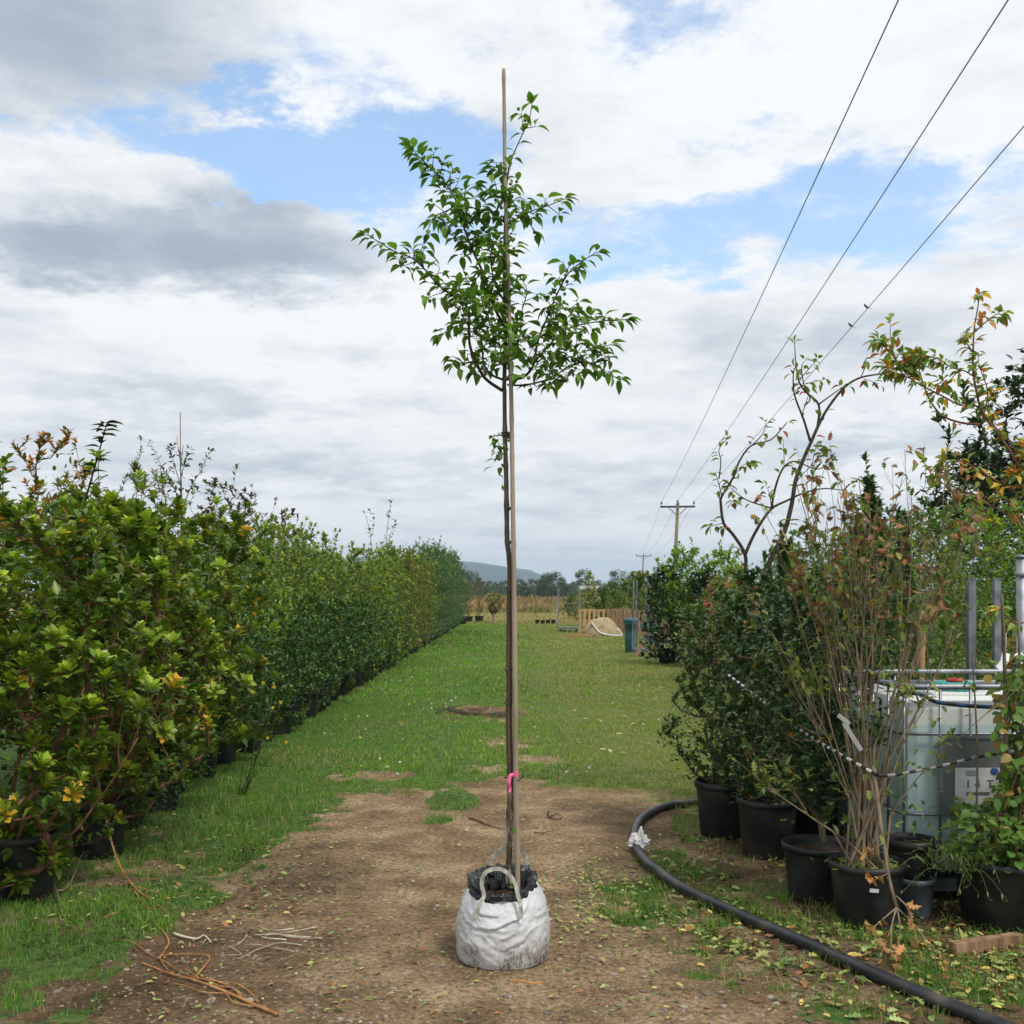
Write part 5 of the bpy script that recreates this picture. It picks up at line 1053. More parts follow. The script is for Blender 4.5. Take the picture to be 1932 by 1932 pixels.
# ------------------------------------------------------------------ right side: water tank, posts
def ibc():
    x0, y0, w, d, hb, ht = 2.02, 5.5, 1.2, 1.08, .14, 1.11
    e = empty('water_tank', (x0, y0, 0)); tag(e, 'white plastic water tank in a grey steel cage behind the pots', 'water tank')
    m, nt, bs = newmat('tank_plastic'); N = nt.nodes; L = nt.links; tc = N.new('ShaderNodeTexCoord'); sp = N.new('ShaderNodeSeparateXYZ'); L.new(tc.outputs['Object'], sp.inputs[0])
    r = N.new('ShaderNodeValToRGB'); mr = N.new('ShaderNodeMapRange'); L.new(sp.outputs[2], mr.inputs[0]); mr.inputs[1].default_value = .905; mr.inputs[2].default_value = .915
    L.new(mr.outputs[0], r.inputs[0]); r.color_ramp.elements[0].color = (.46, .62, .62, 1); r.color_ramp.elements[1].color = (.66, .68, .66, 1); L.new(r.outputs[0], bs.inputs['Base Color'])
    bs.inputs['Roughness'].default_value = .35; bs.inputs['Subsurface Weight'].default_value = .0
    b = MB(); b.box((w / 2, d / 2, (hb + ht - .06) / 2), (w - .07, d - .07, ht - .06 - hb), bev=.06); b.box((w / 2, d / 2, ht - .055), (w * .62, d * .7, .02), bev=.008); b.build('bottle', m, e)
    def rect(z, r_, inset=0.0, rr=.09):
        pts = []; xs = (inset, w - inset); ys = (inset, d - inset)
        for (cx, cy, a0) in ((xs[1] - rr, ys[1] - rr, 0), (xs[0] + rr, ys[1] - rr, 90), (xs[0] + rr, ys[0] + rr, 180), (xs[1] - rr, ys[0] + rr, 270)):
            for k in range(5): a = R(a0 + k * 22.5); pts.append((cx + rr * math.cos(a), cy + rr * math.sin(a), z))
        pts.append(pts[0]); q = MB(); q.tube(pts, r_, 8, False); return q
    rect(ht - .0, .016).build('top_rail', M['steel'], e)
    for z in (.866, .45, .18): rect(z, .0085).build('cage_bar', M['steel_dark'], e)
    for x in (.012, .20, .357, .60, .85, 1.18):
        b = MB(); b.tube([(x, -.004, .14), (x, -.004, ht)], .0075, 8); b.build('cage_bar', M['steel_dark'], e); b = MB(); b.tube([(x, d + .004, .14), (x, d + .004, ht)], .0075, 6); b.build('cage_bar', M['steel_dark'], e)
    for y in (.18, .42, .66, .90):
        for x in (-.004, w + .004): b = MB(); b.tube([(x, y, .14), (x, y, ht)], .0075, 8); b.build('cage_bar', M['steel_dark'], e)
    b = MB(); b.tube([(0, d * .42, ht - .012), (w, d * .42, ht - .012)], .012, 8); b.build('top_bar', M['steel'], e)
    b = MB(); b.tube([(.52, .2, ht - .02), (.52, .2, ht + .0)], .0, 3)
    cap = MB(); cx, cy = .41, .32; n = 28; prof = [(.108, 0), (.11, .004), (.11, .038), (.10, .045), (0, .045)]; cap.lathe(prof, n, (cx, cy, ht - .045))
    for k in range(18): a = 2 * PI * k / 18; cap.box((cx + .11 * math.cos(a), cy + .11 * math.sin(a), ht - .025), (.012, .016, .034), a)
    cap.build('screw_cap', flat('teal_cap', (.02, .42, .38), .4), e)
    q = MB(); q.lathe([(.042, 0), (.044, .004), (.044, .016), (0, .018)], 20, (cx, cy, ht)); q.box((cx, cy - .0, ht + .019), (.02, .05, .006)); q.build('cap_plug', flat('red_plug', (.62, .07, .04), .4), e)
    pl = MB(); pl.box((.50, -.020, .655), (.60, .006, .39), bev=.002); pl.build('name_plate', noisy('plate_steel', (.10, .115, .12), (.20, .215, .22), 5, .5, .08, metal=.5), e)
    fr = MB()
    for (c_, s_) in (((.50, -.024, .852), (.62, .012, .014)), ((.50, -.024, .458), (.62, .012, .014)), ((.195, -.024, .655), (.02, .012, .38)), ((.805, -.024, .655), (.014, .012, .38))): fr.box(c_, s_)
    fr.build('plate_frame', M['steel_dark'], e)
    lb = MB(); lb.box((.385, -.026, .595), (.235, .002, .20)); lb.build('label_sheet', flat('label_paper', (.62, .63, .63), .6), e)
    tb = MB()
    for k in range(4): tb.box((.35, -.0285, .680 - k * .008), (.06 - .008 * (k % 2), .001, .0025))
    for k in range(26): tb.box((.325 + k * .0048, -.0285, .562), (.0024 if k % 3 else .0012, .001, .018))
    for k in range(4): tb.box((.29, -.0285, .54 - k * .009), (.03, .001, .0025))
    tb.build('small_print', flat('print_ink', (.08, .08, .09), .6), e)
    lg = MB(); lg.lathe([(.012, 0), (.020, 0), (.020, .001), (.012, .001)], 24); lo = lg.build('round_logo', flat('logo_blue', (.03, .10, .28), .5), e, (.47, -.0285, .678)); lo.rotation_euler = (R(90), 0, 0)
    for (t, x) in (('I', .327), ('4', .367), ('T', .43)):
        cu = bpy.data.curves.new('letter', 'FONT'); cu.body = t; cu.size = .062; cu.extrude = .0006
        to = bpy.data.objects.new('tmp', cu); col.objects.link(to); bpy.context.view_layer.update(); me = bpy.data.meshes.new_from_object(to); bpy.data.objects.remove(to)
        me.materials.clear(); me.materials.append(bpy.data.materials['print_ink']); o = link('letter', me, e, (x, -.0285, .59)); o.rotation_euler = (R(90), 0, 0)
    b = MB(); b.box((w / 2, d / 2, .07), (w, d, .04)); 
    for x in (.08, w / 2, w - .08): b.box((x, d / 2, .03), (.1, d, .06))
    b.build('pallet_base', M['steel_dark'], e)
ibc()
def strap(name, label, pts, r, c1, c2, period=.05, cat='rope'):
    pts = smooth_path(pts, 10); ln = [0]
    for a, c in zip(pts, pts[1:]): ln.append(ln[-1] + (c - a).length)
    # resample finely so the woven colours can follow the cord
    n = int(ln[-1] / (period / 4)); rs = []
    for k in range(n + 1):
        s = ln[-1] * k / n; i = max(j for j in range(len(ln)) if ln[j] <= s + 1e-9); i = min(i, len(pts) - 2); f = (s - ln[i]) / max(ln[i + 1] - ln[i], 1e-9); rs.append(pts[i].lerp(pts[i + 1], f))
    o = pts[0]; b = MB()
    for k in range(n): b.tube([rs[k] - o, rs[k + 1] - o], r, 6, False, cc=(c1 if (k // 2) % 2 else c2))
    m, nt, bs = newmat(name + '_cord'); at = nt.nodes.new('ShaderNodeAttribute'); at.attribute_name = 'col'; nt.links.new(at.outputs['Color'], bs.inputs['Base Color']); bs.inputs['Roughness'].default_value = .7
    return tag(b.build(name, m, None, o), label, cat)
strap('striped_rope', 'black and white woven rope slung down across the holly bushes', [P(1371, 1271, 6.35), P(1428, 1314, 6.0), P(1491, 1363, 5.6), P(1549, 1402, 5.3), P(1588, 1425, 5.1), P(1654, 1462, 4.95)], .0085, (.5, .5, .5), (.015, .015, .015), .055)
strap('striped_rope', 'black and grey rope running right across the front of the tank', [P(1656, 1463, 4.95), P(1686, 1462, 4.97), P(1763, 1448, 5.1), P(1841, 1429, 5.2), P(1892, 1421, 5.3), P(1945, 1412, 5.4)], .0085, (.22, .22, .22), (.012, .012, .012), .09)
strap('blue_strap', 'blue and black cord hanging along the top of the water tank', [P(1705, 1306, 5.42), P(1740, 1311, 5.42), P(1766, 1324, 5.41), P(1830, 1332, 5.41), P(1908, 1337, 5.41), P(1950, 1350, 5.4)], .011, (.01, .05, .14), (.012, .012, .015), .11)
def posts():
    for (px, pt, Y, w_, lb) in ((1832, 1092, 7.3, .050, 'dark square steel post left of the other two steel posts'), (1880, 1093, 7.4, .046, 'pale square steel post between the two others')):
        a = Vector(((px - CX) / FPX * Y, Y, 0)); t = P(px, pt, Y).z; b = MB(); b.beam((0, 0, 0), (0, 0, t), w_, w_, (0, 1, 0)); b.box((0, 0, t + .003), (w_ + .01, w_ + .01, .008)); tag(b.build('steel_post', M['steel_dark'] if px == 1832 else M['steel'], None, a), lb, 'post', 'steel posts')
    Y = 6.9; a = Vector(((1927 - CX) / FPX * Y, Y, 0)); t = P(1927, 1052, Y).z; b = MB(); b.tube([(0, 0, 0), (0, 0, t)], .031, 16); b.lathe([(.039, t - .12), (.041, t - .118), (.041, t - .1), (.039, t - .098)], 16); b.lathe([(.038, t), (.038, t + .01), (.0, t + .02)], 16); tag(b.build('steel_post', M['steel'], None, a), 'thick round steel post cut by the right edge', 'post', 'steel posts')
    Y = 8.0; a = Vector(((1732 - CX) / FPX * Y, Y, 0)); t = P(1738, 1152, Y).z; b = MB(); b.tube([(0, 0, 0), (.03, 0, t - .01), (.03, 0, t)], [.032, .028, .024], 10); tag(b.build('wooden_stake', M['wood_light'], None, a), 'round yellow wooden stake behind the left part of the tank', 'stake', 'wooden stakes')
    Y = 8.6; a = Vector(((1693 - CX) / FPX * Y, Y, 0)); t = P(1693, 1140, Y).z; b = MB(); b.tube([(0, 0, 0), (0, 0, t)], .024, 10); tag(b.build('wooden_stake', M['wood_light'], None, a), 'thinner wooden stake seen through the bare stems', 'stake', 'wooden stakes')
posts()

# ------------------------------------------------------------------ right side: front pots with plants
PB = pot_mesh(.185, .36); PBS = soil_mesh(.185, .36)
hk = dict(tmpl='holly', mat='leaf_dark', wood='bark_grey', ros=9, along=9, leaf=.055)
H1 = shrub(80, r=.50, z0=.36, z1=1.62, ntips=240, infill=1700, new=(.19, .33, .045), old=(.05, .11, .028), lean=(-.05, 0), newp=.5, name='holly_a', **{**hk, 'tmpl': 'oval', 'leaf': .05})
H2 = shrub(81, r=.46, z0=.34, z1=1.75, ntips=230, infill=1800, new=(.09, .18, .04), old=(.03, .07, .022), lean=(.05, 0), newp=.3, name='holly_b', **hk)
H3 = shrub(82, r=.44, z0=.48, z1=1.6, ntips=200, infill=1300, new=(.10, .19, .045), old=(.032, .072, .024), newp=.3, name='holly_c', **hk)
H4 = shrub(83, r=.40, z0=.5, z1=2.35, ntips=190, infill=700, new=(.11, .22, .045), old=(.036, .085, .026), prof='cone', newp=.5, name='holly_d', **{**hk, 'leaf': .065})
potted('holly_bush', H1, (1.40, 7.02), 0, 1.0, 'leafy green bush in the farthest of the front black pots, leaning over the grass', 'bush', 'potted bushes by the hose', pot=PB, soil=PBS, ps=1.0)
potted('holly_bush', H2, (1.56, 6.48), 2, 1.0, 'dark holly in the second tall black pot right of the hose bend', 'bush', 'potted bushes by the hose', pot=PB, soil=PBS, ps=.98)
PT = pot_mesh(.178, .30); PTS = soil_mesh(.178, .30)
potted('holly_bush', H3, (1.60, 5.55), 4, 1.0, 'dark holly on a single stem in the wide low pot, in front of the rope', 'bush', 'potted bushes by the hose', pot=PT, soil=PTS, ps=1.0)
potted('holly_bush', H2, (2.25, 7.3), 3.3, 1.02, 'dark holly behind the bare stemmed one, left of the tank', 'bush', 'potted bushes by the hose', pot=PB, soil=None)
potted('holly_bush', H3, (1.95, 6.75), 1.3, 1.05, 'dark holly squeezed between the second pot and the tank', 'bush', 'potted bushes by the hose', pot=PB, soil=None)
potted('pointed_holly', H4, (2.48, 7.35), .5, 1.0, 'tall pointed holly rising to a tip against the sky', 'holly', 'tall hollies', pot=PB, soil=None)
potted('pointed_holly', H4, (3.1, 8.4), 2.5, .88, 'shorter pointed holly right of the tall one, beside the orange leaves', 'holly', 'tall hollies', pot=PB, soil=None)
potted('pointed_holly', H4, (2.75, 7.9), 4.5, .84, 'holly top between the tall pointed one and the shorter right one', 'holly', 'tall hollies', pot=PB, soil=None)
potted('pointed_holly', H4, (1.95, 7.6), 1.5, .82, 'holly top showing left of the tall pointed one', 'holly', 'tall hollies', pot=PB, soil=None)

def fan_holly():
    rg = random.Random(91); e0 = Vector((1.725, 5.15, 0)); Y = 5.15; e = empty('bare_stemmed_holly', e0); tag(e, 'half bare holly with many pale stems in the pot with a white sticker', 'holly')
    link('pot', PT, e); link('soil', PTS, e)
    s = MB(); s.box((-.03, -.190, .205), (.042, .004, .017), M=Matrix.Rotation(.08, 4, 'Y')); s.build('sticker', flat('sticker_white', (.65, .66, .68), .5), e)
    w = MB(); lv = Leaves(); dl = Leaves(); o0 = Vector((1.725, 5.15, 0)); nodes_end = []
    def leafcol(): return jit((.22, .27, .055) if rg.random() < .4 else (.09, .14, .035), rg)
    def stem(a, b, r0, depth, curve=.08):
        L_ = (b - a).length; bd = rvec(rg) * L_ * curve; bd.z = -abs(bd.z) * .4; pts = smooth_path([a, a.lerp(b, .35) + bd, a.lerp(b, .7) + bd * .7, b], 3); w.tube(pts, catmull_r(pts, r0, r0 * .38), 6 if r0 > .006 else 5, False)
        if depth > 0:
            for k in range(rg.randint(3, 5)):
                i = rg.randint(2, len(pts) - 2); p = pts[i]; ax = (pts[i + 1] - p).normalized(); d = (ax + rvec(rg) * .36 + Vector((0, 0, .25))).normalized(); stem(p, p + d * L_ * rg.uniform(.3, .6) * (1 - i / len(pts) * .4), r0 * .5, depth - 1)
        top = b.z > 1.45
        n = rg.randint(0, 4) if depth == 0 else rg.randint(0, 1)
        if rg.random() < .22 and not top: n += 3
        if n > 2 or (top and rg.random() < .7):
            for k in range(n + (1 if top else 0)):
                p = pts[-1].lerp(pts[-3], rg.random()); d = rvec(rg); d.z -= .25 if top else 0
                if top and rg.random() < .5: dl.add(p, d, rvec(rg), rg.uniform(.04, .065), jit((.26, .14, .06), rg, .35))
                else: lv.add(p, d, (0, 0, 1), rg.uniform(.04, .065), leafcol())
    base = Vector((0, 0, .27))
    for (px, py, dy, r0) in [(1500, 905, -.1, .011), (1560, 980, .1, .011), (1620, 900, 0, .013), (1655, 960, -.15, .013), (1700, 1000, .1, .012), (1790, 960, 0, .013), (1850, 1010, .05, .012), (1500, 1140, -.1, .010), (1455, 1190, -.15, .009), (1490, 1040, .1, .010), (1640, 1000, .2, .011), (1580, 940, -.2, .011), (1720, 930, -.1, .011), (1745, 1040, .2, .010), (1680, 950, .2, .011), (1530, 930, .15, .011), (1610, 980, .0, .010), (1810, 1060, -.1, .010), (1760, 1090, -.2, .011), (1830, 1150, .1, .010),
                             (1530, 1050, -.25, .010), (1600, 1040, -.3, .010), (1670, 1100, -.3, .009), (1560, 1150, .2, .009), (1500, 1230, -.2, .008), (1880, 1330, -.2, .009), (1440, 1480, -.2, .007), (1370, 1420, -.1, .007)]:
        b_ = P(px, py, Y + dy) - o0; mid = Vector((b_.x * .22 + rg.uniform(-.03, .03), b_.y * .3, .27 + (b_.z - .27) * .32)); st = base + Vector((rg.gauss(0, .045), rg.gauss(0, .045), 0))
        r0 *= .66; pts = smooth_path([st, mid], 3); w.tube(pts, catmull_r(pts, r0 * 1.2, r0 * .9), 7, False); stem(mid, b_, r0 * .62, 2, .06)
    for k in range(430):                                   # low leafy skirt
        a = rg.uniform(0, 6.28); r_ = rg.uniform(.1, .5); z = rg.uniform(.4, 1.8); p = Vector((r_ * math.cos(a), r_ * math.sin(a), z)); d = rvec(rg)
        lv.add(p, d, (0, 0, 1), rg.uniform(.04, .06), leafcol())
    for k in range(150): lv.add((rg.gauss(0, .08), rg.gauss(0, .08), .262 + rg.random() * .03), rvec(rg) * Vector((1, 1, .3)), (0, 0, 1), rg.uniform(.03, .05), jit((.25, .30, .08), rg))
    w.build('stems', M['bark_tan'], e); link('foliage', lv.mesh('fan_leaves', M['leaf_soft'], 'holly'), e); link('dead_leaves', dl.mesh('fan_dead', M['litter'], 'holly'), e)
    # broken branch hanging down in front
    w = MB(); dl = Leaves(); Yb = 4.86; pth = [P(1648, 1445, 4.98), P(1655, 1505, 4.94), P(1667, 1590, 4.88), P(1678, 1660, 4.84), P(1692, 1712, 4.80)]
    b0 = P(1692, 1712, 4.8); pts = smooth_path(pth, 4); w.tube([p - b0 for p in pts], catmull_r(pts, .010, .007), 7)
    for q in ([(1692, 1712, 4.8), (1683, 1745, 4.75), (1681, 1790, 4.62), (1684, 1825, 4.5)], [(1692, 1712, 4.8), (1698, 1750, 4.75), (1694, 1790, 4.6), (1690, 1835, 4.45)], [(1692, 1712, 4.8), (1720, 1740, 4.74), (1745, 1770, 4.62), (1775, 1805, 4.5), (1780, 1845, 4.42)], [(1690, 1690, 4.8), (1712, 1712, 4.76), (1722, 1745, 4.7)],
              [(1692, 1712, 4.8), (1665, 1735, 4.72), (1640, 1757, 4.65)], [(1690, 1715, 4.8), (1678, 1760, 4.7), (1662, 1800, 4.6)], [(1676, 1648, 4.84), (1655, 1658, 4.8), (1640, 1668, 4.78)], [(1667, 1590, 4.88), (1650, 1600, 4.85), (1632, 1612, 4.83)], [(1722, 1745, 4.7), (1730, 1775, 4.62), (1736, 1798, 4.56)]):
        p2 = smooth_path([P(*a) for a in q], 3); p2 = [Vector((p.x, p.y, max(p.z, .012))) for p in p2]; w.tube([p - b0 for p in p2], catmull_r(p2, .004, .0018), 5, False)
        for k in range(7):
            p = p2[rg.randint(len(p2) // 2, len(p2) - 1)]; d = rvec(rg); d.z -= .5; dl.add(p - b0 + Vector((0, 0, .01)), d, rvec(rg), rg.uniform(.04, .065), jit((.42, .24, .08), rg, .25))
    e2 = empty('hanging_branch', b0); tag(e2, 'broken pale branch with dead tan leaves hanging in front of the stickered pot', 'branch'); w.build('stem', M['bark_tan'], e2); link('dead_leaves', dl.mesh('hang_leaves', M['litter'], 'holly'), e2)
fan_holly()

def bare_tree():
    Z = lambda x, y: (1226.4 + x * .3662, 518.9 + y * .3662)
    Y = 7.9; paths = []
    def pz(pts, r, dens): paths.append(([(*Z(a, b_), (c[0] if c else 0)) for a, b_, *c in pts], r, dens))
    pz([(560, 1640), (620, 1470), (690, 1330), (730, 1180), (750, 1060), (790, 950), (830, 860), (870, 770), (920, 680), (1000, 580), (1080, 530), (1180, 510), (1230, 500)], .020, .5)
    pz([(825, 855), (790, 740), (745, 620), (738, 520), (750, 470)], .010, .5); pz([(862, 790), (870, 670), (800, 600), (765, 540), (750, 440), (745, 330)], .010, .8); pz([(870, 665), (960, 600), (1010, 560)], .006, .3)
    pz([(800, 600), (780, 480), (800, 440)], .005, .4); pz([(765, 545), (830, 470), (860, 440)], .004, .4); pz([(800, 560), (850, 550), (910, 535)], .004, .4); pz([(780, 730), (810, 640), (825, 590)], .004, .3); pz([(1085, 530), (1105, 480), (1105, 440), (1130, 455)], .004, .4); pz([(1100, 535), (1150, 550), (1180, 560)], .003, .3)
    pz([(490, 1540), (490, 1440), (430, 1340), (380, 1280), (365, 1180), (370, 1140), (430, 1040), (460, 960), (520, 880), (620, 850), (680, 790), (705, 760)], .014, .8)
    pz([(370, 1140), (350, 1060), (335, 1020)], .005, .5); pz([(355, 1050), (365, 960), (355, 900), (390, 850), (400, 830)], .005, .5); pz([(500, 900), (580, 820), (600, 745)], .005, .5)
    pz([(490, 1440), (540, 1330), (620, 1210), (700, 1165), (800, 1120), (900, 1100), (1000, 1110)], .013, .3); pz([(625, 1200), (650, 1080), (690, 990), (750, 960), (850, 1000), (910, 980), (960, 930)], .009, .6); pz([(620, 1200), (500, 1160), (430, 1110), (410, 1090)], .006, .5)
    pz([(690, 990), (690, 900), (680, 830)], .003, .2); pz([(830, 985), (870, 930), (900, 900)], .003, .9); pz([(625, 1190), (610, 1110), (590, 1080)], .003, .5); pz([(370, 1280), (330, 1290), (310, 1300)], .003, .5); pz([(400, 1200), (420, 1170), (440, 1160)], .003, .4); pz([(430, 1040), (480, 980), (540, 970)], .003, .8); pz([(720, 1200), (760, 1060), (830, 980), (850, 900), (880, 870)], .004, .5)
    pz([(490, 1440), (440, 1400), (400, 1420), (360, 1415)], .004, .1)
    pz([(490, 1540), (495, 1700), (500, 1900), (510, 2100)], .022, 0)
    THIN('bare_branched_tree', 'nearly bare crooked tree with sparse green leaves against the sky', paths, Y, .068, (.18, .28, .045), 22, 'bark_dark', matl='leaf_soft', tm='oval_fine', kk=14, c2=[(.20, .26, .05), (.30, .07, .03), (.09, .15, .03)])
bare_tree()
def golden_tree():
    Z = lambda x, y: (1226.4 + x * .3662, 518.9 + y * .3662); paths = []
    def pz(pts, r, dens): paths.append(([(*Z(a, b_), (c[0] if c else 0)) for a, b_, *c in pts], r, dens))
    pz([(2080, 2000), (2020, 1500), (1960, 1150), (1880, 950), (1800, 830), (1720, 720), (1690, 640), (1665, 500), (1665, 380), (1670, 280), (1690, 160), (1700, 90)], .010, 1.9)
    pz([(1790, 820), (1690, 680), (1600, 670), (1500, 620), (1400, 570), (1340, 530), (1270, 440), (1240, 330), (1238, 240)], .006, 2.5)
    pz([(1700, 770), (1600, 760), (1500, 720), (1430, 620), (1385, 480), (1370, 420)], .007, 1.4); pz([(1600, 490), (1540, 470), (1480, 430), (1400, 420), (1340, 415)], .004, 1.6); pz([(1665, 520), (1600, 490), (1540, 545), (1480, 560)], .004, 1.1)
    pz([(1668, 300), (1720, 250), (1790, 200), (1815, 215)], .004, .8); pz([(1665, 400), (1630, 350), (1600, 310)], .004, .7); pz([(1720, 720), (1740, 600), (1700, 480), (1690, 420)], .004, 1.0); pz([(1340, 530), (1300, 520), (1250, 500), (1210, 470)], .004, 1.6); pz([(1270, 440), (1200, 360), (1170, 340)], .003, .8)
    pz([(1900, 960), (1860, 860), (1790, 800), (1740, 700), (1760, 600)], .005, 1.0); pz([(1960, 1150), (1850, 1100), (1700, 1010), (1600, 960), (1530, 990), (1480, 1020), (1400, 960)], .006, 1.8); pz([(2000, 1400), (1900, 1280), (1800, 1210), (1700, 1160), (1590, 1100), (1490, 1060), (1500, 980), (1560, 850)], .006, 1.1)
    pz([(1960, 1200), (1900, 1060), (1870, 1020)], .006, 1.5); pz([(2020, 1500), (1930, 1300), (1850, 1180), (1800, 1130)], .007, 1.4); pz([(1960, 1150), (1940, 1000), (1920, 880)], .007, 1.4); pz([(2040, 1700), (1900, 1800), (1800, 1720), (1730, 1760)], .005, 1.2); pz([(1340, 530), (1345, 480), (1300, 430)], .004, 1.3)
    THIN('golden_leaved_tree', 'arching tree with orange and yellow autumn leaves at the upper right', paths, 5.6, .056, (.18, .28, .07), 34, 'bark_red', matl='leaf_soft', tm='oval_fine', kk=15, c2=[(.62, .25, .06), (.68, .46, .06), (.48, .17, .06), (.60, .40, .07), (.24, .28, .06)])
golden_tree()
def big_pot():
    pm = pot_mesh(.27, .33, 36); sm_ = soil_mesh(.27, .33); e = empty('large_potted_climber', (2.42, 5.14, 0)); tag(e, 'big black tub with heart leaved climber at the right edge', 'potted plant'); link('pot', pm, e); link('soil', sm_, e)
    rg = random.Random(33); w = MB(); lv = Leaves()
    for k in range(20):
        a = Vector((rg.uniform(-.15, .15), rg.uniform(-.15, .1), .27)); b_ = Vector((rg.uniform(-.38, .35), rg.uniform(-.3, .2), rg.uniform(.45, .8)))
        if k % 3 == 0: b_ = Vector((rg.uniform(.02, .4), rg.uniform(-.2, .2), rg.uniform(1.0, 1.6))); pts = smooth_path([a, a.lerp(b_, .5) + rvec(rg) * .1, b_], 5); w.tube(pts, catmull_r(pts, .006, .002), 5, False)
        for p in pts[1:]:
            for _ in range(6 if p.z < .62 else 4):
                d = rvec(rg); d.z -= .3; lv.add(p + rvec(rg) * .05, d, Vector((0, -.5, 1)) + rvec(rg) * .4, rg.uniform(.035, .065), jit((.12, .22, .04) if rg.random() < .85 else (.36, .23, .06), rg))
    for _ in range(420):
        a = rg.uniform(0, 6.28); r_ = .27 * rg.random() ** .5; lv.add((r_ * math.cos(a), r_ * math.sin(a), .3 + rg.random() * .25), Vector((math.cos(a), math.sin(a), rg.uniform(-.4, .3))), Vector((0, -.6, 1)) + rvec(rg) * .4, rg.uniform(.04, .07), jit((.11, .21, .035), rg))
    w.build('stems', M['bark_red'], e); link('foliage', lv.mesh('climber_leaves', M['leaf_soft'], 'round'), e)
    b = MB()
    for k, (px, r_) in enumerate(((1855, .014), (1885, .011), (1915, .012), (1800, .007))):
        s = Vector((2.42 + (px - 1870) / 2000 * 5, 5.15, .27)); t = P(px + 35, 1120 + 40 * k, 5.2); pts = smooth_path([s, s.lerp(t, .5) + Vector((.02, 0, 0)), t], 5); b.tube([p - Vector((2.42, 5.14, 0)) for p in pts], catmull_r(pts, r_, r_ * .5), 7)
    b.build('woody_stem', M['bark_grey'], e)
    # wispy weeds hanging over the rim
    lv = Leaves(); w = MB(); c = Vector((2.08, 4.98, .0))
    for k in range(46):
        a = Vector((rg.uniform(-.1, .12), rg.uniform(-.05, .05), .30)); b_ = a + Vector((rg.gauss(0, .10), rg.gauss(-.03, .06), rg.uniform(-.12, .26))); pts = smooth_path([a, a.lerp(b_, .5) + Vector((0, 0, .06)), b_], 3); w.tube(pts, .0016, 4, False)
        for p in pts[2:]: lv.add(p, rvec(rg), (0, 0, 1), rg.uniform(.015, .035), jit((.16, .20, .06), rg))
    e = empty('wispy_weed', c); tag(e, 'wispy pale weed spilling over the left rim of the big black tub', 'weed'); w.build('stems', bpy.data.materials['weed_stem'], e); link('foliage', lv.mesh('wisp_leaves', M['leaf_soft'], 'long'), e)
big_pot()
def small_things():
    g = Vector((1.99, 5.24, 0)); e = empty('clear_bucket', g); e.scale = (.85, .85, .9); tag(e, 'small translucent grey bucket between the stickered pot and the big tub', 'bucket')
    m = noisy('clear_grey_plastic', (.06, .075, .09), (.12, .14, .16), 8, .35, .1); b = MB(); b.lathe([(.085, 0), (.09, .01), (.105, .19), (.115, .195), (.115, .215), (.105, .22), (.10, .2), (.085, .02), (0, .02)], 24, closed=False); b.build('body', m, e)
    b = MB(); b.tube([(.112 * math.cos(a), .112 * math.sin(a), .17 - .02 * math.sin(a)) for a in [PI + k * PI / 12 for k in range(13)]], .003, 5); b.build('handle', M['black'], e)
    e = empty('dark_bucket', (2.02, 5.36, 0)); tag(e, 'black empty pot wedged behind the small grey bucket', 'pot'); link('pot', pot_mesh(.12, .36), e)
    b = MB(); a = G(1797, 1802); c = G(1915, 1776); b.beam(Vector((0, 0, .03)), Vector((c.x - a.x, .13, .03)), .05, .05); tag(b.build('timber_offcut', M['wood_pallet'], None, a), 'reddish timber offcut lying in front of the big black tub', 'timber')
    # white plant tags
    for (p, q, lb) in (((1592, 1364), (1625, 1416), 'longer white plant tag hanging among the bare stems'), ((1581, 1349), (1603, 1366), 'upper white plant tag half hidden by the stems')):
        a, c = P(p[0], p[1], 5.05), P(q[0], q[1], 5.02); b = MB(); b.beam(Vector((0, 0, 0)), c - a, .002, .022, (0, -.3, 1)); tag(b.build('plant_tag', M['white'], None, a), lb, 'tag', 'white plant tags')
    for (p, q, lb) in (((1898, 1232), (1884, 1262), 'crinkled white label hanging left of the round steel post'), ((1919, 1232), (1930, 1254), 'second white label right beside the round steel post')):
        a, c = P(p[0], p[1], 6.4), P(q[0], q[1], 6.38); mid = a.lerp(c, .5) + Vector((.01, -.01, .0)); b = MB(); b.beam(Vector((0, 0, 0)), mid - a, .002, .045, (1, 0, .2)); b.beam(mid - a, c - a, .002, .045, (1, 0, .2)); b.tube([Vector((0, 0, 0)), Vector((.01, .02, .12))], .0015, 4); tag(b.build('hanging_label', M['white'], None, a), lb, 'tag', 'white labels')
small_things()
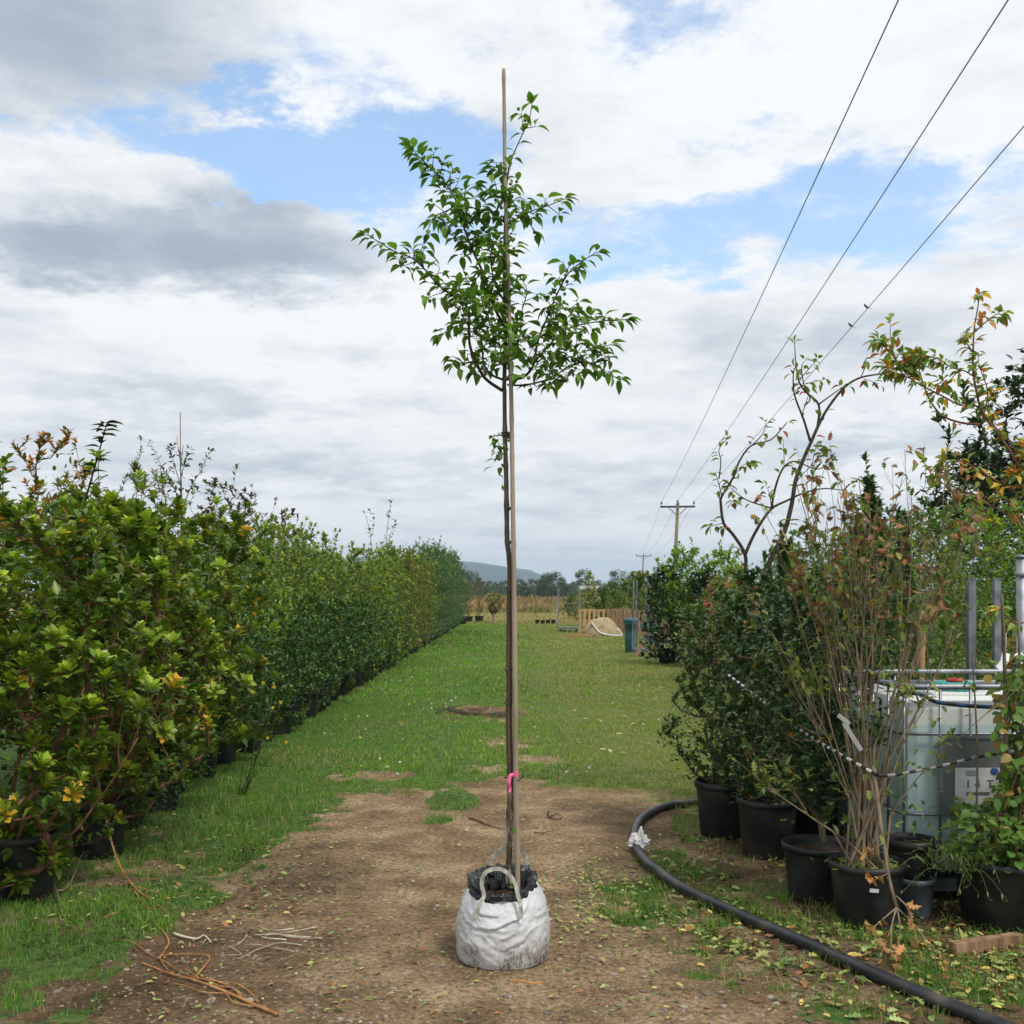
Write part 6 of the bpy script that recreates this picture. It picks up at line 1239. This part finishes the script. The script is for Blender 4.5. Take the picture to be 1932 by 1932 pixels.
def hose():
    pts = [(1372, 1516), (1330, 1515), (1300, 1517), (1262, 1522), (1228, 1534), (1206, 1552), (1197, 1575), (1199, 1598), (1212, 1622), (1240, 1650), (1290, 1684), (1350, 1713), (1420, 1744), (1500, 1778), (1590, 1818), (1680, 1860), (1760, 1893), (1850, 1928), (1960, 1978)]
    w = smooth_path([Vector((*G(x, y + 6).xy, .031)) for x, y in pts], 6); w = [Vector((p.x, p.y, .029 + max(h1(p.x, p.y), -.002))) for p in w]; o = w[0].copy(); o.z = 0; b = MB(); b.tube([p - o for p in w], .0285, 20)
    tag(b.build('hose', noisy('hose_plastic', (.018, .020, .024), (.10, .085, .07), 7, .42, .06, spec=.5, lo=.5, hi=.8, detail=10), None, o), 'thick black water pipe curving over the ground on the right', 'pipe')
    c = P(1207, 1598, 6.6); c = Vector((*G(1207, 1606).xy, .055)); rg = random.Random(2); import bmesh
    bm = bmesh.new(); bmesh.ops.create_icosphere(bm, subdivisions=4, radius=.05); 
    for v in bm.verts:
        n = mnoise.noise(v.co * 40) + .7 * mnoise.noise(v.co * 95 + Vector((3, 1, 2))); v.co *= 1 + .55 * n; v.co.z *= .8
        if v.co.z > .01 and v.co.x < .012: v.co.z *= 1.9; v.co.x += v.co.z * .15
        v.co.x *= 1.15; v.co.y *= .8
    me = bpy.data.meshes.new('wrapping'); bm.to_mesh(me); bm.free(); m = noisy('crumpled_wrap', (.68, .67, .66), (.72, .70, .69), 40, .5, .3, lo=.60, hi=.66)
    me.materials.append(m); nt = m.node_tree; r = [n for n in nt.nodes if n.type == 'VALTORGB'][0]; r.color_ramp.elements[1].color = (.6, .12, .1, 1); r.color_ramp.elements[0].position = .66; r.color_ramp.elements[1].position = .70
    tag(link('plastic_scrap', me, None, c), 'crumpled white plastic scrap caught on the bend of the black pipe', 'wrapper')
hose()

# ------------------------------------------------------------------ the planted sapling, bamboo cane and bag
BC = Vector((-.042, 4.66, 0))
def bag():
    e = empty('planter_bag', BC); tag(e, 'white woven planter bag holding the sapling in the middle of the bare earth', 'planter bag')
    nu, nv = 200, 90; prof = [(0, .192), (.008, .199), (.03, .203), (.08, .204), (.13, .202), (.18, .197), (.22, .189), (.26, .177), (.29, .162), (.32, .147)]
    pz_, pr = [p[0] for p in prof], [p[1] for p in prof]; vs = []; fs = []
    for j in range(nv):
        t = j / (nv - 1)
        for i in range(nu):
            a = 2 * PI * i / nu; ca, sa = math.cos(a), math.sin(a)
            topz = .330 + .030 * sa - .012 * (1 if sa < -.2 else 0) * abs(sa) + .012 * ca; z = topz * t; zz = .32 * t
            r = float(np.interp(zz, pz_, pr)); amp = math.sin(PI * min(1, t * .9 + .05))
            q = Vector((ca * 1.6, sa * 1.6, z * 13 + .9 * math.cos(a * 2 + 1)))
            n1 = mnoise.noise(q); n2 = mnoise.noise(Vector((ca * 3.5, sa * 3.5, z * 30 + 1.4 * math.sin(a * 3)))); n3 = mnoise.noise(Vector((ca * 9, sa * 9, z * 60)))
            ridge = (1 - abs(n2) * 2.2); r += amp * (.010 * n1 + .0055 * ridge + .0022 * n3) + .006 * math.cos(a - .8) * (1 - t)
            # sagging swags across the front between the handle feet
            da = (a - 1.5 * PI + PI) % (2 * PI) - PI; sw = math.exp(-(da / .75) ** 2); zc = .20 + .035 * (da / .7) ** 2
            zw = z + .018 * mnoise.noise(Vector((ca * 3, sa * 3, z * 9 + 4))) + .006 * mnoise.noise(Vector((ca * 9, sa * 9, z * 20)))
            for off, w_, ph, wd in ((.0, .011, .1, .55), (.042, .007, -.5, .42), (.078, .006, .45, .35), (-.030, .006, -.35, .3)):
                g_ = math.exp(-((da - ph) / wd) ** 2); zz2 = zw - zc + off - .05 * (da - ph) ; r += g_ * w_ * (math.exp(-(zz2 / .012) ** 2) - .9 * math.exp(-((zz2 + .014) / .006) ** 2))
            r += .008 * math.cos(a * 7 + 2) * max(0, t - .72) * 2.2
            vs.append((r * ca, r * sa * .98, max(z, .0)))
    for j in range(nv - 1):
        for i in range(nu): k = (i + 1) % nu; fs.append((j * nu + i, j * nu + k, (j + 1) * nu + k, (j + 1) * nu + i))
    vs.append((0, 0, 0)); fs += [(len(vs) - 1, (i + 1) % nu, i) for i in range(nu)]
    b = MB(); b.add(vs, fs, True)
    m, nt, bs = newmat('woven_white_bag'); N = nt.nodes; L = nt.links; tc = N.new('ShaderNodeTexCoord'); sp = N.new('ShaderNodeSeparateXYZ'); L.new(tc.outputs['Object'], sp.inputs[0])
    def nz(s, st, det=6, ro=.65):
        mp = N.new('ShaderNodeMapping'); mp.inputs['Scale'].default_value = st; L.new(tc.outputs['Object'], mp.inputs[0]); n = N.new('ShaderNodeTexNoise'); n.inputs['Scale'].default_value = s; n.inputs['Detail'].default_value = det; n.inputs['Roughness'].default_value = ro; L.new(mp.outputs[0], n.inputs['Vector']); return n.outputs['Fac']
    def mth(op, a, c, d=None, cl=True):
        n = N.new('ShaderNodeMath'); n.operation = op; n.use_clamp = cl
        for i, v in enumerate((a, c, d)):
            if v is None: continue
            if isinstance(v, (int, float)): n.inputs[i].default_value = v
            else: L.new(v, n.inputs[i])
        return n.outputs[0]
    def mixc_(f, a, c):
        n = N.new('ShaderNodeMix'); n.data_type = 'RGBA'; L.new(f, n.inputs[0])
        for i, v in ((6, a), (7, c)):
            if isinstance(v, tuple): n.inputs[i].default_value = (*v, 1)
            else: L.new(v, n.inputs[i])
        return n.outputs[2]
    low = mth('MULTIPLY_ADD', sp.outputs[2], -5.0, 1.0)                              # dirt splashed up from the ground
    st1 = mth('MULTIPLY', mth('MULTIPLY_ADD', nz(95, (1, 1, .3), 8, .85), 16, -7.9), mth('MULTIPLY', mth('MULTIPLY_ADD', nz(5, (1, 1, 1), 3), 7, -2.9), mth('MULTIPLY_ADD', sp.outputs[2], -7.5, 1.15))); mud = mth('MULTIPLY', mth('MULTIPLY_ADD', nz(9, (1, 1, 1.2), 5), 8, -3.8), mth('MULTIPLY_ADD', sp.outputs[2], -9, 1.0))
    spk = mth('MULTIPLY_ADD', nz(110, (1, 1, .7), 2), 26, -18.2); film = mth('MULTIPLY', nz(6, (1, 1, 1), 6), low)
    c = mixc_(mth('MULTIPLY', film, .95), (.57, .58, .595), (.29, .25, .19)); c = mixc_(mth('MULTIPLY', mud, .8), c, (.17, .13, .09)); c = mixc_(mth('MULTIPLY', st1, 1.0), c, (.035, .028, .022)); c = mixc_(spk, c, (.08, .08, .08))
    L.new(c, bs.inputs['Base Color']); bs.inputs['Roughness'].default_value = .38; bs.inputs['Specular IOR Level'].default_value = .45
    bp = N.new('ShaderNodeBump'); bp.inputs['Strength'].default_value = .75; bp.inputs['Distance'].default_value = .008; L.new(nz(16, (1, 1, 2.0), 7, .6), bp.inputs['Height'])
    rn = N.new('ShaderNodeTexNoise'); rn.noise_type = 'RIDGED_MULTIFRACTAL'; rn.inputs['Scale'].default_value = 7; rn.inputs['Detail'].default_value = 4; rn.inputs['Roughness'].default_value = .5; mpr = N.new('ShaderNodeMapping'); mpr.inputs['Scale'].default_value = (1, 1, 1.7); mpr.inputs['Rotation'].default_value = (.4, .3, 0); L.new(tc.outputs['Object'], mpr.inputs[0]); L.new(mpr.outputs[0], rn.inputs['Vector'])
    b3 = N.new('ShaderNodeBump'); b3.inputs['Strength'].default_value = 1.0; b3.inputs['Distance'].default_value = .012; L.new(rn.outputs['Fac'], b3.inputs['Height']); L.new(bp.outputs[0], b3.inputs['Normal']); bp = b3
    wv = N.new('ShaderNodeTexWave'); wv.bands_direction = 'Z'; wv.inputs['Scale'].default_value = 75; L.new(tc.outputs['Object'], wv.inputs[0]); b2 = N.new('ShaderNodeBump'); b2.inputs['Strength'].default_value = .12; b2.inputs['Distance'].default_value = .001; L.new(wv.outputs[0], b2.inputs['Height']); L.new(bp.outputs[0], b2.inputs['Normal']); L.new(b2.outputs[0], bs.inputs['Normal'])
    b.build('bag', m, e)
    # black liner rolled over the rim
    b = MB(); nu = 150; pr = [(.146, -.016, 0), (.150, -.004, .3), (.149, .012, .6), (.140, .024, .9), (.127, .018, 1), (.117, .0, .9), (.110, -.03, .8), (.10, -.07, .5)]; vs = []; fs = []
    for j, (r, dz, am) in enumerate(pr):
        for i in range(nu):
            a = 2 * PI * i / nu; ca, sa = math.cos(a), math.sin(a); n = mnoise.noise(Vector((ca * 4.5, sa * 4.5, j * .7))); n2 = mnoise.noise(Vector((ca * 11, sa * 11, j * 1.3))); cr_ = abs(mnoise.noise(Vector((ca * 7, sa * 7, j * .9 + 5)))) ; rr = r + .016 * n * (.5 + am) + .006 * n2 - .022 * cr_ * am + .004
            if j == 0: rr = r + .007; dz2 = dz + .018 * n - .010 * max(0, -sa) * (1 + 1.6 * math.sin(a * 5))
            else: dz2 = dz + am * (.018 * n + .010 * n2)
            vs.append((rr * ca, rr * sa, .318 + .028 * sa + dz2 + .012 * ca * (ca > 0)))
    for j in range(len(pr) - 1):
        for i in range(nu): k = (i + 1) % nu; fs.append((j * nu + i, j * nu + k, (j + 1) * nu + k, (j + 1) * nu + i))
    b.add(vs, fs, False); ml = noisy('black_liner', (.008, .009, .011), (.025, .027, .031), 20, .33, .5, bscale=30, spec=.5); b.build('liner', ml, e)
    b = MB(); vs = [(0, 0, .27)]; n = 24
    for q in (.5, 1): 
        for k in range(n): a = 2 * PI * k / n; vs.append((.115 * q * math.cos(a), .115 * q * math.sin(a), .265 + random.uniform(-.006, .006)))
    fs = [(0, 1 + k, 1 + (k + 1) % n) for k in range(n)] + [(1 + k, 1 + n + k, 1 + n + (k + 1) % n, 1 + (k + 1) % n) for k in range(n)]; b.add(vs, fs, True); b.build('soil', M['soil'], e)
    # webbing handles
    mw = noisy('webbing', (.24, .235, .19), (.52, .51, .44), 60, .8, .6, stretch=(1, 1, .5))
    def ribbon(pts, wd, side):
        pts = smooth_path(pts, 6); vs = []; fs = []
        for i, p in enumerate(pts):
            d = (pts[min(i + 1, len(pts) - 1)] - pts[max(i - 1, 0)]).normalized(); outw = Vector((p.x * .6, p.y + side * .3, 0)) if i in (0,) else Vector((0, side, .25)); s_ = d.cross(Vector((0, side, .35))).normalized(); n_ = s_.cross(d).normalized()
            for (u_, v_) in ((-1, -1), (1, -1), (1, 1), (-1, 1)): vs.append(p + s_ * u_ * wd / 2 + n_ * v_ * .0014)
        for i in range(len(pts) - 1):
            for k in range(4): k2 = (k + 1) % 4; fs.append((4 * i + k, 4 * i + k2, 4 * i + 4 + k2, 4 * i + 4 + k))
        b = MB(); b.add(vs, fs, False); b.build('handle', mw, e)
    def PB_(px, py, Y): return P(px, py, Y) - BC
    ribbon([PB_(898, 1731, 4.475), PB_(905, 1705, 4.487), PB_(913, 1690, 4.50), PB_(909, 1668, 4.50), PB_(913, 1650, 4.50), PB_(926, 1641, 4.50), PB_(944, 1640, 4.50), PB_(961, 1650, 4.50), PB_(972, 1668, 4.50), PB_(977, 1688, 4.49), PB_(982, 1706, 4.477), PB_(983, 1733, 4.462)], .017, -1)
    ribbon([PB_(917, 1665, 4.79), PB_(920, 1640, 4.80), PB_(928, 1620, 4.80), PB_(944, 1604, 4.80), PB_(962, 1598, 4.80), PB_(980, 1603, 4.80), PB_(992, 1618, 4.80), PB_(997, 1636, 4.80), PB_(999, 1660, 4.79)], .018, 1)
bag()

def sapling():
    Y = 4.66; base = Vector((P(961, 1668, Y).x, Y, .27)); e = empty('planted_sapling', base); tag(e, 'slim young crab apple tree planted in the white bag', 'sapling')
    rg = random.Random(101); Q = lambda x, y, dy=0: P(x, y, Y + dy) - base
    Zc = lambda zx, zy, dy=0: Q(636.8 + zx * .3662, 94.3 + zy * .3663, dy)
    m, nt, bs = newmat('sapling_bark'); N = nt.nodes; L = nt.links; tc = N.new('ShaderNodeTexCoord'); mp = N.new('ShaderNodeMapping'); mp.inputs['Scale'].default_value = (1, 1, .35); L.new(tc.outputs['Object'], mp.inputs[0])
    n1 = N.new('ShaderNodeTexNoise'); n1.inputs['Scale'].default_value = 22; n1.inputs['Detail'].default_value = 6; L.new(mp.outputs[0], n1.inputs['Vector'])
    r1 = N.new('ShaderNodeValToRGB'); r1.color_ramp.elements[0].position = .35; r1.color_ramp.elements[1].position = .68; r1.color_ramp.elements[0].color = (.045, .028, .014, 1); r1.color_ramp.elements[1].color = (.12, .08, .045, 1); L.new(n1.outputs['Fac'], r1.inputs[0])
    n2 = N.new('ShaderNodeTexNoise'); n2.inputs['Scale'].default_value = 34; n2.inputs['Detail'].default_value = 8; n2.inputs['Roughness'].default_value = .75; mp2 = N.new('ShaderNodeMapping'); mp2.inputs['Scale'].default_value = (1.6, 1.6, .22); L.new(tc.outputs['Object'], mp2.inputs[0]); L.new(mp2.outputs[0], n2.inputs['Vector'])
    sp = N.new('ShaderNodeSeparateXYZ'); L.new(tc.outputs['Object'], sp.inputs[0])
    ml = N.new('ShaderNodeMapRange'); L.new(sp.outputs[2], ml.inputs[0]); ml.inputs[1].default_value = .52; ml.inputs[2].default_value = .36; ml.inputs[3].default_value = 0; ml.inputs[4].default_value = 1
    r2 = N.new('ShaderNodeValToRGB'); r2.color_ramp.elements[0].position = .50; r2.color_ramp.elements[1].position = .56; L.new(n2.outputs['Fac'], r2.inputs[0]); mu = N.new('ShaderNodeMath'); mu.operation = 'MULTIPLY'; L.new(ml.outputs[0], mu.inputs[0]); L.new(r2.outputs[0], mu.inputs[1])
    mx = N.new('ShaderNodeMix'); mx.data_type = 'RGBA'; L.new(mu.outputs[0], mx.inputs[0]); L.new(r1.outputs[0], mx.inputs[6]); mx.inputs[7].default_value = (.45, .45, .38, 1); L.new(mx.outputs[2], bs.inputs['Base Color']); bs.inputs['Roughness'].default_value = .6
    bp = N.new('ShaderNodeBump'); bp.inputs['Strength'].default_value = .6; bp.inputs['Distance'].default_value = .004; L.new(n2.outputs['Fac'], bp.inputs['Height']); L.new(bp.outputs[0], bs.inputs['Normal'])
    tr = [(961, 1668), (960, 1600), (962, 1540), (963, 1470), (961, 1400), (960, 1340), (961, 1300), (960, 1250), (961, 1200), (961, 1150), (962, 1110), (962, 1070), (960, 1045), (957, 1020), (956, 970), (955, 900), (953, 830), (952, 760), (952, 735)]
    pts = smooth_path([Q(*p) for p in tr], 7); nT = len(pts); rad = []
    knots = [(.115, .010), (.30, .006), (.375, .004), (.46, .006), (.555, .011), (.64, .006), (.72, .005), (.79, .007), (.85, .004), (.9, .006)]
    for i in range(nT):
        t = i / (nT - 1); r = .0158 * (1 - t) + .0092 * t + (.003 if t < .02 else 0)
        for kt, ka in knots: r += ka * .42 * math.exp(-((t - kt) / .006) ** 2)
        rad.append(r + .0005 * rg.uniform(-1, 1))
    b = MB(); b.tube(pts, rad, 14)
    for kt, ka in knots:
        p = pts[int(kt * (nT - 1))]; s = rg.choice((-1, 1)); b.tube([p, p + Vector((s * .014, -.010, .004)), p + Vector((s * .019, -.014, .008))], [.009, .007, .003], 8)
    ld = smooth_path([Zc(858, 1750), Zc(862, 1600), Zc(864, 1480), Zc(862, 1350), Zc(860, 1200), Zc(858, 1080), Zc(862, 950), Zc(866, 800), Zc(870, 700), Zc(884, 600)], 5); b.tube(ld, catmull_r(ld, .0098, .0045), 10)
    b.build('trunk', m, e)
    BR = [  # zoomed picture coordinates with depth offset, radius, leafiness
      ([(850, 1755, 0), (760, 1690, -.03), (710, 1600, -.06), (682, 1520, -.08), (676, 1430, -.08), (672, 1330, -.1), (600, 1270, -.1), (520, 1210, -.12), (440, 1120, -.14), (380, 1070, -.14), (300, 1040, -.15), (230, 1000, -.15), (160, 955, -.16)], .0075, 1.0),
      ([(858, 1700, 0), (790, 1670, .05), (752, 1610, .08), (742, 1500, .1), (700, 1420, .12), (640, 1400, .15), (590, 1420, .18), (540, 1470, .2)], .0055, 1.0),
      ([(860, 1420, 0), (800, 1310, .03), (750, 1150, .05), (700, 1040, .05), (650, 910, .06), (620, 800, .06), (560, 690, .05), (480, 610, .04), (420, 550, .03), (385, 510, .03)], .0068, 1.15),
      ([(610, 800, .06), (560, 830, .0), (500, 860, -.05), (460, 940, -.08), (432, 1030, -.1)], .003, .8), ([(690, 1030, .05), (640, 1000, .12), (600, 960, .16)], .003, .8), ([(640, 880, .06), (690, 870, .0), (720, 840, -.04)], .003, .7),
      ([(600, 750, .06), (650, 740, .02), (700, 700, 0)], .003, .9), ([(745, 1150, .05), (690, 1190, .1), (630, 1190, .15)], .003, .9),
      ([(868, 1690, 0), (910, 1695, -.02), (965, 1680, -.05), (1010, 1620, -.08), (1032, 1500, -.1), (1080, 1380, -.1), (1130, 1260, -.12), (1190, 1150, -.12), (1260, 1090, -.13), (1330, 1045, -.14)], .0072, .8),
      ([(875, 1725, 0), (970, 1725, .03), (1100, 1690, .06), (1200, 1625, .08), (1300, 1610, .1), (1390, 1665, .1), (1450, 1695, .1)], .0045, .95),
      ([(1015, 1610, -.08), (1090, 1520, -.02), (1180, 1440, .02), (1280, 1410, .05), (1380, 1395, .06), (1480, 1388, .07)], .0042, .9), ([(1200, 1625, .08), (1300, 1580, .04), (1340, 1535, .02), (1400, 1520, 0)], .003, .8),
      ([(868, 905, 0), (940, 860, -.03), (1000, 830, -.05), (1090, 800, -.07), (1160, 770, -.08)], .0032, .7), ([(868, 1560, 0), (915, 1520, .04), (942, 1460, .06), (950, 1350, .08), (975, 1250, .08), (960, 1200, .08)], .004, 1.0),
      ([(720, 1600, -.06), (660, 1610, -.02), (600, 1620, .02)], .003, .8), ([(884, 600, 0), (905, 540, 0), (950, 440, .02), (985, 365, .02), (1000, 290, .02)], .0036, .55), ([(864, 1300, 0), (810, 1200, -.08), (790, 1080, -.1), (800, 980, -.12)], .004, 1.1),
      ([(862, 1500, 0), (800, 1440, -.1), (760, 1350, -.14), (740, 1280, -.16)], .004, 1.3), ([(866, 1640, 0), (820, 1560, -.1), (800, 1480, -.12)], .004, 1.0), ([(1085, 1370, -.1), (1160, 1330, -.05), (1230, 1350, -.03)], .003, 1.0), ([(1040, 1480, -.1), (1120, 1440, -.15), (1190, 1400, -.2)], .003, 1.0),
      ([(864, 1100, 0), (800, 1010, .1), (760, 950, .12)], .003, .9), ([(864, 760, 0), (820, 720, -.04), (780, 735, -.06)], .0025, .7), ([(866, 700, 0), (840, 620, -.03), (800, 600, -.04)], .0025, .9), ([(868, 820, 0), (930, 760, .03), (970, 780, .04)], .0025, .8), ([(940, 860, -.03), (985, 890, -.04), (1010, 930, -.04)], .0025, .5), ([(866, 900, 0), (800, 830, .05), (760, 830, .06)], .0025, .7),
      ([(670, 1340, -.1), (640, 1260, -.05), (600, 1230, 0)], .003, .8), ([(1200, 1650, .08), (1170, 1700, .02), (1100, 1720, 0)], .003, 1.0), ([(965, 1680, -.05), (990, 1640, -.12), (960, 1580, -.15)], .0035, .9), ([(1120, 1690, .06), (1080, 1600, .1), (1120, 1560, .12)], .003, 1.2), ([(1240, 1620, .08), (1230, 1540, .12), (1180, 1500, .14)], .003, 1.2)]
    lv = Leaves(); fr = []; CG = (.065, .165, .028); CB = (.18, .33, .045)
    def leafat(p, d, sz=None):
        d = Vector(d); d.z = d.z * .5 - .05; n = Vector((0, 0, 1)) + rvec(rg) * .35; c = jit(mixc(CG, CB, rg.random() ** 1.3), rg, .2)
        if rg.random() < .003: c = (.45, .25, .04)
        pet = Vector(d).normalized() * .012; tw.tube([p, p + pet], [.0009, .0008], 4, False); lv.add(p + pet, d, n, (sz or rg.uniform(.042, .067)), c)
    tw = MB()
    for bi, (pp, r0, lf) in enumerate(BR):
        ps = smooth_path([Zc(*q) for q in pp], 6); bb = MB(); bb.tube(ps, catmull_r(ps, r0, .0016), 8); bb.build('branch', M['bark_dark'], e)
        ln = sum((c - a).length for a, c in zip(ps, ps[1:])); n = int(ln * 58 * lf); start = .30 if r0 > .006 else .12
        for k in range(n):
            t = start + (1 - start) * (k + rg.random()) / n; f = t * (len(ps) - 1); i0 = min(int(f), len(ps) - 2); p = ps[i0].lerp(ps[i0 + 1], f - i0); ax = (ps[i0 + 1] - ps[i0]).normalized()
            a = k * 2.4; u = ax.orthogonal().normalized(); v = ax.cross(u); o = u * math.cos(a) + v * math.sin(a); o.y *= .9
            if t > .80 or rg.random() < .35: leafat(p, o + ax * .7)
            else:
                L_ = rg.uniform(.015, .075); q = p + (o + ax * .5 + Vector((0, 0, .25))).normalized() * L_; tw.tube([p, q], [.0022, .0014], 5, False)
                for j in range(rg.randint(2, 4)): leafat(q, (q - p).normalized() * .5 + rvec(rg))
                if rg.random() < .42 and t < .86:
                    for j in range(rg.randint(1, 4)): fr.append(q + Vector((rg.gauss(0, .016), rg.gauss(0, .016), rg.uniform(-.03, .012))))
        for j in range(3): leafat(ps[-1], (ps[-1] - ps[-2]).normalized() + rvec(rg) * .5)
    for _ in range(150):      # inner leaves round the leader
        f = rg.random() * (len(ld) - 6) + 4; p = ld[int(f)] + Vector((rg.gauss(0, .022), rg.gauss(0, .03), 0)); leafat(p, rvec(rg)); 
        if rg.random() < .4: fr.append(p + rvec(rg) * .03)
    for (zx, zy, s_, n_) in ((760, 1380, .075, 44), (640, 800, .05, 16), (1180, 1560, .09, 6), (760, 1230, .06, 18), (1080, 1330, .06, 8)):
        for k in range(n_):
            p = Zc(zx, zy) + Vector((rg.gauss(0, s_), rg.gauss(0, .06), rg.gauss(0, s_))); leafat(p, rvec(rg))
            if rg.random() < .3: fr.append(p)
    # tuft on the trunk
    for k in range(34): p = Q(940 + rg.gauss(0, 8), 838 + rg.gauss(0, 17), rg.gauss(0, .03)); leafat(p, rvec(rg), rg.uniform(.028, .048)); 
    tw.tube([Q(953, 850), Q(943, 842), Q(938, 830)], [.003, .002, .001], 5)
    for (a_, b_) in ((952, 905), (948, 912)): leafat(Q(a_, b_), rvec(rg), .025)
    leafat(Q(967, 1553, -.03), Vector((.1, -.3, -1)), .035)
    for k in range(6): leafat(Q(955 + k * 3, 1672, -.07), Vector((rg.uniform(-1, 1), -1, .6)), .022)
    for k in range(4): fr.append(Q(940 + rg.gauss(0, 6), 850 + rg.gauss(0, 10)))
    tw.build('twigs', M['bark_dark'], e); link('foliage', lv.mesh('sapling_leaves', leaf_mat('sapling_leaf', .42, .34, .4), 'oval_fine'), e)
    import bmesh
    bm = bmesh.new(); bmesh.ops.create_uvsphere(bm, u_segments=10, v_segments=8, radius=.0078); me = bpy.data.meshes.new('crab_apple'); bm.to_mesh(me); bm.free(); me.polygons.foreach_set('use_smooth', [True] * len(me.polygons)); me.materials.append(noisy('fruit_green', (.10, .16, .03), (.18, .24, .05), 30, .4, .05))
    rg.shuffle(fr); print('fruit', len(fr)); fr.sort(key=lambda p: p.y)
    for p in fr[:100]: o = link('fruit', me, e, p); o.scale = (rg.uniform(.85, 1.15),) * 3
    if len(fr) > 100:
        V = np.array([tuple(v.co) for v in me.vertices]); fc = [tuple(p.vertices) for p in me.polygons]; b = MB()
        for p in fr[100:]: b.add([(v[0] + p.x, v[1] + p.y, v[2] + p.z) for v in V], fc, True)
        o = b.build('fruit', bpy.data.materials['fruit_green'], e); o['kind'] = 'stuff'
sapling()
def cane():
    Y = 4.635; pp = [(977, 1690), (975.5, 1600), (973.5, 1500), (972.7, 1400), (972, 1300), (971, 1200), (969.8, 1100), (969, 1040), (967.6, 950), (966.2, 850), (964.6, 750), (962, 640), (958.8, 520), (955.5, 420), (952.8, 340), (951.6, 230), (950.3, 130)]
    base = P(975, 1690, Y); base.z = .25; ps = [P(x, y, Y) - base for x, y in pp]; ps[0] = Vector((ps[0].x, 0, -.01)); pts = smooth_path(ps, 8); n = len(pts); nodes = [.0, .055, .135, .225, .345, .445, .51, .555, .60, .655, .715, .775, .825, .878, .93, .985]; rad = []
    for i in range(n):
        t = i / (n - 1); r = .0118 + (.0075 - .0118) * max(0, t - .15) / .85
        for k in nodes: r += .0016 * math.exp(-((t - k) / .003) ** 2)
        rad.append(r)
    e = empty('bamboo_cane', base); tag(e, 'tall bamboo cane supporting the sapling, its bare tip above the leaves', 'cane')
    b = MB(); b.tube(pts, rad, 14)
    m = noisy('bamboo', (.25, .185, .135), (.42, .335, .26), 16, .55, .15, stretch=(1, 1, .12), lo=.3, hi=.7); b.build('cane', m, e)
    for y_, dx, w_ in ((1467, -.004, .020), (823, -.004, .0165), (818, -.005, .016), (478, -.004, .0145), (716, -.003, .015)):
        c = P(966 - (1467 - y_) * .0085, y_, 4.65) - base; q = MB(); q.tube([c + Vector((dx + (w_ + .010) * math.cos(a), w_ * .95 * math.sin(a), .003 * math.sin(2 * a))) for a in [k * PI / 10 for k in range(21)]], .0022, 6, False)
        if y_ == 1467: q.tube(smooth_path([c + Vector((.018, -.02, 0)), c + Vector((.03, -.03, -.008)), c + Vector((.055, -.03, .022))], 3), .002, 5)
        q.build('tie', M['black'], e)
    # pink ribbon round the cane
    c = P(973, 1460, 4.635) - base; q = MB(); q.lathe([(.0130, -.014), (.0138, 0), (.0130, .014)], 20, c, closed=False)
    pk = flat('pink_ribbon', (.80, .16, .32), .5); q.build('ribbon_wrap', pk, e)
    q = MB(); st = [P(967, 1459, 4.61), P(962, 1466, 4.60), P(960, 1478, 4.60), P(962, 1490, 4.605), P(961, 1496, 4.60)]; vs = []; sp_ = smooth_path([p - base for p in st], 4)
    for i, p in enumerate(sp_): wd = .011 * (1 - i / len(sp_) * .6) ; vs += [p + Vector((-wd, 0, 0)), p + Vector((wd, -.004 * math.sin(i), 0)), p + Vector((wd, .0012 - .004 * math.sin(i), 0)), p + Vector((-wd, .0012, 0))]
    fs = []
    for i in range(len(sp_) - 1):
        for k in range(4): k2 = (k + 1) % 4; fs.append((4 * i + k, 4 * i + k2, 4 * i + 4 + k2, 4 * i + 4 + k))
    q.add(vs, fs, True); q.build('ribbon_tail', pk, e)
cane()
print('objects', len(bpy.data.objects))
